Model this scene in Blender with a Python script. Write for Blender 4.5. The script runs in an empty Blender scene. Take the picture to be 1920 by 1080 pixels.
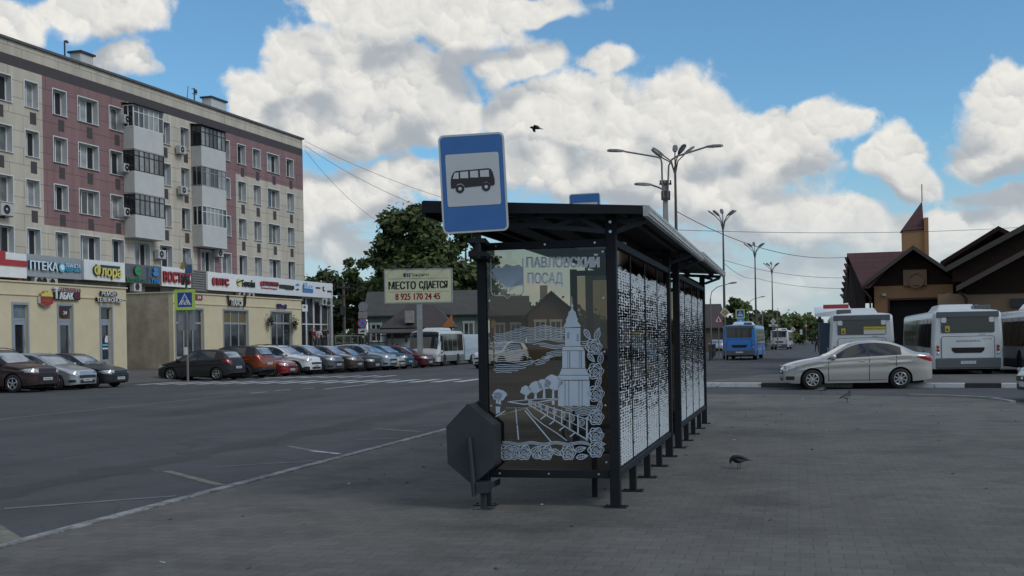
import bpy, bmesh, math, random
from mathutils import Vector, Matrix
from math import sin, cos, tan, atan2, asin, radians, pi, sqrt, hypot, floor

S = bpy.context.scene
COL = S.collection
random.seed(7)

# ------------------------------------------------------------------ camera
FPX, ROLL, CAMH, HORZ = 2200.0, radians(1.0), 1.6, 642.0      # all in 1920x1080 pixels
cam_d = bpy.data.cameras.new('camera')
cam = bpy.data.objects.new('camera', cam_d)
COL.objects.link(cam)
cam_d.sensor_width = 36.0
cam_d.lens = FPX / 1920 * 36.0
cam_d.shift_y = (HORZ - 540) / 1920
cam_d.clip_start = 0.1
cam_d.clip_end = 6000
cam.matrix_world = Matrix.Translation((0, 0, CAMH)) @ Matrix.Rotation(radians(90), 4, 'X') @ Matrix.Rotation(-ROLL, 4, 'Z')
S.camera = cam

# ------------------------------------------------------------------ light and exposure
SUN_AZ, SUN_EL = radians(122), radians(42)
sun_d = bpy.data.lights.new('sun', 'SUN')
sun_d.energy = 1.25
sun_d.angle = radians(22)
sun_d.color = (1.0, 0.95, 0.88)
sun = bpy.data.objects.new('sun', sun_d)
COL.objects.link(sun)
sdir = Vector((sin(SUN_AZ) * cos(SUN_EL), cos(SUN_AZ) * cos(SUN_EL), sin(SUN_EL)))
sun.rotation_euler = sdir.to_track_quat('Z', 'Y').to_euler()
sun.location = (0, 0, 60)
S.view_settings.view_transform = 'Standard'
S.view_settings.look = 'None'
S.view_settings.exposure = 0.0
S.view_settings.gamma = 1.0
S.cycles.use_denoising = True
S.cycles.max_bounces = 6
S.cycles.transparent_max_bounces = 16
S.cycles.caustics_reflective = False
S.cycles.caustics_refractive = False

# ------------------------------------------------------------------ pixel <-> place (used to read places off the photograph)
_c, _s = cos(ROLL), sin(ROLL)
def ray(u, v):
    du, dv = u - 960.0, v - HORZ
    return (du * _c - dv * _s) / FPX, (-du * _s - dv * _c) / FPX
def at(u, v, Y):
    x, z = ray(u, v)
    return Vector((x * Y, Y, CAMH + z * Y))
def gnd(u, v, z=0.0):
    x, r = ray(u, v)
    Y = (z - CAMH) / r
    return Vector((x * Y, Y, z))
def plane_tz(u, v, P0, b):
    x, r = ray(u, v)
    t = (x * P0[1] - P0[0]) / (b[0] - x * b[1])
    Y = P0[1] + b[1] * t
    return t, CAMH + r * Y

# ------------------------------------------------------------------ world: sky texture + cumulus field (placed by direction)
W = bpy.data.worlds.new('World')
S.world = W
W.use_nodes = True
W.cycles.sampling_method = 'NONE'
BG = 0.10
def build_world():
    nt = W.node_tree
    for n in list(nt.nodes):
        nt.nodes.remove(n)
    def N(tree, typ, **kw):
        n = tree.nodes.new(typ)
        for k, v in kw.items():
            setattr(n, k, v)
        return n
    def math_(tree, op, a, b=None, c=None, clamp=False):
        n = tree.nodes.new('ShaderNodeMath')
        n.operation = op
        n.use_clamp = clamp
        for i, x in enumerate((a, b, c)):
            if x is None:
                continue
            if isinstance(x, (int, float)):
                n.inputs[i].default_value = x
            else:
                tree.links.new(x, n.inputs[i])
        return n.outputs[0]
    def px_dir(u, v):
        x, z = ray(u, v)
        h = hypot(x, 1.0)
        return atan2(x, 1.0), atan2(z, h)
    blobs = [  # u, v, ru, rv in pixels of the photograph
        (15, 35, 62, 60), (205, 22, 112, 58), (228, 112, 74, 30), (120, 10, 60, 30),
        (490, 195, 70, 62), (545, 140, 62, 75), (615, 120, 85, 70), (690, 165, 130, 105), (790, 175, 125, 95),
        (870, 205, 66, 60), (650, 235, 200, 70), (560, 240, 120, 55), (820, 250, 90, 45),
        (620, 30, 85, 50), (720, 30, 150, 72), (860, 50, 130, 60), (985, 112, 78, 46), (930, 8, 230, 30), (1120, 112, 66, 36),
        
        (985, 215, 70, 62), (1080, 215, 120, 88), (1170, 230, 120, 80), (1262, 210, 95, 86), (1350, 250, 100, 80), (1180, 310, 290, 85),
        (1430, 230, 70, 48), (1530, 232, 100, 58), (1470, 300, 130, 62), (1000, 310, 130, 70), (1300, 370, 260, 60),
        (650, 375, 130, 62), (760, 335, 110, 46), (600, 440, 70, 50), (840, 350, 60, 60),
        (1700, 280, 70, 60), (1720, 330, 60, 50), (1890, 180, 80, 70), (1905, 250, 90, 90), (1870, 300, 60, 50),
        (1480, 425, 170, 62), (1570, 420, 110, 60), (1420, 390, 110, 50), (1760, 420, 150, 44), (1870, 440, 110, 40), (1660, 470, 100, 40),
        (1500, 520, 150, 40), (1400, 560, 120, 30), (1820, 500, 120, 30), (640, 470, 40, 40),
    ]
    def group(name):
        g = bpy.data.node_groups.new(name, 'ShaderNodeTree')
        g.interface.new_socket('Vector', in_out='INPUT', socket_type='NodeSocketVector')
        g.interface.new_socket('Value', in_out='OUTPUT', socket_type='NodeSocketFloat')
        gi, go = g.nodes.new('NodeGroupInput'), g.nodes.new('NodeGroupOutput')
        return g, gi.outputs[0], go.inputs[0]
    # the big shapes of the clouds
    g, vec, dst = group('cloud_shape')
    cur = None
    for (u, v, ru, rv) in blobs:
        a, e = px_dir(u, v)
        sx, sy = FPX / (ru * 1.05), FPX / (rv * 1.03)
        m = N(g, 'ShaderNodeVectorMath', operation='MULTIPLY_ADD')
        g.links.new(vec, m.inputs[0])
        m.inputs[1].default_value = (sx, sy, 0)
        m.inputs[2].default_value = (-a * sx, -e * sy, 0)
        ln = N(g, 'ShaderNodeVectorMath', operation='LENGTH')
        g.links.new(m.outputs[0], ln.inputs[0])
        o = ln.outputs['Value']
        cur = o if cur is None else math_(g, 'SMOOTH_MIN', cur, o, 0.18)
    D = math_(g, 'SUBTRACT', 1.0, cur)
    g.links.new(math_(g, 'MAXIMUM', D, -0.8), dst)
    g_shape = g
    # cauliflower detail: heads of cloud as cells, each lit from the sun's side
    g = bpy.data.node_groups.new('cloud_heads', 'ShaderNodeTree')
    g.interface.new_socket('Vector', in_out='INPUT', socket_type='NodeSocketVector')
    for nm in ('Edge', 'Light'):
        g.interface.new_socket(nm, in_out='OUTPUT', socket_type='NodeSocketFloat')
    gi, go = g.nodes.new('NodeGroupInput'), g.nodes.new('NodeGroupOutput')
    n1 = N(g, 'ShaderNodeTexNoise', noise_dimensions='2D')
    n1.inputs['Scale'].default_value = 24.0
    n1.inputs['Detail'].default_value = 7.0
    n1.inputs['Roughness'].default_value = 0.60
    g.links.new(gi.outputs[0], n1.inputs['Vector'])
    edge = math_(g, 'MULTIPLY_ADD', n1.outputs['Fac'], 1.3, -0.65)
    light = None
    for sc, warp, we, wl in ((19.0, 0.085, 0.30, 0.30), (43.0, 0.050, 0.20, 0.32), (98.0, 0.026, 0.08, 0.18)):
        w2 = N(g, 'ShaderNodeVectorMath', operation='MULTIPLY_ADD')
        g.links.new(n1.outputs['Color'], w2.inputs[0])
        w2.inputs[1].default_value = (warp, warp, 0.0)
        g.links.new(gi.outputs[0], w2.inputs[2])
        v = N(g, 'ShaderNodeTexVoronoi', feature='SMOOTH_F1', voronoi_dimensions='2D')
        v.inputs['Scale'].default_value = sc
        v.inputs['Smoothness'].default_value = 0.42
        g.links.new(w2.outputs[0], v.inputs['Vector'])
        df = N(g, 'ShaderNodeVectorMath', operation='SUBTRACT')
        g.links.new(w2.outputs[0], df.inputs[0])
        g.links.new(v.outputs['Position'], df.inputs[1])
        dt = N(g, 'ShaderNodeVectorMath', operation='DOT_PRODUCT')
        g.links.new(df.outputs[0], dt.inputs[0])
        dt.inputs[1].default_value = (0.45 * sc * wl, 1.0 * sc * wl, 0)
        light = dt.outputs['Value'] if light is None else math_(g, 'ADD', light, dt.outputs['Value'])
        edge = math_(g, 'ADD', edge, math_(g, 'MULTIPLY_ADD', v.outputs['Distance'], -we, we * 0.45))
    g.links.new(edge, go.inputs[0])
    g.links.new(light, go.inputs[1])
    g_det = g

    tc = N(nt, 'ShaderNodeTexCoord')
    sp = N(nt, 'ShaderNodeSeparateXYZ')
    nt.links.new(tc.outputs['Generated'], sp.inputs[0])
    az = math_(nt, 'ARCTAN2', sp.outputs[0], sp.outputs[1])
    el = math_(nt, 'ARCSINE', sp.outputs[2])
    cb = N(nt, 'ShaderNodeCombineXYZ')
    nt.links.new(az, cb.inputs[0])
    nt.links.new(el, cb.inputs[1])
    # a soft warp so that the big shapes have no clean ellipse edge
    wn = N(nt, 'ShaderNodeTexNoise', noise_dimensions='2D')
    wn.inputs['Scale'].default_value = 11.0
    wn.inputs['Detail'].default_value = 3.0
    nt.links.new(cb.outputs[0], wn.inputs['Vector'])
    ws = N(nt, 'ShaderNodeVectorMath', operation='SUBTRACT')
    nt.links.new(wn.outputs['Color'], ws.inputs[0])
    ws.inputs[1].default_value = (0.5, 0.5, 0.5)
    wm = N(nt, 'ShaderNodeVectorMath', operation='MULTIPLY_ADD')
    nt.links.new(ws.outputs[0], wm.inputs[0])
    wm.inputs[1].default_value = (0.06, 0.045, 0.0)
    nt.links.new(cb.outputs[0], wm.inputs[2])
    def use(g, vec, off):
        ad = N(nt, 'ShaderNodeVectorMath', operation='ADD')
        nt.links.new(vec, ad.inputs[0])
        ad.inputs[1].default_value = off
        gn = nt.nodes.new('ShaderNodeGroup')
        gn.node_tree = g
        nt.links.new(ad.outputs[0], gn.inputs[0])
        return gn.outputs[0]
    s0, s2 = use(g_shape, wm.outputs[0], (0, 0, 0)), use(g_shape, wm.outputs[0], (0.010, 0.036, 0))
    hd = nt.nodes.new('ShaderNodeGroup')
    hd.node_tree = g_det
    nt.links.new(cb.outputs[0], hd.inputs[0])
    t0, heads = hd.outputs[0], hd.outputs[1]
    d0 = math_(nt, 'ADD', math_(nt, 'MULTIPLY', s0, 1.55), math_(nt, 'MULTIPLY', t0, 1.0))
    # cloud cover over the rest of the dome
    gn = N(nt, 'ShaderNodeTexNoise')
    gn.inputs['Scale'].default_value = 2.6
    gn.inputs['Detail'].default_value = 9.0
    gn.inputs['Roughness'].default_value = 0.6
    nt.links.new(tc.outputs['Generated'], gn.inputs['Vector'])
    gen = math_(nt, 'MULTIPLY_ADD', gn.outputs['Fac'], 3.0, -1.35)
    out_az = math_(nt, 'SMOOTH_MAX', math_(nt, 'MULTIPLY_ADD', math_(nt, 'ABSOLUTE', az), 6.0, -3.0),
                   math_(nt, 'MULTIPLY_ADD', el, 8.0, -2.7), 0.1)
    msk = math_(nt, 'MULTIPLY', out_az, 1.0, clamp=True)
    # thin low stratus towards the horizon
    lv = N(nt, 'ShaderNodeVectorMath', operation='MULTIPLY')
    nt.links.new(cb.outputs[0], lv.inputs[0])
    lv.inputs[1].default_value = (9.0, 30.0, 0)
    ln_ = N(nt, 'ShaderNodeTexNoise')
    ln_.inputs['Scale'].default_value = 1.0
    ln_.inputs['Detail'].default_value = 6.0
    ln_.inputs['Roughness'].default_value = 0.55
    nt.links.new(lv.outputs[0], ln_.inputs['Vector'])
    def ramp(x, a, b):
        m = N(nt, 'ShaderNodeMapRange', interpolation_type='SMOOTHSTEP')
        nt.links.new(x, m.inputs['Value'])
        m.inputs['From Min'].default_value = a
        m.inputs['From Max'].default_value = b
        return m.outputs['Result']
    low = math_(nt, 'MULTIPLY_ADD', ramp(el, 0.17, 0.0), 0.80, 0.04)
    lowd = math_(nt, 'ADD', math_(nt, 'MULTIPLY_ADD', ln_.outputs['Fac'], 4.2, -2.05), math_(nt, 'MULTIPLY', t0, 0.75))
    lowd = math_(nt, 'ADD', lowd, math_(nt, 'MULTIPLY_ADD', ramp(el, 0.175, 0.10), 1.2, -1.2))
    d0 = math_(nt, 'SMOOTH_MAX', d0, lowd, 0.1)
    def mixf(f, a, b):
        return math_(nt, 'ADD', math_(nt, 'MULTIPLY', a, math_(nt, 'SUBTRACT', 1.0, f)), math_(nt, 'MULTIPLY', b, f))
    a0 = mixf(msk, ramp(d0, 0.0, 0.50), ramp(gen, 0.0, 0.35))
    # light on the clouds: less cloud towards the sun = brighter rim, more = grey belly
    L2 = math_(nt, 'MULTIPLY', math_(nt, 'SUBTRACT', s0, s2), 0.50)
    belly = ramp(L2, -0.26, 0.16)                       # 0 under a cloud, 1 on its sunny shoulder
    sh = math_(nt, 'ADD', math_(nt, 'MULTIPLY_ADD', belly, 0.52, 0.29), math_(nt, 'MULTIPLY', heads, math_(nt, 'MULTIPLY_ADD', belly, 0.40, 0.26)))
    sh = math_(nt, 'ADD', sh, math_(nt, 'MULTIPLY', ramp(d0, 0.55, 0.0), 0.12))
    shg = math_(nt, 'MULTIPLY_ADD', gen, -0.35, 0.75)
    sh = mixf(msk, sh, shg)
    cr = N(nt, 'ShaderNodeValToRGB')
    el_ = cr.color_ramp.elements
    el_[0].position, el_[0].color = 0.0, (0.33, 0.375, 0.425, 1)
    el_[1].position, el_[1].color = 1.0, (0.86, 0.84, 0.79, 1)
    e = el_.new(0.35); e.color = (0.43, 0.465, 0.50, 1)
    e = el_.new(0.68); e.color = (0.70, 0.70, 0.68, 1)
    nt.links.new(sh, cr.inputs[0])
    sky = N(nt, 'ShaderNodeTexSky', sky_type='NISHITA')
    sky.sun_disc = False
    sky.sun_elevation = SUN_EL
    sky.sun_rotation = SUN_AZ
    sky.air_density = 1.0
    sky.dust_density = 0.4
    sky.ozone_density = 2.0
    tint = N(nt, 'ShaderNodeMix', data_type='RGBA', blend_type='MULTIPLY')
    tint.inputs['Factor'].default_value = 1.0
    nt.links.new(sky.outputs[0], tint.inputs['A'])
    tint.inputs['B'].default_value = (0.72, 1.12, 1.28, 1)
    def scale_col(c, k):
        m = N(nt, 'ShaderNodeMix', data_type='RGBA', blend_type='MULTIPLY')
        m.inputs['Factor'].default_value = 1.0
        nt.links.new(c, m.inputs['A'])
        m.inputs['B'].default_value = (k, k, k, 1)
        return m.outputs['Result']
    def mixc(f, a, b):
        m = N(nt, 'ShaderNodeMix', data_type='RGBA')
        nt.links.new(f, m.inputs['Factor'])
        nt.links.new(a, m.inputs['A'])
        nt.links.new(b, m.inputs['B'])
        return m.outputs['Result']
    lowc = N(nt, 'ShaderNodeRGB')
    lowc.outputs[0].default_value = (0.47 / BG, 0.54 / BG, 0.59 / BG, 1)
    c = mixc(math_(nt, 'MULTIPLY', low, 1.0), tint.outputs['Result'], lowc.outputs[0])
    cl = mixc(math_(nt, 'MULTIPLY', ramp(el, 0.15, 0.0), 0.62), scale_col(cr.outputs[0], 1.0 / BG), lowc.outputs[0])
    c = mixc(math_(nt, 'MULTIPLY', a0, math_(nt, 'MULTIPLY_ADD', ramp(el, 0.0, 0.11), 0.45, 0.55)), c, cl)
    bg = N(nt, 'ShaderNodeBackground')
    bg.inputs['Strength'].default_value = BG
    nt.links.new(c, bg.inputs['Color'])
    out = N(nt, 'ShaderNodeOutputWorld')
    nt.links.new(bg.outputs[0], out.inputs['Surface'])
build_world()

# ------------------------------------------------------------------ materials
_mats = {}
def mat(name, col, rough=0.6, metal=0.0, var=0.12, scale=2.5, bump=0.0, bscale=30.0, spec=0.5, coat=0.0, emit=0.0):
    if name in _mats:
        return _mats[name]
    m = bpy.data.materials.new(name)
    m.use_nodes = True
    nt = m.node_tree
    p = nt.nodes['Principled BSDF']
    p.inputs['Roughness'].default_value = rough
    p.inputs['Metallic'].default_value = metal
    p.inputs['Specular IOR Level'].default_value = spec
    if coat:
        p.inputs['Coat Weight'].default_value = coat
        p.inputs['Coat Roughness'].default_value = 0.04
    tc = nt.nodes.new('ShaderNodeTexCoord')
    if var > 0:
        n = nt.nodes.new('ShaderNodeTexNoise')
        n.inputs['Scale'].default_value = scale
        n.inputs['Detail'].default_value = 6
        n.inputs['Roughness'].default_value = 0.6
        nt.links.new(tc.outputs['Object'], n.inputs['Vector'])
        r = nt.nodes.new('ShaderNodeMapRange')
        r.inputs['From Min'].default_value = 0.25
        r.inputs['From Max'].default_value = 0.75
        r.inputs['To Min'].default_value = 1 - var
        r.inputs['To Max'].default_value = 1 + var
        nt.links.new(n.outputs['Fac'], r.inputs['Value'])
        mx = nt.nodes.new('ShaderNodeVectorMath')
        mx.operation = 'SCALE'
        mx.inputs[0].default_value = col[:3]
        nt.links.new(r.outputs[0], mx.inputs['Scale'])
        nt.links.new(mx.outputs[0], p.inputs['Base Color'])
    else:
        p.inputs['Base Color'].default_value = (*col[:3], 1)
    if bump > 0:
        n2 = nt.nodes.new('ShaderNodeTexNoise')
        n2.inputs['Scale'].default_value = bscale
        n2.inputs['Detail'].default_value = 5
        nt.links.new(tc.outputs['Object'], n2.inputs['Vector'])
        b = nt.nodes.new('ShaderNodeBump')
        b.inputs['Strength'].default_value = bump
        b.inputs['Distance'].default_value = 0.02
        nt.links.new(n2.outputs['Fac'], b.inputs['Height'])
        nt.links.new(b.outputs[0], p.inputs['Normal'])
    _mats[name] = m
    return m

def node(nt, typ, **kw):
    n = nt.nodes.new(typ)
    for k, v in kw.items():
        if k in n.inputs:
            n.inputs[k].default_value = v
        else:
            setattr(n, k, v)
    return n

def thin_glass(name, tint, refl=0.04, rough=0.02):
    m = bpy.data.materials.new(name)
    m.use_nodes = True
    nt = m.node_tree
    nt.nodes.remove(nt.nodes['Principled BSDF'])
    o = nt.nodes['Material Output']
    t = node(nt, 'ShaderNodeBsdfTransparent', Color=(*tint, 1))
    g = node(nt, 'ShaderNodeBsdfGlossy', Roughness=rough)
    g.inputs['Color'].default_value = (0.9, 0.95, 1, 1)
    lw = node(nt, 'ShaderNodeLayerWeight', Blend=0.22)
    mr = node(nt, 'ShaderNodeMapRange')
    nt.links.new(lw.outputs['Fresnel'], mr.inputs['Value'])
    mr.inputs['To Min'].default_value = refl
    mr.inputs['To Max'].default_value = 0.9
    mx = node(nt, 'ShaderNodeMixShader')
    nt.links.new(mr.outputs[0], mx.inputs[0])
    nt.links.new(t.outputs[0], mx.inputs[1])
    nt.links.new(g.outputs[0], mx.inputs[2])
    nt.links.new(mx.outputs[0], o.inputs['Surface'])
    _mats[name] = m
    return m

# ------------------------------------------------------------------ mesh helpers
class MB:
    def __init__(s):
        s.v, s.f, s.m, s.sm = [], [], [], []
    def add(s, vs, fs, mi=0, smooth=False):
        b = len(s.v)
        s.v += [tuple(v) for v in vs]
        for f in fs:
            s.f.append(tuple(b + i for i in f))
            s.m.append(mi)
            s.sm.append(smooth)
    def box(s, x0, x1, y0, y1, z0, z1, mi=0):
        vs = [(x0, y0, z0), (x1, y0, z0), (x1, y1, z0), (x0, y1, z0), (x0, y0, z1), (x1, y0, z1), (x1, y1, z1), (x0, y1, z1)]
        s.add(vs, [(0, 3, 2, 1), (4, 5, 6, 7), (0, 1, 5, 4), (1, 2, 6, 5), (2, 3, 7, 6), (3, 0, 4, 7)], mi)
    def hexa(s, p, mi=0):      # 8 points: bottom loop then top loop
        s.add(p, [(0, 3, 2, 1), (4, 5, 6, 7), (0, 1, 5, 4), (1, 2, 6, 5), (2, 3, 7, 6), (3, 0, 4, 7)], mi)
    def bar(s, a, b, w, h, mi=0, up=(0, 0, 1)):
        a, b = Vector(a), Vector(b)
        d = (b - a).normalized()
        x = d.cross(Vector(up))
        if x.length < 1e-5:
            x = d.cross(Vector((0, 1, 0)))
        x.normalize()
        y = x.cross(d).normalized()
        x, y = x * w / 2, y * h / 2
        s.hexa([a - x - y, a + x - y, a + x + y, a - x + y, b - x - y, b + x - y, b + x + y, b - x + y], mi)
    def tube(s, pts, r, n=8, mi=0, caps=True, smooth=True):
        pts = [Vector(p) for p in pts]
        R = r if isinstance(r, (list, tuple)) else [r] * len(pts)
        ring, vs, fs = None, [], []
        ref = None
        for i, p in enumerate(pts):
            d = (pts[min(i + 1, len(pts) - 1)] - pts[max(i - 1, 0)]).normalized()
            if ref is None:
                ref = d.orthogonal().normalized()
            ref = (ref - d * ref.dot(d))
            ref = ref.normalized() if ref.length > 1e-6 else d.orthogonal().normalized()
            q = d.cross(ref)
            for k in range(n):
                a = 2 * pi * k / n
                vs.append(p + (ref * cos(a) + q * sin(a)) * R[i])
        for i in range(len(pts) - 1):
            for k in range(n):
                k2 = (k + 1) % n
                fs.append((i * n + k, i * n + k2, (i + 1) * n + k2, (i + 1) * n + k))
        s.add(vs, fs, mi, smooth)
        if caps:
            s.add(vs[:n], [tuple(range(n))[::-1]], mi)
            s.add(vs[-n:], [tuple(range(n))], mi)
    def prism(s, poly, fn, d, mi=0, mi_side=None):
        """poly: 2D points, fn maps (a, b, depth) to 3D; extruded over depth 0..d"""
        n = len(poly)
        v0 = [fn(a, b, 0) for a, b in poly]
        v1 = [fn(a, b, d) for a, b in poly]
        s.add(v0, [tuple(range(n))], mi)
        s.add(v1, [tuple(range(n))[::-1]], mi if mi_side is None else mi_side)
        s.add(v0 + v1, [(i, (i + 1) % n, n + (i + 1) % n, n + i) for i in range(n)], mi if mi_side is None else mi_side)
    def poly(s, pts, mi=0):
        s.add(pts, [tuple(range(len(pts)))], mi)
    def lathe(s, prof, c=(0, 0, 0), n=16, mi=0, axis='Z', smooth=True):
        vs, fs = [], []
        c = Vector(c)
        for r, h in prof:
            for k in range(n):
                a = 2 * pi * k / n
                x, y = r * cos(a), r * sin(a)
                vs.append(c + (Vector((x, y, h)) if axis == 'Z' else Vector((x, h, y))))
        for i in range(len(prof) - 1):
            for k in range(n):
                k2 = (k + 1) % n
                fs.append((i * n + k, i * n + k2, (i + 1) * n + k2, (i + 1) * n + k))
        s.add(vs, fs, mi, smooth)
    def ribbon(s, pts, w, fn, mi=0, closed=False):
        P = [Vector((p[0], p[1])) for p in pts]
        n = len(P)
        if n < 2:
            return
        L, Rr = [], []
        for i in range(n):
            a = P[i - 1] if (i > 0 or closed) else P[i]
            b = P[(i + 1) % n] if (i < n - 1 or closed) else P[i]
            d = (b - a)
            d = d.normalized() if d.length > 1e-9 else Vector((1, 0))
            q = Vector((-d.y, d.x)) * w / 2
            L.append(P[i] + q)
            Rr.append(P[i] - q)
        vs = [fn(p.x, p.y) for p in L] + [fn(p.x, p.y) for p in Rr]
        m = n if closed else n - 1
        s.add(vs, [(i, n + i, n + (i + 1) % n, (i + 1) % n) for i in range(m)], mi)
    def build(s, name, mats, parent=None, bevel=0.0, seg=2, recalc=True):
        me = bpy.data.meshes.new(name)
        me.from_pydata(s.v, [], s.f)
        for m in (mats if isinstance(mats, (list, tuple)) else [mats]):
            me.materials.append(m)
        me.polygons.foreach_set('material_index', s.m)
        me.polygons.foreach_set('use_smooth', s.sm)
        me.update()
        if recalc:
            bm = bmesh.new()
            bm.from_mesh(me)
            bmesh.ops.recalc_face_normals(bm, faces=bm.faces)
            bm.to_mesh(me)
            bm.free()
        o = bpy.data.objects.new(name, me)
        COL.objects.link(o)
        if parent is not None:
            o.parent = parent
        if bevel > 0:
            md = o.modifiers.new('bevel', 'BEVEL')
            md.width = bevel
            md.segments = seg
            md.limit_method = 'ANGLE'
        return o

def tag(o, label=None, cat=None, group=None, kind=None):
    if label: o['label'] = label
    if cat: o['category'] = cat
    if group: o['group'] = group
    if kind: o['kind'] = kind
    return o
def thing(name, label, cat, loc=(0, 0, 0), rz=0.0, group=None):
    o = bpy.data.objects.new(name, None)
    o.empty_display_size = 0.3
    COL.objects.link(o)
    o.location = loc
    o.rotation_euler = (0, 0, rz)
    return tag(o, label, cat, group)
def copytree(o, parent=None):
    c = o.copy()
    COL.objects.link(c)
    if parent is not None:
        c.parent = parent
    for ch in list(o.children):
        copytree(ch, c)
    return c

_txt = {}
def text2d(body, bold=0.0):
    """outline mesh of a word, normalised to the unit square: (verts, faces)"""
    key = (body, bold)
    if key not in _txt:
        cu = bpy.data.curves.new('lettering', 'FONT')
        cu.body = body
        cu.offset = bold
        cu.resolution_u = 3
        ob = bpy.data.objects.new('lettering', cu)
        COL.objects.link(ob)
        dg = bpy.context.evaluated_depsgraph_get()
        me = bpy.data.meshes.new_from_object(ob.evaluated_get(dg))
        vs = [(v.co.x, v.co.y) for v in me.vertices]
        fs = [tuple(p.vertices) for p in me.polygons]
        bpy.data.objects.remove(ob)
        bpy.data.curves.remove(cu)
        bpy.data.meshes.remove(me)
        if vs:
            x0, x1 = min(v[0] for v in vs), max(v[0] for v in vs)
            y0, y1 = min(v[1] for v in vs), max(v[1] for v in vs)
            vs = [((x - x0) / max(x1 - x0, 1e-6), (y - y0) / max(y1 - y0, 1e-6)) for x, y in vs]
        _txt[key] = (vs, fs)
    return _txt[key]
def add_text(mb, body, x0, x1, z0, z1, fn, mi=0, bold=0.0, depth=0.0, mi_side=None, heavy=0.0):
    """fn(a, b, d) -> 3D; d grows towards the viewer; heavy thickens the upright strokes"""
    if heavy > 0:
        e = heavy * abs(z1 - z0)
        for k, q in enumerate((-1, 1, 0)):
            f2 = lambda a, b, d, k=k, q=q: fn(a + q * e, b, d + .0015 * k)
            add_text(mb, body, x0 + e, x1 - e, z0, z1, f2, mi, bold, depth, mi_side)
        return
    vs, fs = text2d(body, bold)
    A = [(x0 + (x1 - x0) * x, z0 + (z1 - z0) * y) for x, y in vs]
    mb.add([fn(a, b, depth) for a, b in A], fs, mi)
    if depth > 0:
        edges = {}
        for f in fs:
            for i in range(len(f)):
                e = (f[i], f[(i + 1) % len(f)])
                edges[e] = 1
        V = [fn(a, b, depth) for a, b in A] + [fn(a, b, 0) for a, b in A]
        n = len(A)
        side = [(a, b, n + b, n + a) for (a, b) in edges if (b, a) not in edges]
        mb.add(V, side, mi if mi_side is None else mi_side)
def arc(cx, cy, rx, ry, a0, a1, n=12):
    return [(cx + rx * cos(radians(a0 + (a1 - a0) * i / n)), cy + ry * sin(radians(a0 + (a1 - a0) * i / n))) for i in range(n + 1)]
def rrect(x0, x1, y0, y1, r, n=5):
    return (arc(x1 - r, y0 + r, r, r, -90, 0, n) + arc(x1 - r, y1 - r, r, r, 0, 90, n) +
            arc(x0 + r, y1 - r, r, r, 90, 180, n) + arc(x0 + r, y0 + r, r, r, 180, 270, n))
def interp(pts, x):
    if x <= pts[0][0]: return pts[0][1]
    if x >= pts[-1][0]: return pts[-1][1]
    for i in range(len(pts) - 1):
        if x <= pts[i + 1][0]:
            break
    def slope(j):
        if j == 0: return (pts[1][1] - pts[0][1]) / (pts[1][0] - pts[0][0])
        if j == len(pts) - 1: return (pts[-1][1] - pts[-2][1]) / (pts[-1][0] - pts[-2][0])
        s1 = (pts[j][1] - pts[j - 1][1]) / (pts[j][0] - pts[j - 1][0])
        s2 = (pts[j + 1][1] - pts[j][1]) / (pts[j + 1][0] - pts[j][0])
        return 0.0 if s1 * s2 <= 0 else 2 * s1 * s2 / (s1 + s2)
    x0, y0 = pts[i]
    x1, y1 = pts[i + 1]
    h = x1 - x0
    t = (x - x0) / h
    m0, m1 = slope(i) * h, slope(i + 1) * h
    return ((2 * t**3 - 3 * t**2 + 1) * y0 + (t**3 - 2 * t**2 + t) * m0 + (-2 * t**3 + 3 * t**2) * y1 + (t**3 - t**2) * m1)

# ================================================================== THE SETTING: ground, road, pavement, kerbs, markings
HA = radians(13.6)                                   # heading of the road, kerb and shelter
aV, pV = Vector((sin(HA), cos(HA), 0)), Vector((cos(HA), -sin(HA), 0))
PAVE = 0.05

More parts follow.
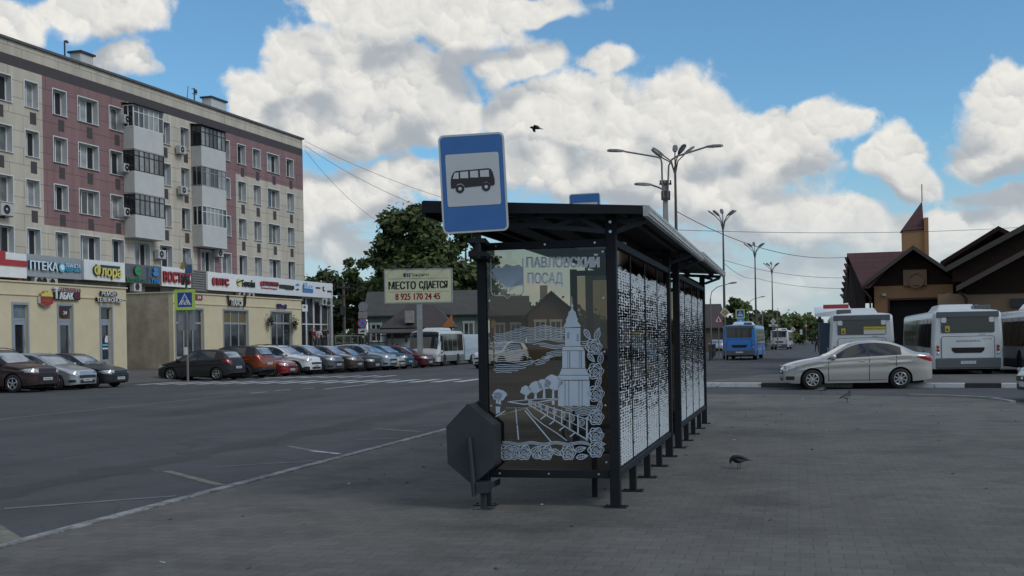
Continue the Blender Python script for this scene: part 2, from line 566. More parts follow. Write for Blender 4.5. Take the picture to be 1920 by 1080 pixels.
def ground_mat(name, base, dark, kind):
    m = bpy.data.materials.new(name)
    m.use_nodes = True
    nt = m.node_tree
    p = nt.nodes['Principled BSDF']
    p.inputs['Roughness'].default_value = 0.82
    p.inputs['Specular IOR Level'].default_value = 0.35
    tc = node(nt, 'ShaderNodeTexCoord')
    mp = node(nt, 'ShaderNodeMapping')
    mp.inputs['Rotation'].default_value = (0, 0, HA)
    nt.links.new(tc.outputs['Object'], mp.inputs['Vector'])
    V = mp.outputs[0]
    def noise(scale, detail=6, rough=0.6, vec=None):
        n = node(nt, 'ShaderNodeTexNoise', Scale=scale, Detail=detail, Roughness=rough)
        nt.links.new(vec or V, n.inputs['Vector'])
        return n.outputs['Fac']
    def mr(x, a, b, c, d):
        r = node(nt, 'ShaderNodeMapRange')
        nt.links.new(x, r.inputs['Value'])
        for k, q in zip(('From Min', 'From Max', 'To Min', 'To Max'), (a, b, c, d)):
            r.inputs[k].default_value = q
        return r.outputs[0]
    def mul(a, b):
        r = node(nt, 'ShaderNodeMath', operation='MULTIPLY')
        nt.links.new(a, r.inputs[0])
        if isinstance(b, float): r.inputs[1].default_value = b
        else: nt.links.new(b, r.inputs[1])
        return r.outputs[0]
    st = node(nt, 'ShaderNodeMapping')
    st.inputs['Scale'].default_value = (0.9, 0.06, 1)
    nt.links.new(V, st.inputs['Vector'])
    fac = mul(mr(noise(0.22, 5), 0.3, 0.7, 0.78, 1.18), mr(noise(1.7, 7, 0.65), 0.3, 0.7, 0.88, 1.12))
    fine = mr(noise(95, 3, 0.7), 0.25, 0.75, 0.72, 1.28)
    fac = mul(fac, fine)
    bump_h = noise(120, 3, 0.7)
    if kind == 'asphalt':
        fac = mul(fac, mr(noise(1.0, 4, 0.6, st.outputs[0]), 0.3, 0.7, 0.86, 1.13))      # tyre-polished lanes
        vo = node(nt, 'ShaderNodeTexVoronoi', feature='DISTANCE_TO_EDGE', Scale=0.35)
        wv = node(nt, 'ShaderNodeTexNoise', Scale=1.2, Detail=6)
        nt.links.new(V, wv.inputs['Vector'])
        ad = node(nt, 'ShaderNodeVectorMath', operation='MULTIPLY_ADD')
        nt.links.new(wv.outputs['Color'], ad.inputs[0])
        ad.inputs[1].default_value = (1.6, 1.6, 0)
        nt.links.new(V, ad.inputs[2])
        nt.links.new(ad.outputs[0], vo.inputs['Vector'])
        fac = mul(fac, mr(vo.outputs['Distance'], 0.0, 0.008, 0.72, 1.0))
    if kind == 'paver':
        br = node(nt, 'ShaderNodeTexBrick', Scale=1.0)
        br.inputs['Brick Width'].default_value = 0.2
        br.inputs['Row Height'].default_value = 0.17
        br.inputs['Mortar Size'].default_value = 0.007
        br.inputs['Mortar Smooth'].default_value = 0.35
        br.inputs['Color1'].default_value = (0.91, 0.91, 0.91, 1)
        br.inputs['Color2'].default_value = (1.09, 1.09, 1.09, 1)
        br.inputs['Mortar'].default_value = (0.76, 0.76, 0.76, 1)
        nt.links.new(V, br.inputs['Vector'])
        sep = node(nt, 'ShaderNodeSeparateColor')
        nt.links.new(br.outputs['Color'], sep.inputs[0])
        fac = mul(fac, sep.outputs[0])
        fac = mul(fac, mul(mr(noise(0.75, 6, 0.7), 0.34, 0.5, 0.72, 1.0), mr(noise(0.11, 7, 0.7), 0.40, 0.46, 0.82, 1.0)))                     # dark stains
        # pale specks of litter and droppings
        vo = node(nt, 'ShaderNodeTexVoronoi', Scale=0.9)
        nt.links.new(V, vo.inputs['Vector'])
        fac = mul(fac, mr(vo.outputs['Distance'], 0.011, 0.018, 2.6, 1.0))
        bsub = node(nt, 'ShaderNodeMath', operation='MULTIPLY_ADD')
        nt.links.new(br.outputs['Fac'], bsub.inputs[0])
        bsub.inputs[1].default_value = -1.5
        nt.links.new(bump_h, bsub.inputs[2])
        bump_h = bsub.outputs[0]
    mix = node(nt, 'ShaderNodeMix', data_type='RGBA')
    nt.links.new(mr(noise(0.35, 4), 0.35, 0.65, 0, 1), mix.inputs['Factor'])
    mix.inputs['A'].default_value = (*base, 1)
    mix.inputs['B'].default_value = (*dark, 1)
    sc = node(nt, 'ShaderNodeVectorMath', operation='SCALE')
    nt.links.new(mix.outputs['Result'], sc.inputs[0])
    nt.links.new(fac, sc.inputs['Scale'])
    nt.links.new(sc.outputs[0], p.inputs['Base Color'])
    b = node(nt, 'ShaderNodeBump', Strength=0.35, Distance=0.012)
    nt.links.new(bump_h, b.inputs['Height'])
    nt.links.new(b.outputs[0], p.inputs['Normal'])
    return m

M_ROAD = ground_mat('road_asphalt', (0.076, 0.078, 0.084), (0.062, 0.064, 0.070), 'asphalt')
M_LOT = ground_mat('old_asphalt', (0.115, 0.113, 0.108), (0.10, 0.098, 0.094), 'asphalt')
M_PAVE = ground_mat('concrete_pavers', (0.137, 0.134, 0.122), (0.117, 0.115, 0.107), 'paver')
M_FIELD = ground_mat('dry_ground', (0.10, 0.10, 0.08), (0.08, 0.085, 0.06), 'lot')

def worn_paint(name, col, lo=0.40, hi=0.56, under=None):
    """paint with worn-off patches showing the concrete or asphalt under it"""
    m = bpy.data.materials.new(name)
    m.use_nodes = True
    nt = m.node_tree
    p = nt.nodes['Principled BSDF']
    p.inputs['Roughness'].default_value = 0.7
    tc = node(nt, 'ShaderNodeTexCoord')
    n = node(nt, 'ShaderNodeTexNoise', Scale=5.0, Detail=9, Roughness=0.72)
    nt.links.new(tc.outputs['Object'], n.inputs['Vector'])
    r = node(nt, 'ShaderNodeMapRange')
    r.inputs['From Min'].default_value = lo
    r.inputs['From Max'].default_value = hi
    nt.links.new(n.outputs['Fac'], r.inputs['Value'])
    mx = node(nt, 'ShaderNodeMix', data_type='RGBA')
    nt.links.new(r.outputs[0], mx.inputs['Factor'])
    mx.inputs['A'].default_value = (*(under or (0.11, 0.115, 0.12)), 1)
    mx.inputs['B'].default_value = (*col, 1)
    nt.links.new(mx.outputs['Result'], p.inputs['Base Color'])
    return m
M_WPAINT = worn_paint('worn_white_paint', (0.50, 0.51, 0.52), 0.34, 0.5)
M_FPAINT = worn_paint('faint_white_paint', (0.20, 0.205, 0.21), 0.38, 0.64, (0.10, 0.105, 0.11))
M_YPAINT = worn_paint('worn_yellow_paint', (0.22, 0.20, 0.14), 0.38, 0.62, (0.10, 0.105, 0.11))
M_KWHITE = worn_paint('kerb_white', (0.62, 0.63, 0.62), 0.36, 0.46, (0.25, 0.25, 0.24))
M_KBLACK = mat('kerb_black', (0.03, 0.031, 0.034), 0.7, var=0.3)
M_KERB = worn_paint('kerb_edge_paint', (0.31, 0.315, 0.32), 0.43, 0.58, (0.12, 0.12, 0.12))
M_CONC = mat('concrete', (0.27, 0.265, 0.25), 0.85, var=0.2, bump=0.3)

def sheet(name, pts, z, m, kind='structure', parent=None):
    mb = MB()
    mb.poly([(p[0], p[1], z) for p in pts])
    o = mb.build(name, m, parent, recalc=False)
    if o.data.polygons[0].normal.z < 0:
        o.data.flip_normals()
    return tag(o, kind=kind)

sheet('ground', [(-1500, -200), (1500, -200), (1500, 3000), (-1500, 3000)], 0.0, M_FIELD)
E0 = gnd(95, 997, PAVE)                                 # a point on the kerb edge
E0.z = 0
def frm(s, r):                                          # s metres along the kerb, r metres to its right
    return E0 + aV * s + pV * r
sheet('road', [frm(-30, -60), frm(-30, 130), frm(420, 130), frm(420, -60)], 0.004, M_ROAD)

far = [gnd(1325, 739.5, PAVE), gnd(1420, 739.5, PAVE), gnd(1600, 741.5, PAVE), gnd(1760, 744.5, PAVE), gnd(1830, 747.5, PAVE), gnd(1870, 750.5, PAVE),
       gnd(1905, 756, PAVE), gnd(1945, 766, PAVE), gnd(1985, 785, PAVE)]
left_far = frm(27.0, 0.13)
pv = [frm(-14, 0.13), left_far] + far + [frm(6, 26), frm(-14, 30)]
def slab(name, pts, z0, z1, m, kind='structure'):
    mb = MB()
    n = len(pts)
    mb.poly([(p[0], p[1], z1) for p in pts])
    mb.add([(p[0], p[1], z0) for p in pts] + [(p[0], p[1], z1) for p in pts], [(i, (i + 1) % n, n + (i + 1) % n, n + i) for i in range(n)])
    return tag(mb.build(name, m), kind=kind)
slab('pavement', pv, 0.0, PAVE, M_PAVE)
slab('kerb', [frm(-14, 0), frm(27, 0), frm(27, 0.127), frm(-14, 0.127)], 0.0, PAVE + 0.012, M_KERB)
# pale kerb stones round the far right corner of the pavement
mb = MB()
cp = [gnd(1700, 743.2), gnd(1760, 745), gnd(1830, 748), gnd(1870, 751), gnd(1905, 756.5)]
for i in range(len(cp) - 1):
    a, b = cp[i], cp[i + 1]
    d = (b - a).normalized()
    q = Vector((-d.y, d.x, 0)) * 0.14
    q = q if q.y > 0 else -q
    mb.hexa([(a.x, a.y, 0), (b.x, b.y, 0), (b.x + q.x, b.y + q.y, 0), (a.x + q.x, a.y + q.y, 0),
             (a.x, a.y, .066), (b.x, b.y, .066), (b.x + q.x, b.y + q.y, .066), (a.x + q.x, a.y + q.y, .066)])
tag(mb.build('kerb', M_CONC), kind='structure')

# traffic island with a black and white kerb, right
K0, K1 = gnd(1288, 726.0), gnd(1935, 728.0)
kd = (K1 - K0).normalized()
kn = Vector((-kd.y, kd.x, 0))
kl = (K1 - K0).length
ktop, kdep = 0.15, 9.0
slab('traffic_island', [K0 + kn * 0.18, K1 + kn * 0.18 + kd * 8, K1 + kn * kdep + kd * 8, K0 + kn * kdep], 0.0, ktop - 0.01, M_LOT)
mb = MB()
def kerb_seg(t0, t1, mi):
    a, b = K0 + kd * t0, K0 + kd * t1
    q = kn * 0.178
    mb.hexa([(a.x, a.y, 0), (b.x, b.y, 0), (b.x + q.x, b.y + q.y, 0), (a.x + q.x, a.y + q.y, 0),
             (a.x, a.y, ktop), (b.x, b.y, ktop), (b.x + q.x, b.y + q.y, ktop), (a.x + q.x, a.y + q.y, ktop)], mi)
def kt(u):
    return plane_tz(u, 726, K0, kd)[0]
cuts = [(1288, 1427, 0), (1427, 1512, 1), (1512, 1600, 0), (1600, 1694, 1), (1694, 1809, 0), (1809, 1877, 1), (1877, 1960, 0)]
for u0, u1, mi in cuts:
    t0, t1 = kt(u0), kt(u1)
    n = max(1, round((t1 - t0) / 1.0))
    for i in range(n):
        kerb_seg(t0 + (t1 - t0) * i / n + 0.006, t0 + (t1 - t0) * (i + 1) / n - 0.006, mi)
tag(mb.build('kerb', [M_KWHITE, M_KBLACK], bevel=0.015), kind='structure')

# markings
def stripe(mb, a, b, w, mi=0, z=0.008):
    a, b = Vector(a), Vector(b)
    d = (b - a).normalized()
    q = Vector((-d.y, d.x, 0)) * w / 2
    mb.poly([(p.x, p.y, z) for p in (a - q, b - q, b + q, a + q)], mi)
mb = MB()
for k in range(16):                                     # the crossing: stripes along the traffic
    c = gnd(300, 719) + pV * (k * 0.98)
    stripe(mb, c - aV * 1.9, c + aV * 1.9, 0.42)
    if k < 9:
        c2 = c + aV * 7.5 + pV * 0.4
        stripe(mb, c2 - aV * 1.6, c2 + aV * 1.6, 0.36)
tag(mb.build('crossing_stripes', M_WPAINT), kind='structure')
mb = MB()
for u0, v0, u1, v1, w, mi in [(25, 1017, -25, 985, 0.2, 0), (8, 955, 330, 931, 0.09, 1), (312, 884, 414, 911, 0.12, 0), (400, 876.5, 600, 864, 0.07, 1),
                              (585, 846, 638, 852, 0.1, 2), (540, 837, 588, 846, 0.1, 1), (668, 825, 752, 822, 0.08, 1), (700, 804, 790, 810, 0.1, 1),
                              (775, 800, 830, 797, 0.08, 1), (-200, 812, 30, 783.5, 0.12, 1), (30, 783.5, 440, 741, 0.12, 1)]:
    stripe(mb, gnd(u0, v0), gnd(u1, v1), w, mi)
for u0, v0, u1, v1 in [(470, 737.5, 500, 735), (515, 733, 545, 730.5), (565, 729.5, 590, 728), (606, 730, 690, 721)]:
    stripe(mb, gnd(u0, v0), gnd(u1, v1), 0.12, 2)
tag(mb.build('lane_markings', [M_YPAINT, M_FPAINT, M_WPAINT]), kind='structure')

# darker, oil stained strip of asphalt along the kerb and two repaired patches
M_PATCH = ground_mat('patched_asphalt', (0.058, 0.058, 0.062), (0.050, 0.050, 0.054), 'asphalt')
rq = random.Random(4)
def band(s0, s1, r0, r1, n, jit, z):
    a = [(s0 + (s1 - s0) * i / n, r0 + rq.uniform(-jit, jit)) for i in range(n + 1)]
    b = [(s0 + (s1 - s0) * i / n, r1 + rq.uniform(-jit, jit)) for i in range(n, -1, -1)]
    sheet('road_patch', [frm(*p) for p in a + b], z, M_PATCH)
band(-3, 22, -2.9, -2.1, 60, .22, .0055)
band(16, 27, -9.2, -7.9, 3, .02, .0056)
band(30, 36, -5.5, -3.0, 3, .02, .0057)

# ================================================================== BUS SHELTER
M_FRAME = mat('shelter_paint', (0.011, 0.014, 0.019), 0.6, var=0.25, scale=4, spec=0.22)
M_ROOFU = mat('roof_sheet_dark', (0.008, 0.010, 0.014), 0.6, var=0.2, spec=0.3)
M_GUTTER = mat('gutter_metal', (0.42, 0.425, 0.43), 0.4, metal=0.3, var=0.25, scale=6)
M_TRUSS = mat('truss_paint', (0.055, 0.062, 0.078), 0.55, var=0.2, spec=0.3)
M_STEEL = mat('bright_steel', (0.55, 0.56, 0.57), 0.3, metal=0.9, var=0.1)
M_GLASS = thin_glass('bronze_glass', (0.47, 0.41, 0.32), 0.03)
M_FILM = mat('white_window_film', (0.42, 0.50, 0.60), 0.75, var=0.10, scale=3)
M_FILM2 = mat('thin_window_film', (0.22, 0.28, 0.35), 0.75, var=0.10, scale=3)
M_FILMW = mat('bright_window_film', (0.74, 0.78, 0.82), 0.75, var=0.08, scale=3)
M_WOOD = mat('bench_wood', (0.10, 0.06, 0.035), 0.6, var=0.3)

def film_glass():
    m = bpy.data.materials.new('patterned_film_glass')
    m.use_nodes = True
    nt = m.node_tree
    p = nt.nodes['Principled BSDF']
    p.inputs['Roughness'].default_value = 0.55
    o = nt.nodes['Material Output']
    tc = node(nt, 'ShaderNodeTexCoord')
    sp = node(nt, 'ShaderNodeSeparateXYZ')
    nt.links.new(tc.outputs['Object'], sp.inputs[0])
    mp = node(nt, 'ShaderNodeMapping')
    mp.inputs['Scale'].default_value = (1, 6.2, 35)
    nt.links.new(tc.outputs['Object'], mp.inputs['Vector'])
    cmb = node(nt, 'ShaderNodeSeparateXYZ')
    nt.links.new(mp.outputs[0], cmb.inputs[0])
    c2 = node(nt, 'ShaderNodeCombineXYZ')
    nt.links.new(cmb.outputs[1], c2.inputs[0])
    nt.links.new(cmb.outputs[2], c2.inputs[1])
    def n2(scale, d=4):
        n = node(nt, 'ShaderNodeTexNoise', Scale=scale, Detail=d, Roughness=0.6)
        nt.links.new(c2.outputs[0], n.inputs['Vector'])
        return n
    wv = n2(0.12)
    ad = node(nt, 'ShaderNodeVectorMath', operation='MULTIPLY_ADD')
    nt.links.new(wv.outputs['Color'], ad.inputs[0])
    ad.inputs[1].default_value = (1.6, 1.6, 0)
    nt.links.new(c2.outputs[0], ad.inputs[2])
    vo = node(nt, 'ShaderNodeTexVoronoi', Scale=1.0)
    vo.inputs['Randomness'].default_value = 0.32
    vo.voronoi_dimensions = '2D'
    nt.links.new(ad.outputs[0], vo.inputs['Vector'])
    # height profile of the print: dense at top and bottom, lacy in the middle
    cr = node(nt, 'ShaderNodeValToRGB')
    zz = node(nt, 'ShaderNodeMapRange')
    zz.inputs['From Min'].default_value = 0.36
    zz.inputs['From Max'].default_value = 2.40
    nt.links.new(sp.outputs[2], zz.inputs['Value'])
    wob = node(nt, 'ShaderNodeMath', operation='MULTIPLY_ADD')
    nt.links.new(n2(0.35, 6).outputs['Fac'], wob.inputs[0])
    wob.inputs[1].default_value = 0.75
    wob.inputs[2].default_value = -0.375
    az = node(nt, 'ShaderNodeMath', operation='ADD')
    nt.links.new(zz.outputs[0], az.inputs[0])
    nt.links.new(wob.outputs[0], az.inputs[1])
    nt.links.new(az.outputs[0], cr.inputs[0])
    e = cr.color_ramp.elements
    e[0].position, e[0].color = 0.05, (0.16,) * 3 + (1,)
    e[1].position, e[1].color = 0.93, (0.14,) * 3 + (1,)
    for q, c in ((0.2, .28), (0.34, .48), (0.52, .58), (0.70, .50), (0.84, .30)):
        k = e.new(q)
        k.color = (c, c, c, 1)
    sub = node(nt, 'ShaderNodeMath', operation='SUBTRACT')
    nt.links.new(vo.outputs['Distance'], sub.inputs[0])
    nt.links.new(cr.outputs[0], sub.inputs[1])
    msk = node(nt, 'ShaderNodeMapRange')
    msk.inputs['From Min'].default_value = -0.03
    msk.inputs['From Max'].default_value = 0.05
    nt.links.new(sub.outputs[0], msk.inputs['Value'])
    # bare strip of glass above the print, with a wavy edge
    top = node(nt, 'ShaderNodeMath', operation='MULTIPLY_ADD')
    nt.links.new(n2(0.5).outputs['Fac'], top.inputs[0])
    top.inputs[1].default_value = 0.18
    nt.links.new(sp.outputs[2], top.inputs[2])
    tcut = node(nt, 'ShaderNodeMapRange')
    tcut.inputs['From Min'].default_value = 2.33
    tcut.inputs['From Max'].default_value = 2.35
    tcut.inputs['To Min'].default_value = 1
    tcut.inputs['To Max'].default_value = 0
    nt.links.new(top.outputs[0], tcut.inputs['Value'])
    mm = node(nt, 'ShaderNodeMath', operation='MULTIPLY')
    nt.links.new(msk.outputs[0], mm.inputs[0])
    nt.links.new(tcut.outputs[0], mm.inputs[1])
    p.inputs['Base Color'].default_value = (0.46, 0.51, 0.55, 1)
    gm = node(nt, 'ShaderNodeBsdfTransparent')
    gm.inputs['Color'].default_value = (0.16, 0.15, 0.13, 1)
    gl = node(nt, 'ShaderNodeBsdfGlossy', Roughness=0.03)
    mg = node(nt, 'ShaderNodeMixShader')
    mg.inputs[0].default_value = 0.22
    nt.links.new(gm.outputs[0], mg.inputs[1])
    nt.links.new(gl.outputs[0], mg.inputs[2])
    mx = node(nt, 'ShaderNodeMixShader')
    nt.links.new(mm.outputs[0], mx.inputs[0])
    nt.links.new(mg.outputs[0], mx.inputs[1])
    nt.links.new(p.outputs[0], mx.inputs[2])
    nt.links.new(mx.outputs[0], o.inputs['Surface'])
    return m
M_FILMG = film_glass()

def build_shelter():
    O = gnd(1155, 951, PAVE)
    T = thing('bus_shelter', 'long black metal bus shelter with tinted glass end wall bearing white church artwork', 'bus shelter', O, -HA)
    LX, TOP = -1.25, 2.50
    bays = [(0.0, 4.76), (6.02, 10.9)]
    def post(name, x, y, h, w=0.09):
        mb = MB()
        mb.box(x - w / 2, x + w / 2, y - w / 2, y + w / 2, 0.012, h)
        mb.box(x - .11, x + .11, y - .08, y + .08, 0, .012)
        for sx in (-.085, .085):
            mb.lathe([(0, .024), (.012, .024), (.014, .012)], (x + sx, y, 0), 6)
        return mb.build(name, M_FRAME, T, bevel=0.006)
    for bi, (y0, y1) in enumerate(bays):
        post('main_post', 0, y0, 2.73, 0.095)
        post('main_post', 0, y1, 2.73, 0.095)
        post('front_post', LX, y0, TOP + 0.02, 0.085)
        post('front_post', LX, y1, TOP + 0.02, 0.085)
        n = 4
        st = (y1 - y0) / n
        for k in range(1, n):
            post('foot', 0, y0 + st * k, 0.27, 0.07)
        for za, zb_ in ((0.27, 0.33), (TOP - .07, TOP)):      # rails of the long wall
            mb = MB()
            mb.box(-.035, .035, y0 + .048, y1 - .048, za, zb_)
            mb.build('rail', M_FRAME, T, bevel=0.005)
        for k in range(n):
            mb = MB()
            a, b = y0 + st * k + (0.055 if k == 0 else 0.014), y0 + st * (k + 1) - (0.055 if k == n - 1 else 0.014)
            mb.box(-.004, .004, a, b, 0.345, TOP - .085)
            g = mb.build('glass_panel', M_FILMG, T)
            if k:
                mb = MB()
                yk = y0 + st * k
                mb.box(-.012, .012, yk - .022, yk + .022, .331, TOP - .071)
                for z in (.5, 1.4, 2.3):
                    mb.tube([(.0121, yk, z), (.02, yk, z)], .012, 8)
                mb.build('glazing_strip', M_FRAME, T)
        for ei, ye in enumerate((y0, y1)):      # end walls
            for za, zb_ in ((0.27, 0.345), (TOP - .07, TOP)):
                mb = MB()
                mb.box(LX + .043, -.048, ye - .035, ye + .035, za, zb_)
                mb.build('rail', M_FRAME, T, bevel=0.005)
            mb = MB()
            mb.poly([(LX + .05, ye - .01, .35), (-.055, ye - .01, .35), (-.055, ye - .01, TOP - .075), (LX + .05, ye - .01, TOP - .075)])
            g = mb.build('end_glass', M_GLASS, T)
            if bi == 0 and ei == 0:
                mb = MB()
                for x in (LX + .043 + .03, -.08):
                    for z in (.42, .95, 1.45, 1.95, 2.38):
                        mb.tube([(x, ye - .011, z), (x, ye - .022, z)], .010, 8)
                for z in (.31, TOP - .035):
                    for x in (LX + .15, LX / 2, -.15):
                        mb.tube([(x, ye - .036, z), (x, ye - .043, z)], .010, 8)
                mb.build('bolts', M_STEEL, T)
                artwork(T, O, ye - .014)
        # bench along the long wall
        mb = MB()
        for i in range(4):
            mb.box(-.50 + i * .1, -.42 + i * .1, y0 + .5, y1 - .5, .47, .50)
        mb.build('bench_seat', M_WOOD, T)
        mb = MB()
        for yy in (y0 + .7, (y0 + y1) / 2, y1 - .7):
            mb.box(-.48, -.12, yy - .025, yy + .025, .43, .468)
            mb.box(-.34, -.29, yy - .025, yy + .025, 0, .43)
        mb.tube([(-.47, y0 + 1.9, .9 + .13 * cos(q * pi / 9)) if False else (-.47 + .16 * cos(q * pi / 9), y0 + .7, .66 + .16 * sin(q * pi / 9)) for q in range(19)], .011, 6)
        mb.build('bench_frame', M_FRAME, T)
    # cross bar on the inner side, seen through the glass
    mb = MB()
    mb.bar((LX, 4.76, 1.32), (0, 4.76, 1.32), .05, .07)
    mb.build('rail', M_FRAME, T)
    # trusses under the roof
    def zr(x, up=0.0):
        return 2.735 - 0.066 * x + up
    for y in (0.0, 4.76, 6.02, 10.9):
        mb = MB()
        mb.bar((-1.66, y, zr(-1.66) - .03), (.34, y, zr(.34) - .03), .05, .05)
        lo = [(-1.62, zr(-1.62) - .10), (-1.1, 2.685), (-.5, 2.625), (-.05, 2.57)]
        for i in range(len(lo) - 1):
            mb.bar((lo[i][0], y, lo[i][1]), (lo[i + 1][0], y, lo[i + 1][1]), .04, .045)
        xs = [-1.55, -1.30, -1.05, -.80, -.55, -.30, -.06]
        def zlo(x):
            return interp(lo, x)
        for i in range(len(xs) - 1):
            a = (xs[i], y, zlo(xs[i]) if i % 2 == 0 else zr(xs[i]) - .05)
            b = (xs[i + 1], y, zlo(xs[i + 1]) if i % 2 else zr(xs[i + 1]) - .05)
            mb.bar(a, b, .03, .04)
        mb.bar((.05, y, 2.565), (.32, y, zr(.34) - .055), .04, .045)
        mb.bar((.05, y, zr(.05) - .06), (.19, y, 2.64), .03, .04)
        mb.build('roof_truss', M_TRUSS, T)
        if y == 0.0:
            mb = MB()
            for z in (2.56, 2.65):
                mb.tube([(0, y - .048, z), (0, y - .058, z)], .014, 8)
            mb.build('bolts', M_STEEL, T)
    for (ya, yb, up) in ((-.32, 6.05, 0.0), (6.07, 11.35, 0.035)):
        mb = MB()
        x0, x1 = -1.70, .34
        def P(x, y, d):
            return (x, y, zr(x, up) + d)
        mb.hexa([P(x0, ya, 0), P(x1, ya, 0), P(x1, yb, 0), P(x0, yb, 0), P(x0, ya, .03), P(x1, ya, .03), P(x1, yb, .03), P(x0, yb, .03)])
        n = 16
        for k in range(n):      # profiled roof sheet: ribs across
            yy = ya + (yb - ya) * (k + .5) / n
            mb.hexa([P(x0 + .02, yy - .03, .03), P(x1 - .02, yy - .03, .03), P(x1 - .02, yy + .03, .03), P(x0 + .02, yy + .03, .03),
                     P(x0 + .02, yy - .02, .05), P(x1 - .02, yy - .02, .05), P(x1 - .02, yy + .02, .05), P(x0 + .02, yy + .02, .05)])
        rf = mb.build('roof', M_ROOFU, T)
        mb = MB()
        mb.hexa([P(x0 - .02, ya - .02, -.07), P(x1, ya - .02, -.03), P(x1, ya, -.03), P(x0 - .02, ya, -.07),
                 P(x0 - .02, ya - .02, .045), P(x1, ya - .02, .045), P(x1, ya, .045), P(x0 - .02, ya, .045)])
        mb.hexa([P(x0 - .04, ya, -.10), P(x0, ya, -.10), P(x0, yb, -.10), P(x0 - .04, yb, -.10), P(x0 - .04, ya, .04), P(x0, ya, .04), P(x0, yb, .04), P(x0 - .04, yb, .04)])
        mb.build('fascia', M_ROOFU, rf)
        mb = MB()
        mb.hexa([P(x1 + .002, ya - .02, -.05), P(x1 + .05, ya - .02, -.05), P(x1 + .05, yb, -.05), P(x1 + .002, yb, -.05),
                 P(x1 + .002, ya - .02, .05), P(x1 + .06, ya - .02, .045), P(x1 + .06, yb, .045), P(x1 + .002, yb, .05)])
        for z in (-.03, .02):
            mb.hexa([P(x1 + .05, ya, z), P(x1 + .062, ya, z), P(x1 + .062, yb, z), P(x1 + .05, yb, z), P(x1 + .05, ya, z + .02), P(x1 + .062, ya, z + .02), P(x1 + .062, yb, z + .02), P(x1 + .05, yb, z + .02)])
        mb.build('gutter', M_GUTTER, rf)
        for q in range(5):      # purlins
            x = x0 + .12 + (x1 - x0 - .3) * q / 4
            mb = MB()
            mb.hexa([P(x - .025, ya + .02, -.045), P(x + .025, ya + .02, -.045), P(x + .025, yb - .02, -.045), P(x - .025, yb - .02, -.045),
                     P(x - .025, ya + .02, -.002), P(x + .025, ya + .02, -.002), P(x + .025, yb - .02, -.002), P(x - .025, yb - .02, -.002)])
            mb.build('purlin', M_ROOFU, T)
    # lamp under the roof
    mb = MB()
    mb.box(-.62, -.10, 1.6, 1.72, 2.54, 2.60)
    mb.build('ceiling_lamp', M_KWHITE, T)
    return T, O

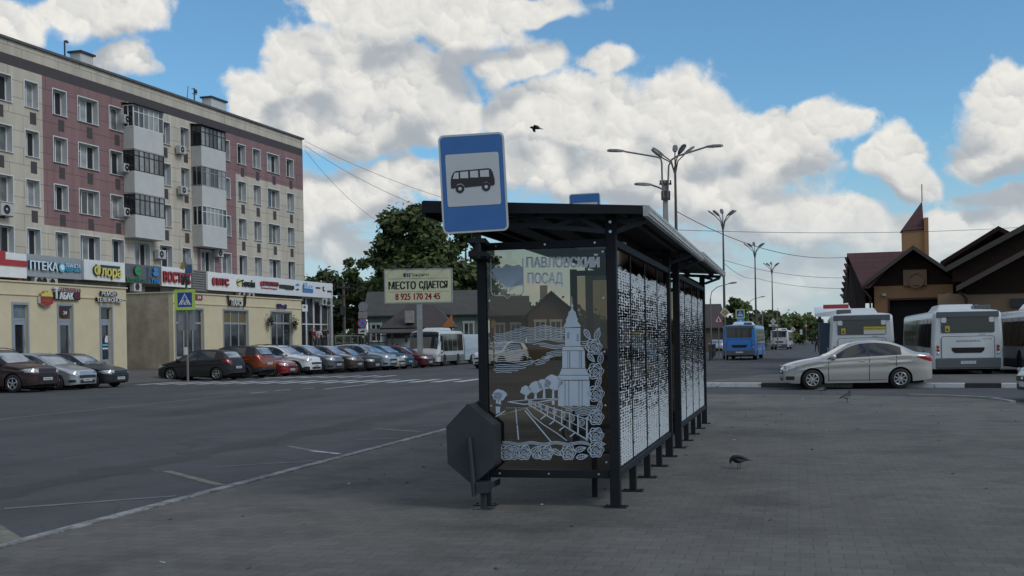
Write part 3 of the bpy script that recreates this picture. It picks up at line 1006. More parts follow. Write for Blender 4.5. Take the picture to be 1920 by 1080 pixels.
def artwork(T, O, y):
    """white film picture on the end glass: town name, crest, bell tower, clouds, road, roses"""
    def fn(u, v):
        t, z = plane_tz(u, v, O, pV)
        return (t, y, z)
    M_F = M_FILM
    def rib(mb, pts, w=1.5, closed=False):
        mb.ribbon(pts, w, fn, 0, closed)
    def fill(mb, pts):
        mb.poly([fn(*p) for p in pts])
    # --- town name
    mb = MB()
    fz = lambda a, b, d: fn(a, b)
    add_text(mb, 'ПАВЛОВСКИЙ', 987, 1125, 512, 486, fz, bold=0.006, heavy=.05)
    add_text(mb, 'ПОСАД', 989, 1057, 546, 521, fz, bold=0.006, heavy=.05)
    mb.build('lettering', M_FILMW, T)
    # --- crest
    mb = MB()
    rib(mb, [(921, 494), (922, 556), (924, 562), (929, 564), (945, 564), (949, 566), (952, 570), (955, 566), (959, 564), (975, 563), (980, 561), (982, 555), (981, 494)], 1.8)
    fill(mb, [(922, 516), (933, 509), (941, 513), (950, 505), (962, 509), (974, 506), (981, 512), (981, 545), (968, 546), (952, 549), (930, 530)])
    for k in range(12):
        x = 923 + k * 2.6
        h0 = 522 + k * 2.3
        rib(mb, [(x, h0), (x + 0.4, h0 + 9 + k * .2)], 1.3)
        x2 = 980 - k * 2.2
        rib(mb, [(x2, 532 + k * 1.5), (x2 - .3, 540 + k * 1.6)], 1.1)
    mb.build('town_crest', M_F, T)
    # --- bell tower
    mb = MB()
    for q in ([(1060, 625), (1089, 625), (1089, 659), (1060, 659)], [(1055, 668), (1097, 668), (1097.6, 700), (1055, 700)], [(1047, 723.5), (1106, 723.5), (1106.5, 771), (1047, 771)]):
        t4 = [fn(*p) for p in q]
        mb.add([(x, yy + .001, z) for x, yy, z in t4], [(0, 1, 2, 3)], 1)
    fill(mb, [(1072.2, 566), (1073.4, 566), (1074, 580), (1076, 583), (1074.5, 587), (1076.5, 592), (1080, 595), (1081.5, 602), (1084, 609), (1083.5, 613), (1090, 621), (1088.5, 623),
              (1059, 624), (1057.5, 622), (1062, 614), (1062, 609), (1066, 601), (1067, 595), (1070.5, 592), (1072, 587), (1070.5, 583), (1072, 580)])
    fill(mb, [(1060, 625), (1063.5, 625), (1063.5, 659), (1060, 659)])
    fill(mb, [(1068.5, 625), (1082, 625), (1082, 659), (1068.5, 659)])
    fill(mb, [(1085.5, 625), (1089, 625), (1089, 659), (1085.5, 659)])
    fill(mb, [(1063.5, 625), (1068.5, 625), (1068.5, 635), (1066, 632), (1063.5, 635)])
    fill(mb, [(1063.5, 645), (1068.5, 645), (1068.5, 659), (1063.5, 659)])
    fill(mb, [(1082, 625), (1085.5, 625), (1085.5, 636), (1082, 636)])
    fill(mb, [(1082, 650), (1085.5, 650), (1085.5, 659), (1082, 659)])
    fill(mb, [(1057, 660), (1092, 660), (1097, 667), (1054, 667)])
    for x0, x1 in ((1055, 1064), (1065.5, 1067), (1070, 1086), (1087.5, 1089), (1092, 1097)):
        fill(mb, [(x0, 668), (x1, 668), (x1 + .6, 700), (x0, 700)])
    fill(mb, [(1054, 701), (1099, 701), (1104, 713), (1049, 713)])
    fill(mb, [(1047, 714), (1105, 714), (1105.5, 722), (1046, 722)])
    for x0, x1 in ((1047, 1059), (1061, 1066), (1068, 1085), (1087, 1091), (1093, 1106)):
        fill(mb, [(x0, 723.5), (x1, 723.5), (x1 + .5, 771), (x0, 771)])
    mb.build('church_picture', [M_F, M_FILM2], T)
    # --- trees
    mb = MB()
    def tree(cx, cy, r, trunk):
        fill(mb, [(cx + r * (1 + .12 * sin(5 * a + cx)) * cos(a), cy + .82 * r * (1 + .12 * cos(4 * a + cx)) * sin(a)) for a in [i * 2 * pi / 22 for i in range(22)]])
        fill(mb, [(cx - 1.6, cy + .8 * r - 1), (cx + 1.6, cy + .8 * r - 1), (cx + 2.6, cy + .8 * r + trunk), (cx - 2.6, cy + .8 * r + trunk)])
    for a in ((938, 750, 12.5, 8), (933, 752, 9, 7), (987, 742, 10.5, 9), (1005, 736, 13, 11), (1021, 730, 12, 18), (1038, 727, 17, 28)):
        tree(*a)
    mb.build('tree_picture', M_F, T)
    # --- clouds of wavy lines
    mb = MB()
    def waves(x0, x1, y0, n, dy, amp, per, ph, sh0=0, sh1=0, slope=0.0):
        for k in range(n):
            a, b = x0 + sh0 * k + 3 * sin(k * 2.1), x1 + sh1 * k + 2 * sin(k * 1.3)
            m = max(6, int((b - a) / 3))
            pts = []
            for i in range(m + 1):
                x = a + (b - a) * i / m
                pts.append((x, y0 + k * dy + slope * (x - x0) + amp * sin(2 * pi * x / per + ph)))
            rib(mb, pts, 1.2)
    waves(980, 1060, 623, 3, 3.0, 2.2, 52, 0.6, -6, 0)
    waves(928, 1058, 634, 7, 3.0, 2.6, 58, 0.6, 0, 0, -0.03)
    waves(927, 975, 655, 9, 3.4, 2.2, 60, 0.4, 0, 1.0, 0.0)
    waves(1000, 1058, 655, 3, 3.0, 2.0, 50, 2.6, 8, 0, .02)
    waves(1090, 1103, 650, 4, 3.6, .8, 40, 0)
    waves(1025, 1054, 671, 4, 3.0, 2.0, 60, 2.0, -3, 0, -.05)
    waves(962, 992, 668, 2, 4, 1.5, 40, 1.0, 5, 3, .25)
    waves(1008, 1040, 683, 4, 3.2, 1.5, 60, 2.2, -1, -5, -.22)
    waves(928, 1000, 686, 2, 3.2, 2.0, 70, 1.6)
    waves(928, 1010, 697, 5, 3.5, 2.6, 82, 2.2, 0, -12, -.12)
    waves(1052, 1120, 772, 6, 3.0, 1.6, 32, 0.3, 6, 2)
    waves(942, 1105, 839, 3, 2.2, 1.6, 46, 0.5)
    mb.build('cloud_lines', M_F, T)
    # --- road and railings
    mb = MB()
    rib(mb, [(968, 776), (970, 804)], 2)
    rib(mb, [(970.5, 806), (973, 834)], 2.4)
    rib(mb, [(985, 779), (1034, 838)], 2.2)
    rib(mb, [(953, 763), (985, 768), (1050, 757)], 2)
    rib(mb, [(953, 763), (1004, 758), (1050, 757)], 1.4)
    rib(mb, [(930, 791), (948, 780)], 2.2)
    for k in range(9):
        x = 950 + k * 4.6
        rib(mb, [(x, 774.5), (x + 2, 774.3)], 1.2)
    def rail(q, lift):
        return (992 + (1101 - 992) * q, 770 + (836 - 770) * q - lift)
    rib(mb, [rail(q / 12, 2) for q in range(13)], 2.2)
    rib(mb, [rail(q / 12, 10 + 30 * q / 12) for q in range(13)], 1.6)
    rib(mb, [rail(q / 12, 6 + 14 * q / 12) for q in range(13)], 1.2)
    for q in range(10):
        f = (q / 9) ** 1.4
        p0, p1 = rail(f, 0), rail(f, 12 + 32 * f)
        rib(mb, [p0, (p1[0], p1[1])], 1.4 + 1.6 * f)
    for q in range(8):
        f = ((q + .5) / 8) ** 1.4
        c = rail(f, 8 + 22 * f)
        r = 2.2 + 4.6 * f
        rib(mb, arc(c[0], c[1], r * .8, r, 0, 360, 14), 1.1)
        rib(mb, arc(c[0], c[1], r * .4, r * .55, 0, 360, 10), 1.0)
    rib(mb, [(987, 774), (1000, 790), (1020, 806), (1045, 822), (1064, 836)], 1.6)
    for f in (.3, .45, .62, .8):
        c = rail(f, -4)
        rib(mb, [(c[0] - 10, c[1] + 2), (c[0], c[1] - 6)], 2.2)
    fill(mb, [(930, 772), (939, 772), (938, 783), (931, 786)])
    mb.build('road_picture', M_F, T)
    # --- roses and leaves
    mb = MB()
    def rose(cx, cy, r):
        for rad, lob, ph, w in ((1.0, 6, 0.2, 1.7), (.78, 5, 1.1, 1.5), (.55, 4, .4, 1.4)):
            rib(mb, [(cx + r * rad * (1 + .09 * cos(lob * a + ph)) * cos(a), cy + r * rad * (1 + .09 * cos(lob * a + ph)) * sin(a)) for a in [i * 2 * pi / 36 for i in range(36)]], w, True)
        rib(mb, [(cx + r * .40 * (1 - i / 26) * cos(i * .55), cy + r * .40 * (1 - i / 26) * sin(i * .55)) for i in range(24)], 1.3)
        for k in range(5):
            a = k * 2 * pi / 5 + .5
            rib(mb, [(cx + r * .60 * cos(a), cy + r * .60 * sin(a)), (cx + r * .85 * cos(a + .5), cy + r * .85 * sin(a + .5))], 1.2)
    def leaf(cx, cy, ln, ang):
        ca, sa = cos(radians(ang)), sin(radians(ang))
        def R(x, y):
            return (cx + x * ca - y * sa, cy + x * sa + y * ca)
        up = [R(-ln + 2 * ln * i / 10, .42 * ln * sin(pi * (i / 10) ** .8)) for i in range(11)]
        dn = [R(-ln + 2 * ln * i / 10, -.42 * ln * sin(pi * (i / 10) ** .8)) for i in range(10, -1, -1)]
        rib(mb, up + dn[1:-1], 1.6, True)
        rib(mb, [R(-ln, 0), R(.8 * ln, 0)], 1.2)
        for k in (-.45, -.05, .35):
            rib(mb, [R(k * ln, 0), R(k * ln + .28 * ln, .24 * ln)], .9)
            rib(mb, [R(k * ln, 0), R(k * ln + .28 * ln, -.24 * ln)], .9)
    for cx, cy in ((1114, 660), (1117, 706), (1118, 748), (1118, 792), (1118, 826), (1118, 853)):
        rose(cx, cy, 14.5 if cy < 780 else 14)
    for l in ((1102, 637, 11, 60), (1121, 636, 12, -75), (1109, 681, 10, 50), (1127, 681, 12, -80), (1123, 726, 11, -65), (1125, 771, 11, -75), (1128, 842, 8, 5)):
        leaf(*l)
    for cx in (951, 983, 1024, 1066):
        rose(cx, 858, 13.5)
    for l in ((967, 851, 9, 10), (968, 866, 10, -15), (1004, 853, 11, -40), (1007, 866, 9, 20), (1045, 858, 11, 30), (1089, 852, 11, -15), (1092, 866, 11, -10)):
        leaf(*l)
    mb.build('rose_border', M_F, T)

SHELTER, SH_O = build_shelter()

# ================================================================== BUS STOP SIGNS
M_BLUE = mat('sign_blue', (0.030, 0.125, 0.36), 0.42, var=0.10, scale=4)
M_SWHITE = mat('sign_white', (0.46, 0.49, 0.52), 0.45, var=0.06)
M_SBLACK = mat('sign_black', (0.018, 0.014, 0.018), 0.5, var=0.1)
M_SBACK = mat('sign_back', (0.22, 0.23, 0.24), 0.5, metal=0.3, var=0.15)
M_GALV = mat('galvanised_steel', (0.30, 0.31, 0.32), 0.45, metal=0.5, var=0.2)

def bus_stop_sign(label, cx, cz, Y, W_, H_, tilt, pole_top, pole_bot, yaw, px, name='bus_stop_sign'):
    base = Vector((cx, Y, pole_bot))
    T = thing(name, label, 'road sign', base, yaw, 'blue bus stop signs')
    ct, stt = cos(tilt), sin(tilt)
    def fn(a, b, d):
        return Vector((a * ct - b * stt, -d, cz - pole_bot + a * stt + b * ct))
    mb = MB()
    mb.prism(rrect(-W_ / 2, W_ / 2, -H_ / 2, H_ / 2, .05), lambda a, b, d: fn(a, b, -d), .018, 0, 1)
    pl = mb.build('sign_plate', [M_SWHITE, M_SBACK], T)
    mb = MB()
    mb.poly([fn(a, b, .0025) for a, b in rrect(-W_ / 2 + .018, W_ / 2 - .018, -H_ / 2 + .018, H_ / 2 - .018, .035)])
    mb.build('blue_field', M_BLUE, pl)
    mb = MB()
    wz0, wz1 = -H_ / 2 + .27 * H_, -H_ / 2 + .80 * H_
    w2 = W_ * .405
    mb.poly([fn(a, b, .005) for a, b in rrect(-w2, w2, wz0, wz1, .02)])
    mb.build('white_field', M_SWHITE, pl)
    mb = MB()     # bus pictogram
    def q(a, b):
        return fn(a * W_, wz0 + (b - .055 * a) * (wz1 - wz0), .0075)
    body = [(-.34, .335), (-.34, .47), (-.325, .56), (-.29, .64), (-.255, .665), (.24, .71), (.28, .69), (.305, .62), (.325, .50), (.325, .40), (.30, .375), (.255, .375),
            (.245, .42), (.20, .455), (.155, .43), (.13, .375), (-.13, .345), (-.145, .395), (-.19, .43), (-.245, .41), (-.265, .345), (-.30, .33)]
    mb.poly([q(*p) for p in body], 0)
    def disc(cx_, cy_, r, mi, dd):
        mb.poly([fn((cx_ + r * cos(a)) * W_, wz0 + (cy_ - .055 * cx_) * (wz1 - wz0) + r * W_ * sin(a), dd) for a in [i * pi / 12 for i in range(24)]], mi)
    for wx, wy in ((-.205, .325), (.192, .355)):
        disc(wx, wy, .066, 0, .0085)
        disc(wx, wy, .026, 1, .0095)
    for a0, a1, b0, b1 in ((-.31, -.215, .515, .64), (-.19, -.07, .525, .655), (-.04, .08, .535, .668), (.11, .245, .545, .68)):
        sk = .035 if a0 < -.3 else 0
        mb.poly([fn(a * W_, wz0 + (b - .055 * a) * (wz1 - wz0), .010) for a, b in ((a0, b0), (a1, b0), (a1, b1), (a0 + sk, b1 - .01))], 1)
    mb.build('bus_pictogram', [M_SBLACK, M_SWHITE], pl)
    mb = MB()
    mb.tube([(px, .05, 0), (px, .05, pole_top - pole_bot)], .03, 12)
    mb.build('pole', M_FRAME, T)
    mb = MB()
    for b in (-.3 * H_, .3 * H_):
        mb.box(px - .09, px + .09, .0185, .055, cz - pole_bot + b - .02, cz - pole_bot + b + .02)
    mb.build('clamp', M_GALV, T)
    return T
SY = 10.55
c = at(887.5, 343, SY)
zb = at(893, 486, 10.7).z
st1 = bus_stop_sign('large blue bus stop sign with black bus pictogram, nearest, above the shelter corner', c.x, c.z, SY, .595, .888, radians(2.1), c.z + .3, zb, radians(-3), .03)
mb = MB()
mb.box(-.06, .10, .02, .86, .02, .06)
mb.box(-.06, .10, .02, .86, .14, .18)
mb.build('bracket', M_FRAME, st1)
c = at(1097.5, 406, 23.6)
st2 = bus_stop_sign('small dark blue sign peeking over the shelter roof', c.x, c.z, 23.6, .625, .935, radians(1.2), c.z + .3, PAVE, radians(-8), 0.0)

# ================================================================== LITTER BIN
M_BIN = mat('bin_paint', (0.024, 0.029, 0.037), 0.55, var=0.3, scale=3, bump=0.06)
def litter_bin():
    Yb = 10.95
    O = at(884, 940, Yb)
    O.z = PAVE
    T = thing('litter_bin', 'dark grey hexagonal litter bin hung beside the shelter corner', 'litter bin', O, -HA)
    bx = plane_tz(882, 842, O, pV)
    hexv = [(876.7, 766.7), (836.7, 810), (839.6, 879.6), (885.6, 919), (927, 884), (925.6, 808)]
    H = [plane_tz(u, v, O, pV) for u, v in hexv]
    fn = lambda a, b, d: (a, d, b)
    mb = MB()
    mb.prism(H, fn, .36)
    o = mb.build('bin_body', M_BIN, T, bevel=.01)
    mb = MB()
    cx, cz = sum(h[0] for h in H) / 6, sum(h[1] for h in H) / 6
    ring = [((a - cx) * 1.02 + cx, (b - cz) * 1.02 + cz) for a, b in H]
    ring2 = [((a - cx) * .965 + cx, (b - cz) * .965 + cz) for a, b in H]
    n = 6
    v = [fn(a, b, .362) for a, b in ring] + [fn(a, b, .362) for a, b in ring2] + [fn(a, b, .385) for a, b in ring] + [fn(a, b, .385) for a, b in ring2]
    mb.add(v, [(i, (i + 1) % n, n + (i + 1) % n, n + i) for i in range(n)] + [(2 * n + i, 2 * n + (i + 1) % n, 3 * n + (i + 1) % n, 3 * n + i) for i in range(n)] +
           [(i, (i + 1) % n, 2 * n + (i + 1) % n, 2 * n + i) for i in range(n)])
    mb.build('rim', M_BIN, T)
    p0, p1 = plane_tz(881, 830, O, pV), plane_tz(891, 940, O, pV)
    mb = MB()
    mb.tube([(p0[0], -.03, p0[1]), (p1[0], -.03, p1[1])], .023, 12, caps=False)
    mb.tube([(p0[0], -.03, p0[1] - .002), (p0[0], -.03, p0[1])], .022, 12)
    mb.build('pole', M_BIN, T)
    mb = MB()
    mb.box(p1[0] + .02, p1[0] + .13, -.05, .12, p1[1] + .03, p1[1] + .13)
    mb.box(p1[0] + .05, p1[0] + .12, .12, .50, p1[1] + .05, p1[1] + .11)
    mb.box(p1[0] + .045, p1[0] + .095, .02, .07, 0, p1[1] + .03)
    mb.box(p1[0] - .02, p1[0] + .16, -.03, .13, 0, .008)
    mb.build('bracket', M_BIN, T, bevel=.006)
litter_bin()

# ================================================================== APARTMENT BLOCK AND SHOPS, left
PHI = radians(17.4)
bV, nV = Vector((sin(PHI), cos(PHI), 0)), Vector((cos(PHI), -sin(PHI), 0))
P0 = at(570, 450, 99.5)
P0.z = 0
RB = pi / 2 - PHI
EXT, PAV = 3.2, 8.2                                     # how far the shop row and the pavilions stand out from the block
def fac(u, v, off=0.0):
    return plane_tz(u, v, P0 + nV * off, bV)
def bpos(t, off, z=0.0):
    p = P0 + bV * t + nV * off
    return (p.x, p.y, z)

def panel_mat(name, col, joint=(0.5, 0.5, 0.5), bw=3.1, rh=0.94, rough=0.75, var=0.17):
    m = bpy.data.materials.new(name)
    m.use_nodes = True
    nt = m.node_tree
    p = nt.nodes['Principled BSDF']
    p.inputs['Roughness'].default_value = rough
    tc = node(nt, 'ShaderNodeTexCoord')
    s = node(nt, 'ShaderNodeSeparateXYZ')
    nt.links.new(tc.outputs['Object'], s.inputs[0])
    c = node(nt, 'ShaderNodeCombineXYZ')
    nt.links.new(s.outputs[0], c.inputs[0])
    nt.links.new(s.outputs[2], c.inputs[1])
    br = node(nt, 'ShaderNodeTexBrick', Scale=1.0)
    br.offset = 0.37
    br.inputs['Brick Width'].default_value = bw
    br.inputs['Row Height'].default_value = rh
    br.inputs['Mortar Size'].default_value = 0.022
    br.inputs['Mortar Smooth'].default_value = 0.2
    br.inputs['Color1'].default_value = (0.95,) * 3 + (1,)
    br.inputs['Color2'].default_value = (1.04,) * 3 + (1,)
    br.inputs['Mortar'].default_value = (*joint, 1)
    nt.links.new(c.outputs[0], br.inputs['Vector'])
    n = node(nt, 'ShaderNodeTexNoise', Scale=0.5, Detail=7, Roughness=0.65)
    st = node(nt, 'ShaderNodeMapping')
    st.inputs['Scale'].default_value = (2.5, 1, 0.35)
    nt.links.new(tc.outputs['Object'], st.inputs['Vector'])
    nt.links.new(st.outputs[0], n.inputs['Vector'])
    r = node(nt, 'ShaderNodeMapRange')
    for k, q in zip(('From Min', 'From Max', 'To Min', 'To Max'), (0.3, 0.7, 1 - var, 1 + var)):
        r.inputs[k].default_value = q
    nt.links.new(n.outputs['Fac'], r.inputs['Value'])
    m1 = node(nt, 'ShaderNodeVectorMath', operation='MULTIPLY')
    nt.links.new(br.outputs['Color'], m1.inputs[0])
    m1.inputs[1].default_value = col
    m2 = node(nt, 'ShaderNodeVectorMath', operation='SCALE')
    nt.links.new(m1.outputs[0], m2.inputs[0])
    nt.links.new(r.outputs[0], m2.inputs['Scale'])
    nt.links.new(m2.outputs[0], p.inputs['Base Color'])
    return m
M_CREAM = panel_mat('cream_panels', (0.50, 0.455, 0.38))
M_PINK = panel_mat('mauve_panels', (0.235, 0.140, 0.142))
M_BAND = mat('brown_band', (0.062, 0.052, 0.054), 0.7, var=0.12)
M_REVEAL = mat('white_reveal', (0.48, 0.50, 0.505), 0.7, var=0.08)
M_PVC = mat('white_pvc', (0.66, 0.68, 0.69), 0.45, var=0.06)
M_PANE = [mat('pane_dark', (0.020, 0.024, 0.028), 0.06, var=0.3, scale=0.7, spec=0.8),
          mat('pane_curtain', (0.14, 0.155, 0.155), 0.12, var=0.5, scale=1.6, spec=0.7),
          mat('pane_tulle', (0.26, 0.28, 0.285), 0.14, var=0.35, scale=2.2, spec=0.7)]
M_DKMETAL = mat('dark_metal', (0.03, 0.031, 0.034), 0.5, var=0.2)
M_ROOFGREY = mat('roof_grey', (0.10, 0.10, 0.105), 0.7, var=0.2)
M_BALC = mat('balcony_panel', (0.52, 0.53, 0.52), 0.6, var=0.08, scale=1.2)
M_BFRAME = mat('black_frame', (0.014, 0.014, 0.016), 0.5, var=0.1)
M_ACBODY = mat('ac_body', (0.45, 0.46, 0.46), 0.5, var=0.08)
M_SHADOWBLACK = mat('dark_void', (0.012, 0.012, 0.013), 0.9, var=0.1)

def build_block():
    rnd = random.Random(3)
    T = thing('apartment_building', 'five storey apartment block in cream and mauve panels with glazed balconies above the shops', 'building', P0, RB)
    TL, TOPZ = fac(-120, 200)[0] - 6, 19.1
    ZC = [16.35, 13.52, 10.69, 7.87]
    HW = 0.75
    cols = [('a', -30, 20, 110), ('b', 46, 71, 178), ('c', 99, 124, 193), ('d', 146, 183, 208), ('e', 205, 228, 224), ('f', 296, 319, 262), ('g', 338, 354, 260),
            ('h', 412, 430, 285), ('i', 445, 460, 290), ('j', 474, 488, 300), ('k', 501, 523, 307), ('l', 537, 550, 315), ('z', -110, -85, 130), ('p', 251, 281, 470), ('q', 377, 401, 485)]
    holes, sq = [], []
    for nme, u0, u1, v in cols:
        t0, t1 = fac(u0, v)[0], fac(u1, v)[0]
        for r, zc in enumerate(ZC):
            if nme in 'pq' and r != 3:
                continue
            holes.append((t0, t1, zc - HW, zc + HW))
            if r < 3 and nme not in 'h':
                tm = (t0 + t1) / 2 + .12
                sq.append((tm - .27, tm + .27, zc - HW - .95, zc - HW - .25))
    tp = [fac(81, 300)[0], fac(239, 300)[0], fac(402, 270)[0], fac(443, 400)[0], fac(370, 480)[0]]
    zones = [(tp[0], tp[1], 8.95, 17.68), (tp[2], 0, 14.78, 17.68), (tp[4], tp[3], 5.0, 14.78), (tp[2], tp[3], 5.0, 14.78)]
    tb = sorted(set([round(x, 3) for x in [TL, 0] + tp[:] + [h[i] for h in holes for i in (0, 1)] + [q[i] for q in sq for i in (0, 1)]]))
    zbk = sorted(set([round(x, 3) for x in [0, 5.0, 8.95, 14.78, 17.68, 18.3, TOPZ] + [h[i] for h in holes for i in (2, 3)] + [q[i] for q in sq for i in (2, 3)]]))
    tb = [x for i, x in enumerate(tb) if i == 0 or x - tb[i - 1] > .002]
    zbk = [x for i, x in enumerate(zbk) if i == 0 or x - zbk[i - 1] > .002]
    mb = MB()
    ins = lambda r, t, z: r[0] < t < r[1] and r[2] < z < r[3]
    for i in range(len(tb) - 1):
        for j in range(len(zbk) - 1):
            t, z = (tb[i] + tb[i + 1]) / 2, (zbk[j] + zbk[j + 1]) / 2
            if any(ins(h, t, z) for h in holes):
                continue
            mi = 0
            if any(ins(q, t, z) for q in zones): mi = 1
            if 17.68 < z < 18.3 or any(ins(q, t, z) for q in sq): mi = 2
            mb.poly([(tb[i], 0, zbk[j]), (tb[i + 1], 0, zbk[j]), (tb[i + 1], 0, zbk[j + 1]), (tb[i], 0, zbk[j + 1])], mi)
    D = 12.5
    mb.poly([(0, 0, 0), (0, D, 0), (0, D, TOPZ), (0, 0, TOPZ)], 0)
    mb.poly([(TL, 0, 0), (TL, 0, TOPZ), (TL, D, TOPZ), (TL, D, 0)], 0)
    mb.poly([(TL, D, 0), (TL, D, TOPZ), (0, D, TOPZ), (0, D, 0)], 0)
    for t0, t1, z0, z1 in holes:
        y = .42
        mb.poly([(t0, 0, z0), (t0, y, z0), (t0, y, z1), (t0, 0, z1)], 3)
        mb.poly([(t1, 0, z0), (t1, 0, z1), (t1, y, z1), (t1, y, z0)], 3)
        mb.poly([(t0, 0, z1), (t0, y, z1), (t1, y, z1), (t1, 0, z1)], 3)
        mb.poly([(t0, 0, z0), (t1, 0, z0), (t1, y, z0), (t0, y, z0)], 3)
    mb.build('wall', [M_CREAM, M_PINK, M_BAND, M_REVEAL], T, recalc=False)
    # windows: one mesh for each width and arrangement of lights
    proto = {}
    for hi, (t0, t1, z0, z1) in enumerate(holes):
        w = round(t1 - t0, 2)
        var = rnd.choice([0, 1, 2])
        k = (w, var)
        if k not in proto:
            f, p = MB(), MB()
            hw = w / 2
            n = 2 if w < 1.6 else 3
            for x0, x1, a, b in ((-hw, -hw + .07, -HW, HW), (hw - .07, hw, -HW, HW), (-hw + .07, hw - .07, -HW, -HW + .07), (-hw + .07, hw - .07, HW - .07, HW)):
                f.box(x0, x1, .36, .425, a, b)
            for i in range(1, n):
                x = -hw + .07 + (w - .14) * i / n
                f.box(x - .04, x + .04, .362, .423, -HW + .07, HW - .07)
            if var == 1:
                f.box(-hw + .07, -hw + .03 + (w - .14) / n, .363, .422, .28, .34)
            # outside metal sill and trim
            f.box(-hw - .05, hw + .05, -.10, .36, -HW - .03, -HW - .001)
            f.box(-hw - .05, -hw + .005, -.02, -.002, -HW, HW + .05)
            f.box(hw - .005, hw + .05, -.02, -.002, -HW, HW + .05)
            f.box(-hw + .005, hw - .005, -.02, -.002, HW - .005, HW + .05)
            for i in range(n):
                x0, x1 = -hw + .07 + (w - .14) * i / n, -hw + .07 + (w - .14) * (i + 1) / n
                p.poly([(x0, .395, -HW + .07), (x1, .395, -HW + .07), (x1, .395, HW - .07), (x0, .395, HW - .07)], [(0, 1, 0), (0, 2, 0), (0, 0, 1)][var][i % 3])
            proto[k] = (f, p, None)
            fo = f.build('window', M_PVC, T)
            po = p.build('pane', M_PANE, fo)
            proto[k] = fo
        else:
            fo = copytree(proto[k], T)
        fo.location = ((t0 + t1) / 2, 0, (z0 + z1) / 2)
    # balconies
    def balcony(u0, u1, v, pb, fm, canopy, seed):
        t0, t1 = fac(u0, v, .8)[0], fac(u1, v, .8)[0]
        d, ph, gh = .85, 1.32, 1.42
        rr = random.Random(seed)
        mb = MB()
        mb.box(t0, t1, -d, -.003, pb - .12, pb + ph)
        n = 12
        for i in range(n):      # ribbed sheet on the side
            y = -d + .03 + (d - .06) * i / n
            mb.box(t0 - .025, t0 - .001, y, y + .035, pb - .1, pb + ph - .02)
        mb.box(t0 - .04, t1 + .04, -d - .04, -.004, pb - .16, pb - .121)
        B = mb.build('balcony', M_BALC, T, bevel=.01)
        m_ = MB()
        z0, z1 = pb + ph, pb + ph + gh
        nb = 6
        for i in range(nb + 1):
            x = t0 + (t1 - t0) * i / nb
            m_.box(x - .035, x + .035, -d, -d + .06, z0 + .061, z1 - .061)
        for zz in (z0 + .001, z1 - .06):
            m_.box(t0 - .035, t1 + .035, -d - .003, -d + .063, zz, zz + .059)
        m_.box(t0, t1, -d + .002, -d + .055, z0 + gh * .68, z0 + gh * .68 + .05)
        for y in (-d * .5, -.06):
            m_.box(t0 - .03, t0 + .03, y - .03, y + .03, z0, z1)
            m_.box(t1 - .03, t1 + .03, y - .03, y + .03, z0, z1)
        for zz in (z0 + .001, z1 - .06):
            m_.box(t0 - .031, t0 + .031, -d + .064, -.005, zz, zz + .058)
            m_.box(t1 - .031, t1 + .031, -d + .064, -.005, zz, zz + .058)
        m_.build('balcony_frame', fm, B)
        g = MB()
        for i in range(nb):
            x0, x1 = t0 + (t1 - t0) * i / nb, t0 + (t1 - t0) * (i + 1) / nb
            g.poly([(x0, -d + .03, z0), (x1, -d + .03, z0), (x1, -d + .03, z1), (x0, -d + .03, z1)], rr.choice([1, 1, 2, 0, 2]))
        for x in (t0, t1):
            g.poly([(x, -d + .03, z0), (x, -.01, z0), (x, -.01, z1), (x, -d + .03, z1)], 0)
        g.build('balcony_glass', M_PANE, B)
        if canopy:
            c = MB()
            c.hexa([(t0 - .12, -d - .22, z1 + .0), (t1 + .12, -d - .22, z1 + .0), (t1 + .12, -.004, z1 + .12), (t0 - .12, -.004, z1 + .12),
                    (t0 - .12, -d - .22, z1 + .05), (t1 + .12, -d - .22, z1 + .05), (t1 + .12, -.004, z1 + .18), (t0 - .12, -.004, z1 + .18)])
            c.build('balcony_canopy', M_BFRAME, B)
    PB = (14.62, 11.79, 8.96)
    for k, pb in enumerate(PB):
        balcony(251, 306, 300, pb, (M_PVC, M_BFRAME, M_BFRAME)[k], k == 0, k)
        balcony(378, 423, 350, pb, (M_BFRAME, M_GALV, M_PVC)[k], k == 0, 10 + k)
    # cooling units on the wall
    for u, v, sc in ((238, 224, 1), (237, 315, 1), (238, 398, 1), (341, 281, 1), (344, 357, 1), (302, 477, 1.1), (412, 475, 1), (12, 393, 1.25)):
        t, z = fac(u, v, .35)
        mb = MB()
        hw, hh = .40 * sc, .27 * sc
        mb.box(t - hw, t + hw, -.45, -.14, z - hh, z + hh)
        mb.box(t - hw + .03, t - hw + .07, -.42, -.001, z - hh - .05, z - hh - .001)
        mb.box(t + hw - .07, t + hw - .03, -.42, -.001, z - hh - .05, z - hh - .001)
        A = mb.build('air_conditioner', M_ACBODY, T, bevel=.015)
        f = MB()
        f.lathe([(0, 0), (.19 * sc, 0), (.21 * sc, -.012)], (t - .08, -.455, z), 20, 0, 'Y')
        f.lathe([(.0, -.014), (.06 * sc, -.014), (.062 * sc, -.002)], (t - .08, -.455, z), 12, 1, 'Y')
        f.build('fan_grille', [M_BFRAME, M_ACBODY], A)
    # roof
    mb = MB()
    mb.box(TL - .1, .12, -.14, D + .1, TOPZ + .001, TOPZ + .14)
    R = mb.build('roof', M_ROOFGREY, T)
    for u0, u1, v0, v1, off in ((129, 175, 103, 128, -2.2), (374, 424, 190, 212, -2.2)):
        t0, z1 = fac(u0 + 22, (v0 + v1) / 2, off)[0], fac(u1, v0, off)[1]
        t1 = fac(u1, (v0 + v1) / 2, off)[0]
        mb = MB()
        mb.box(t0, t1, 2.2, 3.0, TOPZ + .15, z1 - .12)
        mb.box(t0 - .12, t1 + .12, 2.08, 3.12, z1 - .12, z1, 1)
        mb.build('chimney', [M_BALC, M_DKMETAL], R)
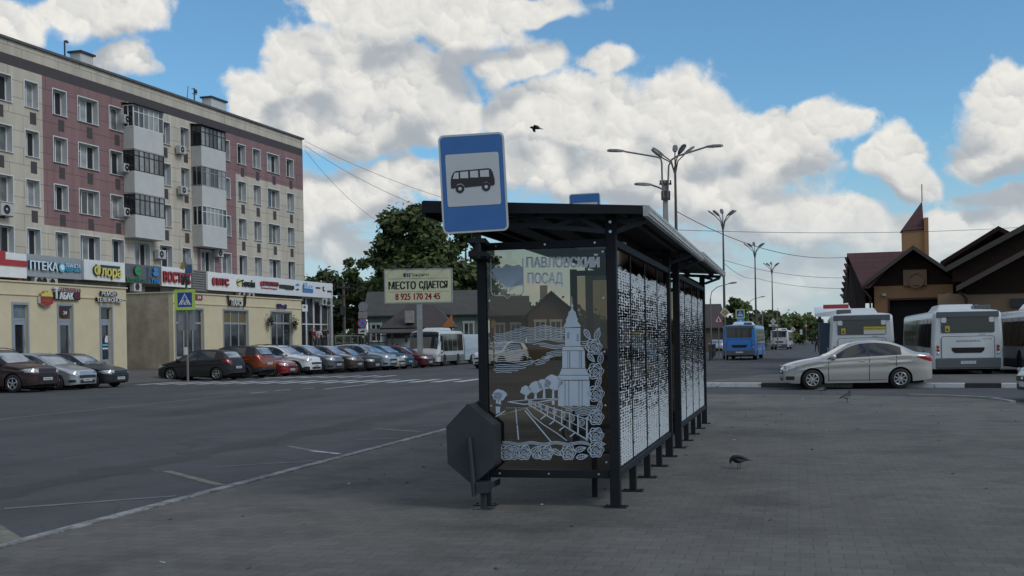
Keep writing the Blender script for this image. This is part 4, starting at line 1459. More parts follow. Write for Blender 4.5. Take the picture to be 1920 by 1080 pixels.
    for u, v0, v1 in ((121, 78, 108), (349, 160, 182), (364, 165, 188)):
        t, z = fac(u, v0, -2.0)
        mb = MB()
        mb.tube([(t, 2.0, TOPZ + .1), (t + (.25 if u == 349 else 0), 2.0, z)], .05 if u != 349 else .025, 8)
        if u == 121:
            mb.tube([(t, 2.0, z), (t + .12, 1.95, z + .05), (t + .2, 1.9, z - .05)], .08, 8)
        if u == 364:
            for dz, w in ((-.1, .35), (-.45, .3)):
                mb.box(t - w, t + w, 1.98, 2.02, z + dz - .02, z + dz + .02)
            mb.lathe([(0, .06), (.16, .04), (.17, 0), (0, -.05)], (t + .1, 1.9, z - .25), 12, 0, 'Y')
        mb.build('vent_pipe' if u == 121 else 'antenna', M_DKMETAL, R)
build_block()

# ---------------------------------------------------------------- shop row under the flats
M_CLAD = panel_mat('grey_cladding', (0.16, 0.155, 0.15), bw=2.0, rh=0.5, var=0.15)
M_SHOPGLASS = mat('shop_glass', (0.022, 0.026, 0.03), 0.06, var=0.4, scale=0.8, spec=0.8)
M_SHOPIN = mat('shop_window_lightened', (0.045, 0.05, 0.053), 0.10, var=0.6, scale=1.2, spec=0.7)
TERR = 0.55
def build_shop_row():
    t1, ztop = fac(623, 529, EXT)[0], fac(389, 509, EXT)[1] - .1
    t0 = fac(-140, 500, EXT)[0]
    T = thing('shop_row', 'single storey shop row with grey cladding along the foot of the flats', 'building', bpos(0, EXT), RB)
    tr = fac(566, 600, EXT)[0]
    mb = MB()
    mb.box(t0, tr, 0, EXT - .06, 0, ztop)
    mb.box(tr, t1 - .1, .35, EXT + 3, 0, ztop - .01)
    mb.build('wall', M_CLAD, T, recalc=False)
    # glazed end with white frames
    for k in range(4):
        a, b = tr + (t1 - .35 - tr) * k / 4, tr + (t1 - .35 - tr) * (k + 1) / 4
        mb = MB()
        zb, zt = TERR + .75, fac(600, 557, EXT)[1] - .05
        for x0, x1, z0, z1 in ((a + .02, a + .1, zb, zt), (b - .1, b - .02, zb, zt), (a + .1, b - .1, zb, zb + .1), (a + .1, b - .1, zt - .1, zt), (a + .1, b - .1, zb + 2.0, zb + 2.08)):
            mb.box(x0, x1, .26, .34, z0, z1)
        o = mb.build('window_frame', M_PVC, T)
        g = MB()
        g.poly([(a + .1, .31, zb + .1), (b - .1, .31, zb + .1), (b - .1, .31, zt - .1), (a + .1, .31, zt - .1)], k % 2)
        g.build('pane', [M_SHOPGLASS, M_SHOPIN], o)
    for x in (t1 - .3, t1 - .12):
        mb = MB()
        mb.box(x - .06, x + .1, .0, .2, 0, ztop - .02)
        mb.build('pillar', M_ACBODY, T)
    # things under the sign band: cooling units, flat near-black panels
    for u, v in ((72, 528), (82, 528), (97, 530), (256, 538), (452, 553), (470, 556), (607, 566)):
        t, z = fac(u, v, EXT + .3)
        mb = MB()
        mb.box(t - .38, t + .38, -.40, -.08, z - .27, z + .27)
        mb.box(t - .3, t - .26, -.38, -.001, z - .33, z - .271)
        A = mb.build('air_conditioner', M_ACBODY, T, bevel=.015)
        f = MB()
        f.lathe([(0, 0), (.19, 0), (.21, -.012)], (t - .06, -.405, z), 18, 0, 'Y')
        f.build('fan_grille', M_BFRAME, A)
    for u0, u1, v0, v1 in ((0, 44, 517, 527), (236, 250, 535, 552), (272, 300, 537, 552)):
        (a, z1), (b, _), (_, z0) = fac(u0, v0, EXT), fac(u1, v0, EXT), fac(u0, v1, EXT)
        mb = MB()
        mb.box(a, b, -.02, -.001, z0 - .3, z1)
        mb.build('dark_panel', M_SHADOWBLACK, T)
build_shop_row()

PAINTS = {}
def paint(name, col, rough=0.5, **k):
    return mat('paint_' + name, col, rough, var=k.pop('var', 0.07), **k)
P_WHITE = paint('sign_white', (0.66, 0.69, 0.71))
P_LGREY = paint('sign_grey', (0.27, 0.305, 0.335))
P_DGREY = paint('sign_slate', (0.10, 0.105, 0.12))
P_RED = paint('red', (0.33, 0.028, 0.035))
P_CYAN = paint('cyan', (0.10, 0.42, 0.56))
P_ICE = paint('ice', (0.60, 0.74, 0.80))
P_NAVY = paint('navy', (0.02, 0.07, 0.13))
P_YEL = paint('yellow', (0.62, 0.56, 0.13))
P_DGREEN = paint('dark_green', (0.012, 0.05, 0.035))
P_GREEN = paint('green', (0.015, 0.24, 0.075))
P_BLUE = paint('blue', (0.03, 0.20, 0.52))
P_BLACK = paint('black', (0.015, 0.015, 0.017))
P_GOLD = paint('gold', (0.30, 0.20, 0.04))
P_MAROON = paint('maroon', (0.09, 0.018, 0.03))
P_INDIGO = paint('indigo', (0.03, 0.03, 0.16))
P_LIME = paint('lime', (0.36, 0.52, 0.06))
P_ORANGE = paint('orange', (0.42, 0.16, 0.05))
P_BROWNTXT = paint('wine', (0.30, 0.05, 0.06))

class Sign:
    """a sign board on a plane of the shop fronts, read off in photograph pixels"""
    def __init__(s, name, label, off, u0, v0, u1, vb, mats, thick=.16, cat='shop sign', plate=True):
        (s.t0, s.z1), (_, s.z0) = fac(u0, v0, off), fac(u0, vb, off)
        s.t1 = fac(u1, (v0 + vb) / 2, off)[0]
        s.off = off
        s.T = thing(name, label, cat, bpos(s.t0, off, s.z0), RB)
        if plate:
            mb = MB()
            mb.box(0, s.t1 - s.t0, .0, thick, 0, s.z1 - s.z0)
            s.plate = mb.build('sign_board', mats, s.T, bevel=.012)
    def fn(s, a, b, d):
        return (a - s.t0, -d - .004, b - s.z0)
    def rect(s, u0, v0, u1, v1):
        (t0, z1), (_, z0) = fac(u0, v0, s.off), fac(u0, v1, s.off)
        return t0, fac(u1, (v0 + v1) / 2, s.off)[0], z0, z1
    def text(s, body, u0, v0, u1, v1, m, m2=None, depth=.06, bold=.008, name='lettering'):
        t0, t1, z0, z1 = s.rect(u0, v0, u1, v1)
        mb = MB()
        add_text(mb, body, t0, t1, z0, z1, s.fn, 0, min(bold, .008), depth, 1 if m2 else 0, .035 if bold > .015 else 0)
        return mb.build(name, [m, m2 or m], s.T)
    def shape(s, pts, u0, v0, u1, v1, m, m2=None, depth=.05, name='emblem', base=0.0):
        t0, t1, z0, z1 = s.rect(u0, v0, u1, v1)
        mb = MB()
        mb.prism([(t0 + (t1 - t0) * x, z0 + (z1 - z0) * y) for x, y in pts], lambda a, b, d: s.fn(a, b, base + depth - d), depth, 0, 1 if m2 else 0)
        return mb.build(name, [m, m2 or m], s.T)
CIRC = [(.5 + .5 * cos(i * pi / 12), .5 + .5 * sin(i * pi / 12)) for i in range(24)]
BOX = [(0, 0), (1, 0), (1, 1), (0, 1)]
SO = EXT + .45

s = Sign('shop_sign', 'red and white stepped fascia sign at the left edge', SO + .25, -70, 465, 50, 514, P_WHITE, .5)
s.shape([(0, 0), (1, 0), (1, .42), (.64, .42), (.64, 1), (0, 1)], -70, 463, 50, 491, P_RED, name='red_panel')
s.shape(BOX, 42, 516, 51, 530, P_RED, depth=.2, name='red_panel', base=-.5)
s = Sign('shop_sign', 'grey pharmacy sign with white ПТЕКА letters and cyan emblem', SO, 34, 474, 152.5, 516.5, P_LGREY)
s.text('ПТЕКА', 52, 488, 105, 504.5, P_ICE, P_NAVY, .14, .03)
s.shape(CIRC, 107, 493, 119, 510, P_CYAN, P_NAVY, .12)
s.shape(CIRC, 109.5, 496, 116.5, 506.5, P_ICE, None, .02, base=.12)
s.text('ПЛАНЕТА', 121, 494, 148, 501, P_ICE, P_BLUE, .09, .02)
s.text('ЗДОРОВЬЯ', 120, 502.5, 150, 509.5, P_CYAN, P_BLUE, .09, .02)
s = Sign('shop_sign', 'white sign with yellow Флора letters outlined in green', SO + .1, 157.5, 485.7, 234.5, 524, P_WHITE, .3)
s.text('Флора', 173, 495.5, 224.5, 521.5, P_YEL, P_DGREEN, .14, .035)
s.shape(BOX, 188, 496.5, 224, 500.5, P_DGREEN, name='green_strip')
s = Sign('shop_sign', 'slate grey sign with green round emblem and blue Yota figure', SO, 235, 493.5, 302, 529, P_DGREY)
s.shape(CIRC, 249, 499, 261, 516, P_GREEN, P_DGREEN, .14)
s.shape([(.35, .42), (1, .42), (1, .58), (.35, .58)], 253, 503, 261, 513, P_DGREY, None, .02, base=.14)
s.text('МегаФон', 236, 519.5, 272, 527, P_GREEN, P_DGREEN, .07, .015)
s.shape(BOX, 275, 500.5, 277.5, 530, P_NAVY, P_BLUE, .06, name='divider')
s.shape(CIRC, 285, 501, 294, 509, P_BLUE, P_NAVY, .1)
s.shape(CIRC, 284, 508.5, 295, 517.5, P_BLUE, P_NAVY, .1)
s.text('Yota', 281, 520.5, 298, 530.5, P_BLUE, P_NAVY, .07, .02)
s = Sign('shop_sign', 'white sign with big red ВОСТОК letters behind the crossing sign', SO, 303, 499.3, 358, 536, P_WHITE)
s.text('ВОСТОК', 304.5, 508, 356, 528.5, P_RED, P_MAROON, .12, .035)
M_CORR = mat('corrugated_sheet', (0.20, 0.195, 0.185), 0.5, metal=0.3, var=0.2)
s = Sign('cladding_panel', 'horizontal corrugated metal panel between the ВОСТОК and МТС signs', SO - .2, 358.5, 505.5, 388.5, 546, M_CORR, .1, 'panel')
mb = MB()
for k in range(9):
    z = (s.z1 - s.z0) * (k + .3) / 9
    mb.box(.02, s.t1 - s.t0 - .02, -.06, -.001, z, z + .10)
mb.build('ribs', M_CORR, s.T, bevel=.02)
s = Sign('shop_sign', 'long white fascia sign with red МТС and a row of small coloured shop names', SO, 389.5, 509.5, 623.5, 543.5, P_WHITE)
s.shape(CIRC, 396.5, 520, 403, 535, P_RED, P_MAROON, .1)
s.text('МТС', 404.5, 521, 427.5, 535, P_RED, P_MAROON, .12, .03)
s.shape(CIRC, 443, 523, 451.5, 536, P_YEL, P_BLACK, .06)
s.shape([(0, .35), (1, .7), (1, .9), (0, .55)], 443, 523, 451.5, 536, P_BLACK, None, .02, base=.06)
s.text('Билайн', 453, 524, 477, 537.5, P_BLACK, None, .06, .01)
s.text('ЕРМОЛИНО', 493, 527, 521, 535.5, P_RED, P_MAROON, .07, .02)
s.shape(CIRC, 487, 527, 492.5, 536.5, P_RED, None, .06)
s.text('полезный продукт', 489, 538, 519.5, 541.5, P_BROWNTXT, None, .04, .01)
s.shape([(0, .1), (.35, .05), (.4, -.1), (.9, -.1), (1, .2), (.98, .9), (.4, 1), (0, .95)], 523, 533, 551, 541, P_BLACK, None, .05, 'name_plate')
s.text('ЖЕМЧУЖИНА', 525, 534.5, 549.5, 540, P_YEL, P_GOLD, .03, .02)
s.shape([(0, .3), (.5, 0), (1, .4), (.6, 1)], 553.5, 531, 561, 535.5, P_BLUE, None, .04)
s.shape([(0, .3), (.5, 0), (1, .4), (.6, 1)], 553.5, 540.5, 561, 544, P_NAVY, None, .04)
s.shape(BOX, 567, 534, 586, 547.5, P_BLUE, P_NAVY, .05, 'name_plate')
s.text('ideas', 568.5, 530, 584.5, 541, P_ICE, P_BLUE, .1, .02)
s.shape(BOX, 592, 538, 600, 540.5, P_MAROON, None, .05, 'red_dash')
s.text('t.', 604, 537, 608.5, 545.5, P_BLACK, None, .06, .03)
s.shape(BOX, 613.5, 544.5, 621, 547.5, P_MAROON, None, .05, 'red_dash')

# ---------------------------------------------------------------- cream pavilions
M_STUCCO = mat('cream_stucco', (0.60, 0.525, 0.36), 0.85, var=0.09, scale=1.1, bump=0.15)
M_STUCCO2 = mat('darker_stucco', (0.40, 0.34, 0.255), 0.9, var=0.30, scale=1.2, bump=0.2)  # darker, blotchier stucco colour for the side and back walls
M_ALU = mat('aluminium_frame', (0.30, 0.34, 0.38), 0.45, metal=0.2, var=0.08)
M_GOLDGLASS = mat('ochre_film', (0.14, 0.11, 0.045), 0.3, var=0.3)
M_LBLUE = mat('pale_blue_glass', (0.14, 0.19, 0.21), 0.12, var=0.3)
def pavilion(label, u0, u1, vtop, dep, doors, side=None):
    t0, t1 = fac(u0, 600, PAV)[0], fac(u1, 600, PAV)[0]
    z1 = fac(u1, vtop, PAV)[1]
    T = thing('shop_pavilion', label, 'building', bpos(t0, PAV, 0), RB)
    L = t1 - t0
    holes = []
    for d in doors:
        (a, zt), (b, _), (_, zb) = fac(d[0], d[2], PAV), fac(d[1], d[2], PAV), fac(d[0], d[3], PAV)
        holes.append((a - t0, b - t0, max(zb, .5), zt))
    tb = sorted([0, L] + [h[i] for h in holes for i in (0, 1)])
    mb = MB()
    for i in range(len(tb) - 1):
        a, b = tb[i], tb[i + 1]
        hh = [h for h in holes if abs(h[0] - a) < .01]
        if hh:
            mb.box(a, b, 0, .3, 0, hh[0][2], 0)
            mb.box(a, b, 0, .3, hh[0][3], z1 - .62, 0)
        else:
            mb.box(a, b, 0, .3, 0, z1 - .62, 0)
    mb.box(0, L, 0, .3, z1 - .62, z1 - .02, 0)
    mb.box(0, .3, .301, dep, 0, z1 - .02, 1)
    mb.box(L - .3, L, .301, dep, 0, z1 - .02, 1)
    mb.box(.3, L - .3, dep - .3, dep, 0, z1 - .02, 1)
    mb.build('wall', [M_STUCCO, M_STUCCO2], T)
    mb = MB()
    mb.box(-.01, L + .01, -.05, -.001, z1 - .62, z1 - .57)
    mb.box(-.06, L + .06, -.07, dep, z1 - .019, z1 + .05)
    mb.build('cornice', M_STUCCO, T)
    for (a, b, zb, zt), d in zip(holes, doors):
        kind = d[4]
        n = d[5]
        tr = zt - (zt - zb) * d[6]
        f = MB()
        y0, y1 = .1, .18
        f.box(a - .1, a, -.025, -.001, zb, zt + .12)
        f.box(b, b + .1, -.025, -.001, zb, zt + .12)
        f.box(a, b, -.025, -.001, zt, zt + .12)
        for i in range(n + 1):
            x = a + (b - a) * i / n
            f.box(max(a, x - .05), min(b, x + .05), y0, y1, zb, zt)
        for i in range(n):
            xa, xb = a + (b - a) * i / n + .051, a + (b - a) * (i + 1) / n - .051
            f.box(xa, xb, y0 + .002, y1 - .002, zt - .08, zt)
            f.box(xa, xb, y0 + .002, y1 - .002, tr - .06, tr + .06)
            f.box(xa, xb, y0 + .002, y1 - .002, zb, zb + .10)
        nm = 'shop_door' if n == 1 else 'shop_window'
        F = f.build(nm, M_ALU, T)
        g = MB()
        for i in range(n):
            xa, xb = a + (b - a) * i / n + .05, a + (b - a) * (i + 1) / n - .05
            g.poly([(xa, .14, tr), (xb, .14, tr), (xb, .14, zt), (xa, .14, zt)], d[7])
            g.poly([(xa, .14, zb), (xb, .14, zb), (xb, .14, tr), (xa, .14, tr)], d[8] if not (n > 1 and i % 2) else 0)
        g.build('pane', [M_SHOPGLASS, M_SHOPIN, M_GOLDGLASS, M_LBLUE], F)
        if n == 1:
            lf = MB()      # door leaf
            for x0, x1, z0, z1_ in ((a + .06, a + .2, zb + .05, tr - .07), (b - .2, b - .06, zb + .05, tr - .07), (a + .2, b - .2, tr - .25, tr - .07), (a + .2, b - .2, zb + .05, zb + .35)):
                lf.box(x0, x1, .07, .139, z0, z1_)
            lf.tube([(b - .16, .03, zb + .9), (b - .16, .03, zb + 1.3)], .015, 6)
            lf.build('door_leaf', M_ALU, F)
    return T, t0, z1, holes
PV1 = pavilion('cream shop pavilion with three narrow doors, left of the alley', -170, 237, 541, 4.4,
               [(-120, -88, 566, 682, 'd', 1, .28, 3, 0), (24, 51, 571, 686, 'd', 1, .24, 3, 0), (109, 135, 573, 686, 'd', 1, .24, 2, 0), (188, 209, 576, 687, 'd', 1, .22, 0, 0)])
PV2 = pavilion('cream shop pavilion with three wide shop windows, right of the alley', 325, 565, 563, 4.4,
               [(329, 380, 579, 672, 'w', 3, .28, 1, 1), (419, 464, 582, 662, 'w', 3, .30, 2, 1), (508, 546, 585, 654, 'w', 3, .30, 0, 0)])
PF = PAV + .06
s = Sign('shop_sign', 'small red shield sign with yellow crown between two pavilion doors', PF, 71, 545, 95, 573, None, plate=False)
s.shape([(0, .62), (0, .22), (.5, 0), (1, .22), (1, .62)], 71, 544, 95, 575, P_RED, P_WHITE, .14, 'sign_board')
s.shape([(0, 0), (1, 0), (.95, .55), (.78, .45), (.62, .95), (.5, .6), (.35, .9), (.22, .42), (.05, .5)], 72, 544, 94, 555.5, P_YEL, P_GOLD, .16, 'crown')
s.text('Бегемот', 75, 562, 90, 566, P_GOLD, None, .02, .01).location.y = -.14
s = Sign('shop_sign', 'maroon tobacconist sign with white Табак letters above a door', PF, 98, 539, 148, 561, None, plate=False)
s.shape([(.05, 0), (1, .02), (1, .98), (.25, 1), (.22, .62), (.05, .6)], 97, 538, 148, 561, P_BLACK, None, .08, 'sign_board')
s.shape(BOX, 136, 549, 147, 560.5, P_MAROON, None, .10, 'maroon_panel')
s.text('Т', 98, 538.5, 106.5, 560, P_WHITE, None, .13, .04)
s.text('АБАК', 108, 547.5, 134, 561, P_WHITE, None, .13, .03)
s.text('КАЛЬЯННАЯ', 108, 539.5, 147, 546.5, P_BROWNTXT, P_WHITE, .13, .03)
s = Sign('shop_sign', 'white РЕМОНТ ТЕЛЕФОНОВ letters above the third pavilion door', PF, 176, 545, 228, 567, None, plate=False)
s.text('РЕМОНТ', 187, 545.5, 219, 554, P_WHITE, P_BLACK, .12, .03)
s.text('ТЕЛЕФОНОВ', 178, 557, 226, 566, P_WHITE, P_BLACK, .12, .03)
s = Sign('shop_sign', 'white pastry shop letters between two black brackets', PF, 424, 556, 460, 574, None, plate=False)
s.text('ПАЯСЬ', 431, 562, 453, 573, P_WHITE, P_BLACK, .12, .03)
s.shape([(0, 1), (.35, 1), (.5, .6), (.6, .3), (1, 0), (.6, 0), (.3, .3), (.2, .6)], 425, 554, 430, 574, P_BLACK, None, .1, 'bracket')
s.shape([(1, 1), (.6, 1), (.45, .6), (.4, .3), (0, 0), (.5, 0), (.8, .3), (.85, .6)], 454.5, 553, 460, 575.5, P_BLACK, None, .1, 'bracket')
s = Sign('shop_sign', 'small indigo Шеф lettering above the last pavilion window', PF, 518, 569, 538, 578, None, plate=False)
s.text('Шеф', 518.5, 569.5, 537, 579, P_INDIGO, None, .08, .03)
s = Sign('shop_sign', 'small red square sign beside the yellow edged crossing sign', PF, 367, 553, 380, 562, P_RED, .06)
s.text('24', 370, 554.8, 376, 560.6, P_WHITE, None, .02, .02)
s = Sign('door_emblem', 'round red and green 24 hour emblem over the open middle door', PAV - .1, 111.5, 575, 131, 596, None, plate=False, cat='sticker')
s.shape(CIRC, 112, 575.5, 130.5, 596, P_MAROON, None, .008, 'emblem')
s.shape(CIRC, 115, 579, 127.5, 593, P_DGREEN, None, .004, 'emblem', .009)
s.text('24', 118, 583, 125, 589.5, P_WHITE, None, .004, .02).location.y = -.015
s = Sign('shop_sign', 'dark projecting sign with pale script at the end of the shop row', SO - .5, 611, 566, 628, 576, P_BLACK, .1)
s.text('coffee', 612.5, 570, 626, 574, P_WHITE, None, .02, .01)
s = Sign('shop_sign', 'white hanging sign board at the right end of the cream pavilion', PF, 567, 571, 577, 584, P_WHITE, .1)
s.shape(CIRC, 568.5, 573, 573, 578, P_DGREY, None, .01)
# stickers on the glass of the third door
s = Sign('door_sticker', 'white sticker sheet on the glass of the phone repair door', PAV - .12, 192, 630, 205, 656, None, plate=False, cat='sticker')
s.shape([(.3, .55), (.6, .5), (.9, .62), (.7, .8), (.85, .95), (.5, 1), (.35, .8)], 192, 629, 205, 657, P_WHITE, None, .006, 'sticker')
s.shape(BOX, 192, 645, 204, 649, P_CYAN, None, .006, 'sticker')
s.shape(BOX, 192, 652, 204, 655, P_WHITE, None, .006, 'sticker')
# planters hung beside the last window, lettering on glass
M_LEAFD = mat('dark_foliage', (0.03, 0.042, 0.022), 0.8, var=0.35, scale=9)
for u, v, lb in ((507, 600, 'dark hanging plant left of the last pavilion window'), (553, 607, 'trailing potted plant right of the last pavilion window')):
    t, z = fac(u, v, PAV + .25)
    T = thing('hanging_plant', lb, 'plant', bpos(t, PAV + .25, z), RB)
    rp = random.Random(u)
    mb = MB()
    for i in range(120):
        p = Vector((rp.gauss(0, .16), rp.gauss(0, .08), rp.gauss(-.05, .2)))
        q = Vector((rp.uniform(-1, 1), rp.uniform(-1, 1), rp.uniform(-1, 1))).normalized() * .09
        r_ = q.orthogonal().normalized() * .05
        mb.poly([p - q, p + r_, p + q, p - r_])
    mb.build('foliage', M_LEAFD, T)
    mb = MB()
    mb.lathe([(0, -.12), (.09, -.12), (.13, .02), (0, .02)], (0, 0, 0), 10)
    mb.bar((0, 0, .0), (0, .25, .02), .02, .02)
    mb.build('pot', M_DKMETAL, T)

# raised paving along the shops, ramp into the alley, steps and rail of the end shop
def terr(name, pts, m):
    mb = MB()
    n = len(pts)
    mb.poly(pts)
    mb.add([(p[0], p[1], 0) for p in pts] + [tuple(p) for p in pts], [(i, (i + 1) % n, n + (i + 1) % n, n + i) for i in range(n)])
    return tag(mb.build(name, m), kind='structure')
tA, tB, tE = fac(-170, 600, PAV)[0] - 6, fac(565, 600, PAV)[0] + .5, 26.0
terr('shop_pavement', [bpos(tA, PAV + 5.5, .04), bpos(tE, PAV + 5.5, .04), bpos(tE, PAV + .8, .42), bpos(tA, PAV + .8, .42)], M_LOT)
terr('shop_pavement', [bpos(tA, PAV + .8, .42), bpos(tE, PAV + .8, .42), bpos(tE, -2, .62), bpos(tA, -2, .62)], M_LOT)

# ================================================================== VEHICLES
M_TYRE = mat('tyre_rubber', (0.014, 0.014, 0.015), 0.85, var=0.2)
M_RIM = mat('alloy_rim', (0.42, 0.43, 0.44), 0.3, metal=0.8, var=0.1)
M_RIMD = mat('dark_rim', (0.05, 0.05, 0.055), 0.4, metal=0.4, var=0.1)
M_RIMIN = mat('rim_recess', (0.012, 0.012, 0.013), 0.7, var=0.1)
M_UNDER = mat('underbody', (0.008, 0.008, 0.009), 0.9, var=0.0)
M_PLASTIC = mat('black_plastic', (0.02, 0.021, 0.022), 0.6, var=0.15)
M_CARGLASS = mat('car_glass', (0.014, 0.017, 0.020), 0.03, var=0.25, scale=1.5, spec=0.9)
M_SCREEN = mat('screen_glass', (0.30, 0.36, 0.43), 0.07, metal=0.7, var=0.45, scale=1.6, spec=0.9)  # bluish metallic base with strong noise stands in for streaks of reflected sky
M_LAMP = mat('headlamp_glass', (0.50, 0.52, 0.53), 0.08, metal=0.35, var=0.35, scale=9, spec=0.8)
M_TAIL = mat('tail_lamp', (0.32, 0.016, 0.018), 0.12, var=0.35, scale=8, spec=0.8)
M_AMBER = mat('amber_lamp', (0.42, 0.16, 0.02), 0.15, var=0.2)
M_PLATE = mat('number_plate', (0.52, 0.53, 0.54), 0.5, var=0.05)
M_CHROME = mat('chrome', (0.60, 0.61, 0.62), 0.12, metal=1.0, var=0.05)
def car_paint(name, col, metal=0.35, rough=0.32):
    return mat('paint_' + name, col, rough, metal=metal, var=0.06, scale=1.2, coat=0.6 if max(col) > .1 else 0.28)

class Loft:
    """a car or bus shell: a row of cross sections along x with wheel arches cut into its lower edge (x forward)"""
    def __init__(s, L, top, belt, wb, wr, sill, wheels, rw, crown=.03, side_in=.05, nose=None):
        s.L, s.top, s.belt, s.wb_, s.wr_, s.sill, s.wheels, s.rw, s.crown, s.side_in = L, top, belt, wb, wr, sill, wheels, rw, crown, side_in
        s.end = nose
    def X(s, d): return s.L / 2 - d                      # d = distance from the nose
    def wb(s, d): return interp(s.wb_, d)
    def wr(s, d): return min(interp(s.wr_, d), s.wb(d) * .985)
    def zt(s, d): return interp(s.top, d)
    def zbelt(s, d): return min(interp(s.belt, d), s.zt(d) - .03)
    def zb(s, d):
        z = interp(s.sill, d)
        for w in s.wheels:
            R = s.rw + .055
            if abs(d - w) < R:
                z = max(z, s.rw * .98 + sqrt(R * R - (d - w) ** 2))
        return min(z, s.zbelt(d) - .06)
    def half(s, d, z):
        b, zb, zt = s.zbelt(d), interp(s.sill, d), s.zt(d) - s.crown
        w, r = s.wb(d), s.wr(d)
        if z <= b:
            q = (b - z) / max(b - zb, .01)
            cr = .016 * math.exp(-((z - (b - .17 - .04 * (d / s.L))) / .035) ** 2) if s.L < 6 else 0
            return w * (1 - s.side_in * q ** 2.2 - .012 * sin(pi * min(1, q * 1.7))) + cr * min(1, d, s.L - d)
        q = min(1, (z - b) / max(zt - b, .01))
        return w + (r - w) * (q ** 1.12)
    def section(s, d):
        zb, b, zt = s.zb(d), s.zbelt(d), s.zt(d)
        pts = []
        for i in range(13):
            z = zb + (b - zb) * i / 12
            pts.append((s.half(d, z), z))
        edge = zt - s.crown
        for i in range(1, 7):
            z = b + (edge - b) * i / 6
            pts.append((s.half(d, z), z))
        w, z0 = pts[-1]
        for q, h in ((.97, .35), (.9, .62), (.7, .84), (.4, .96), (0, 1.0)):
            pts.append((w * q, z0 + (zt - z0) * h))
        return pts
    def mesh(s, mb, mi=0, ds=None):
        st = set([0, .02, .06, .12] + [s.L - x for x in (0, .02, .06, .12)])
        d = .18
        while d < s.L - .15:
            st.add(round(d, 3))
            d += .055 if s.L < 6 else .14
        for w in s.wheels:
            R = s.rw + .055
            for k in range(-12, 13):
                st.add(round(w + R * sin(k * pi / 24), 4))
            st.add(round(w - R - .003, 4)); st.add(round(w + R + .003, 4))
        st = sorted(st)
        st = [x for i, x in enumerate(st) if i == 0 or x - st[i - 1] > .002]
        vs, n = [], None
        for d in st:
            sec = s.section(d)
            full = [(-y, z) for y, z in sec] + [(y, z) for y, z in sec[::-1][1:]]
            n = len(full)
            vs += [(s.X(d), y, z) for y, z in full]
        fs = []
        for i in range(len(st) - 1):
            for k in range(n - 1):
                fs.append((i * n + k, i * n + k + 1, (i + 1) * n + k + 1, (i + 1) * n + k))
        mb.add(vs, fs, mi, True)
        mb.add(vs[:n], [tuple(range(n))], mi)
        mb.add(vs[-n:], [tuple(range(n))[::-1]], mi)
    def side_patch(s, mb, d0, d1, zlo, zhi, side, off=.006, n=14, m=5, mi=0):
        """a patch lying on the flank between two curves zlo(d), zhi(d)"""
        zl = zlo if callable(zlo) else (lambda d: zlo)
        zh = zhi if callable(zhi) else (lambda d: zhi)
        vs = []
        for i in range(n + 1):
            d = d0 + (d1 - d0) * i / n
            a, b = zl(d), max(zh(d), zl(d) + .002)
            for j in range(m + 1):
                z = a + (b - a) * j / m
                vs.append((s.X(d), side * (s.half(d, z) + off), z))
        F = [(i * (m + 1) + j, i * (m + 1) + j + 1, (i + 1) * (m + 1) + j + 1, (i + 1) * (m + 1) + j) for i in range(n) for j in range(m)]
        mb.add(vs, [f[::-1] for f in F] if side > 0 else F, mi, True)
    def top_patch(s, mb, d0, d1, frac0, frac1, off=.006, n=10, m=8, mi=0):
        vs = []
        for i in range(n + 1):
            d = d0 + (d1 - d0) * i / n
            fr = frac0 + (frac1 - frac0) * i / n
            sec = s.section(d)[18:]
            w0 = sec[0][0]
            for j in range(m + 1):
                y = (-1 + 2 * j / m) * fr * w0
                q = abs(y) / w0
                z = interp([(0, sec[-1][1]), (.4, sec[-2][1]), (.7, sec[-3][1]), (.9, sec[-4][1]), (.97, sec[-5][1]), (1, sec[0][1])], q)
                dz = (s.zt(d + .02) - s.zt(d - .02)) / .04
                nl = sqrt(1 + dz * dz)
                vs.append((s.X(d) + off * dz / nl, y, z + off / nl))
        mb.add(vs, [(i * (m + 1) + j, i * (m + 1) + j + 1, (i + 1) * (m + 1) + j + 1, (i + 1) * (m + 1) + j) for i in range(n) for j in range(m)], mi, True)

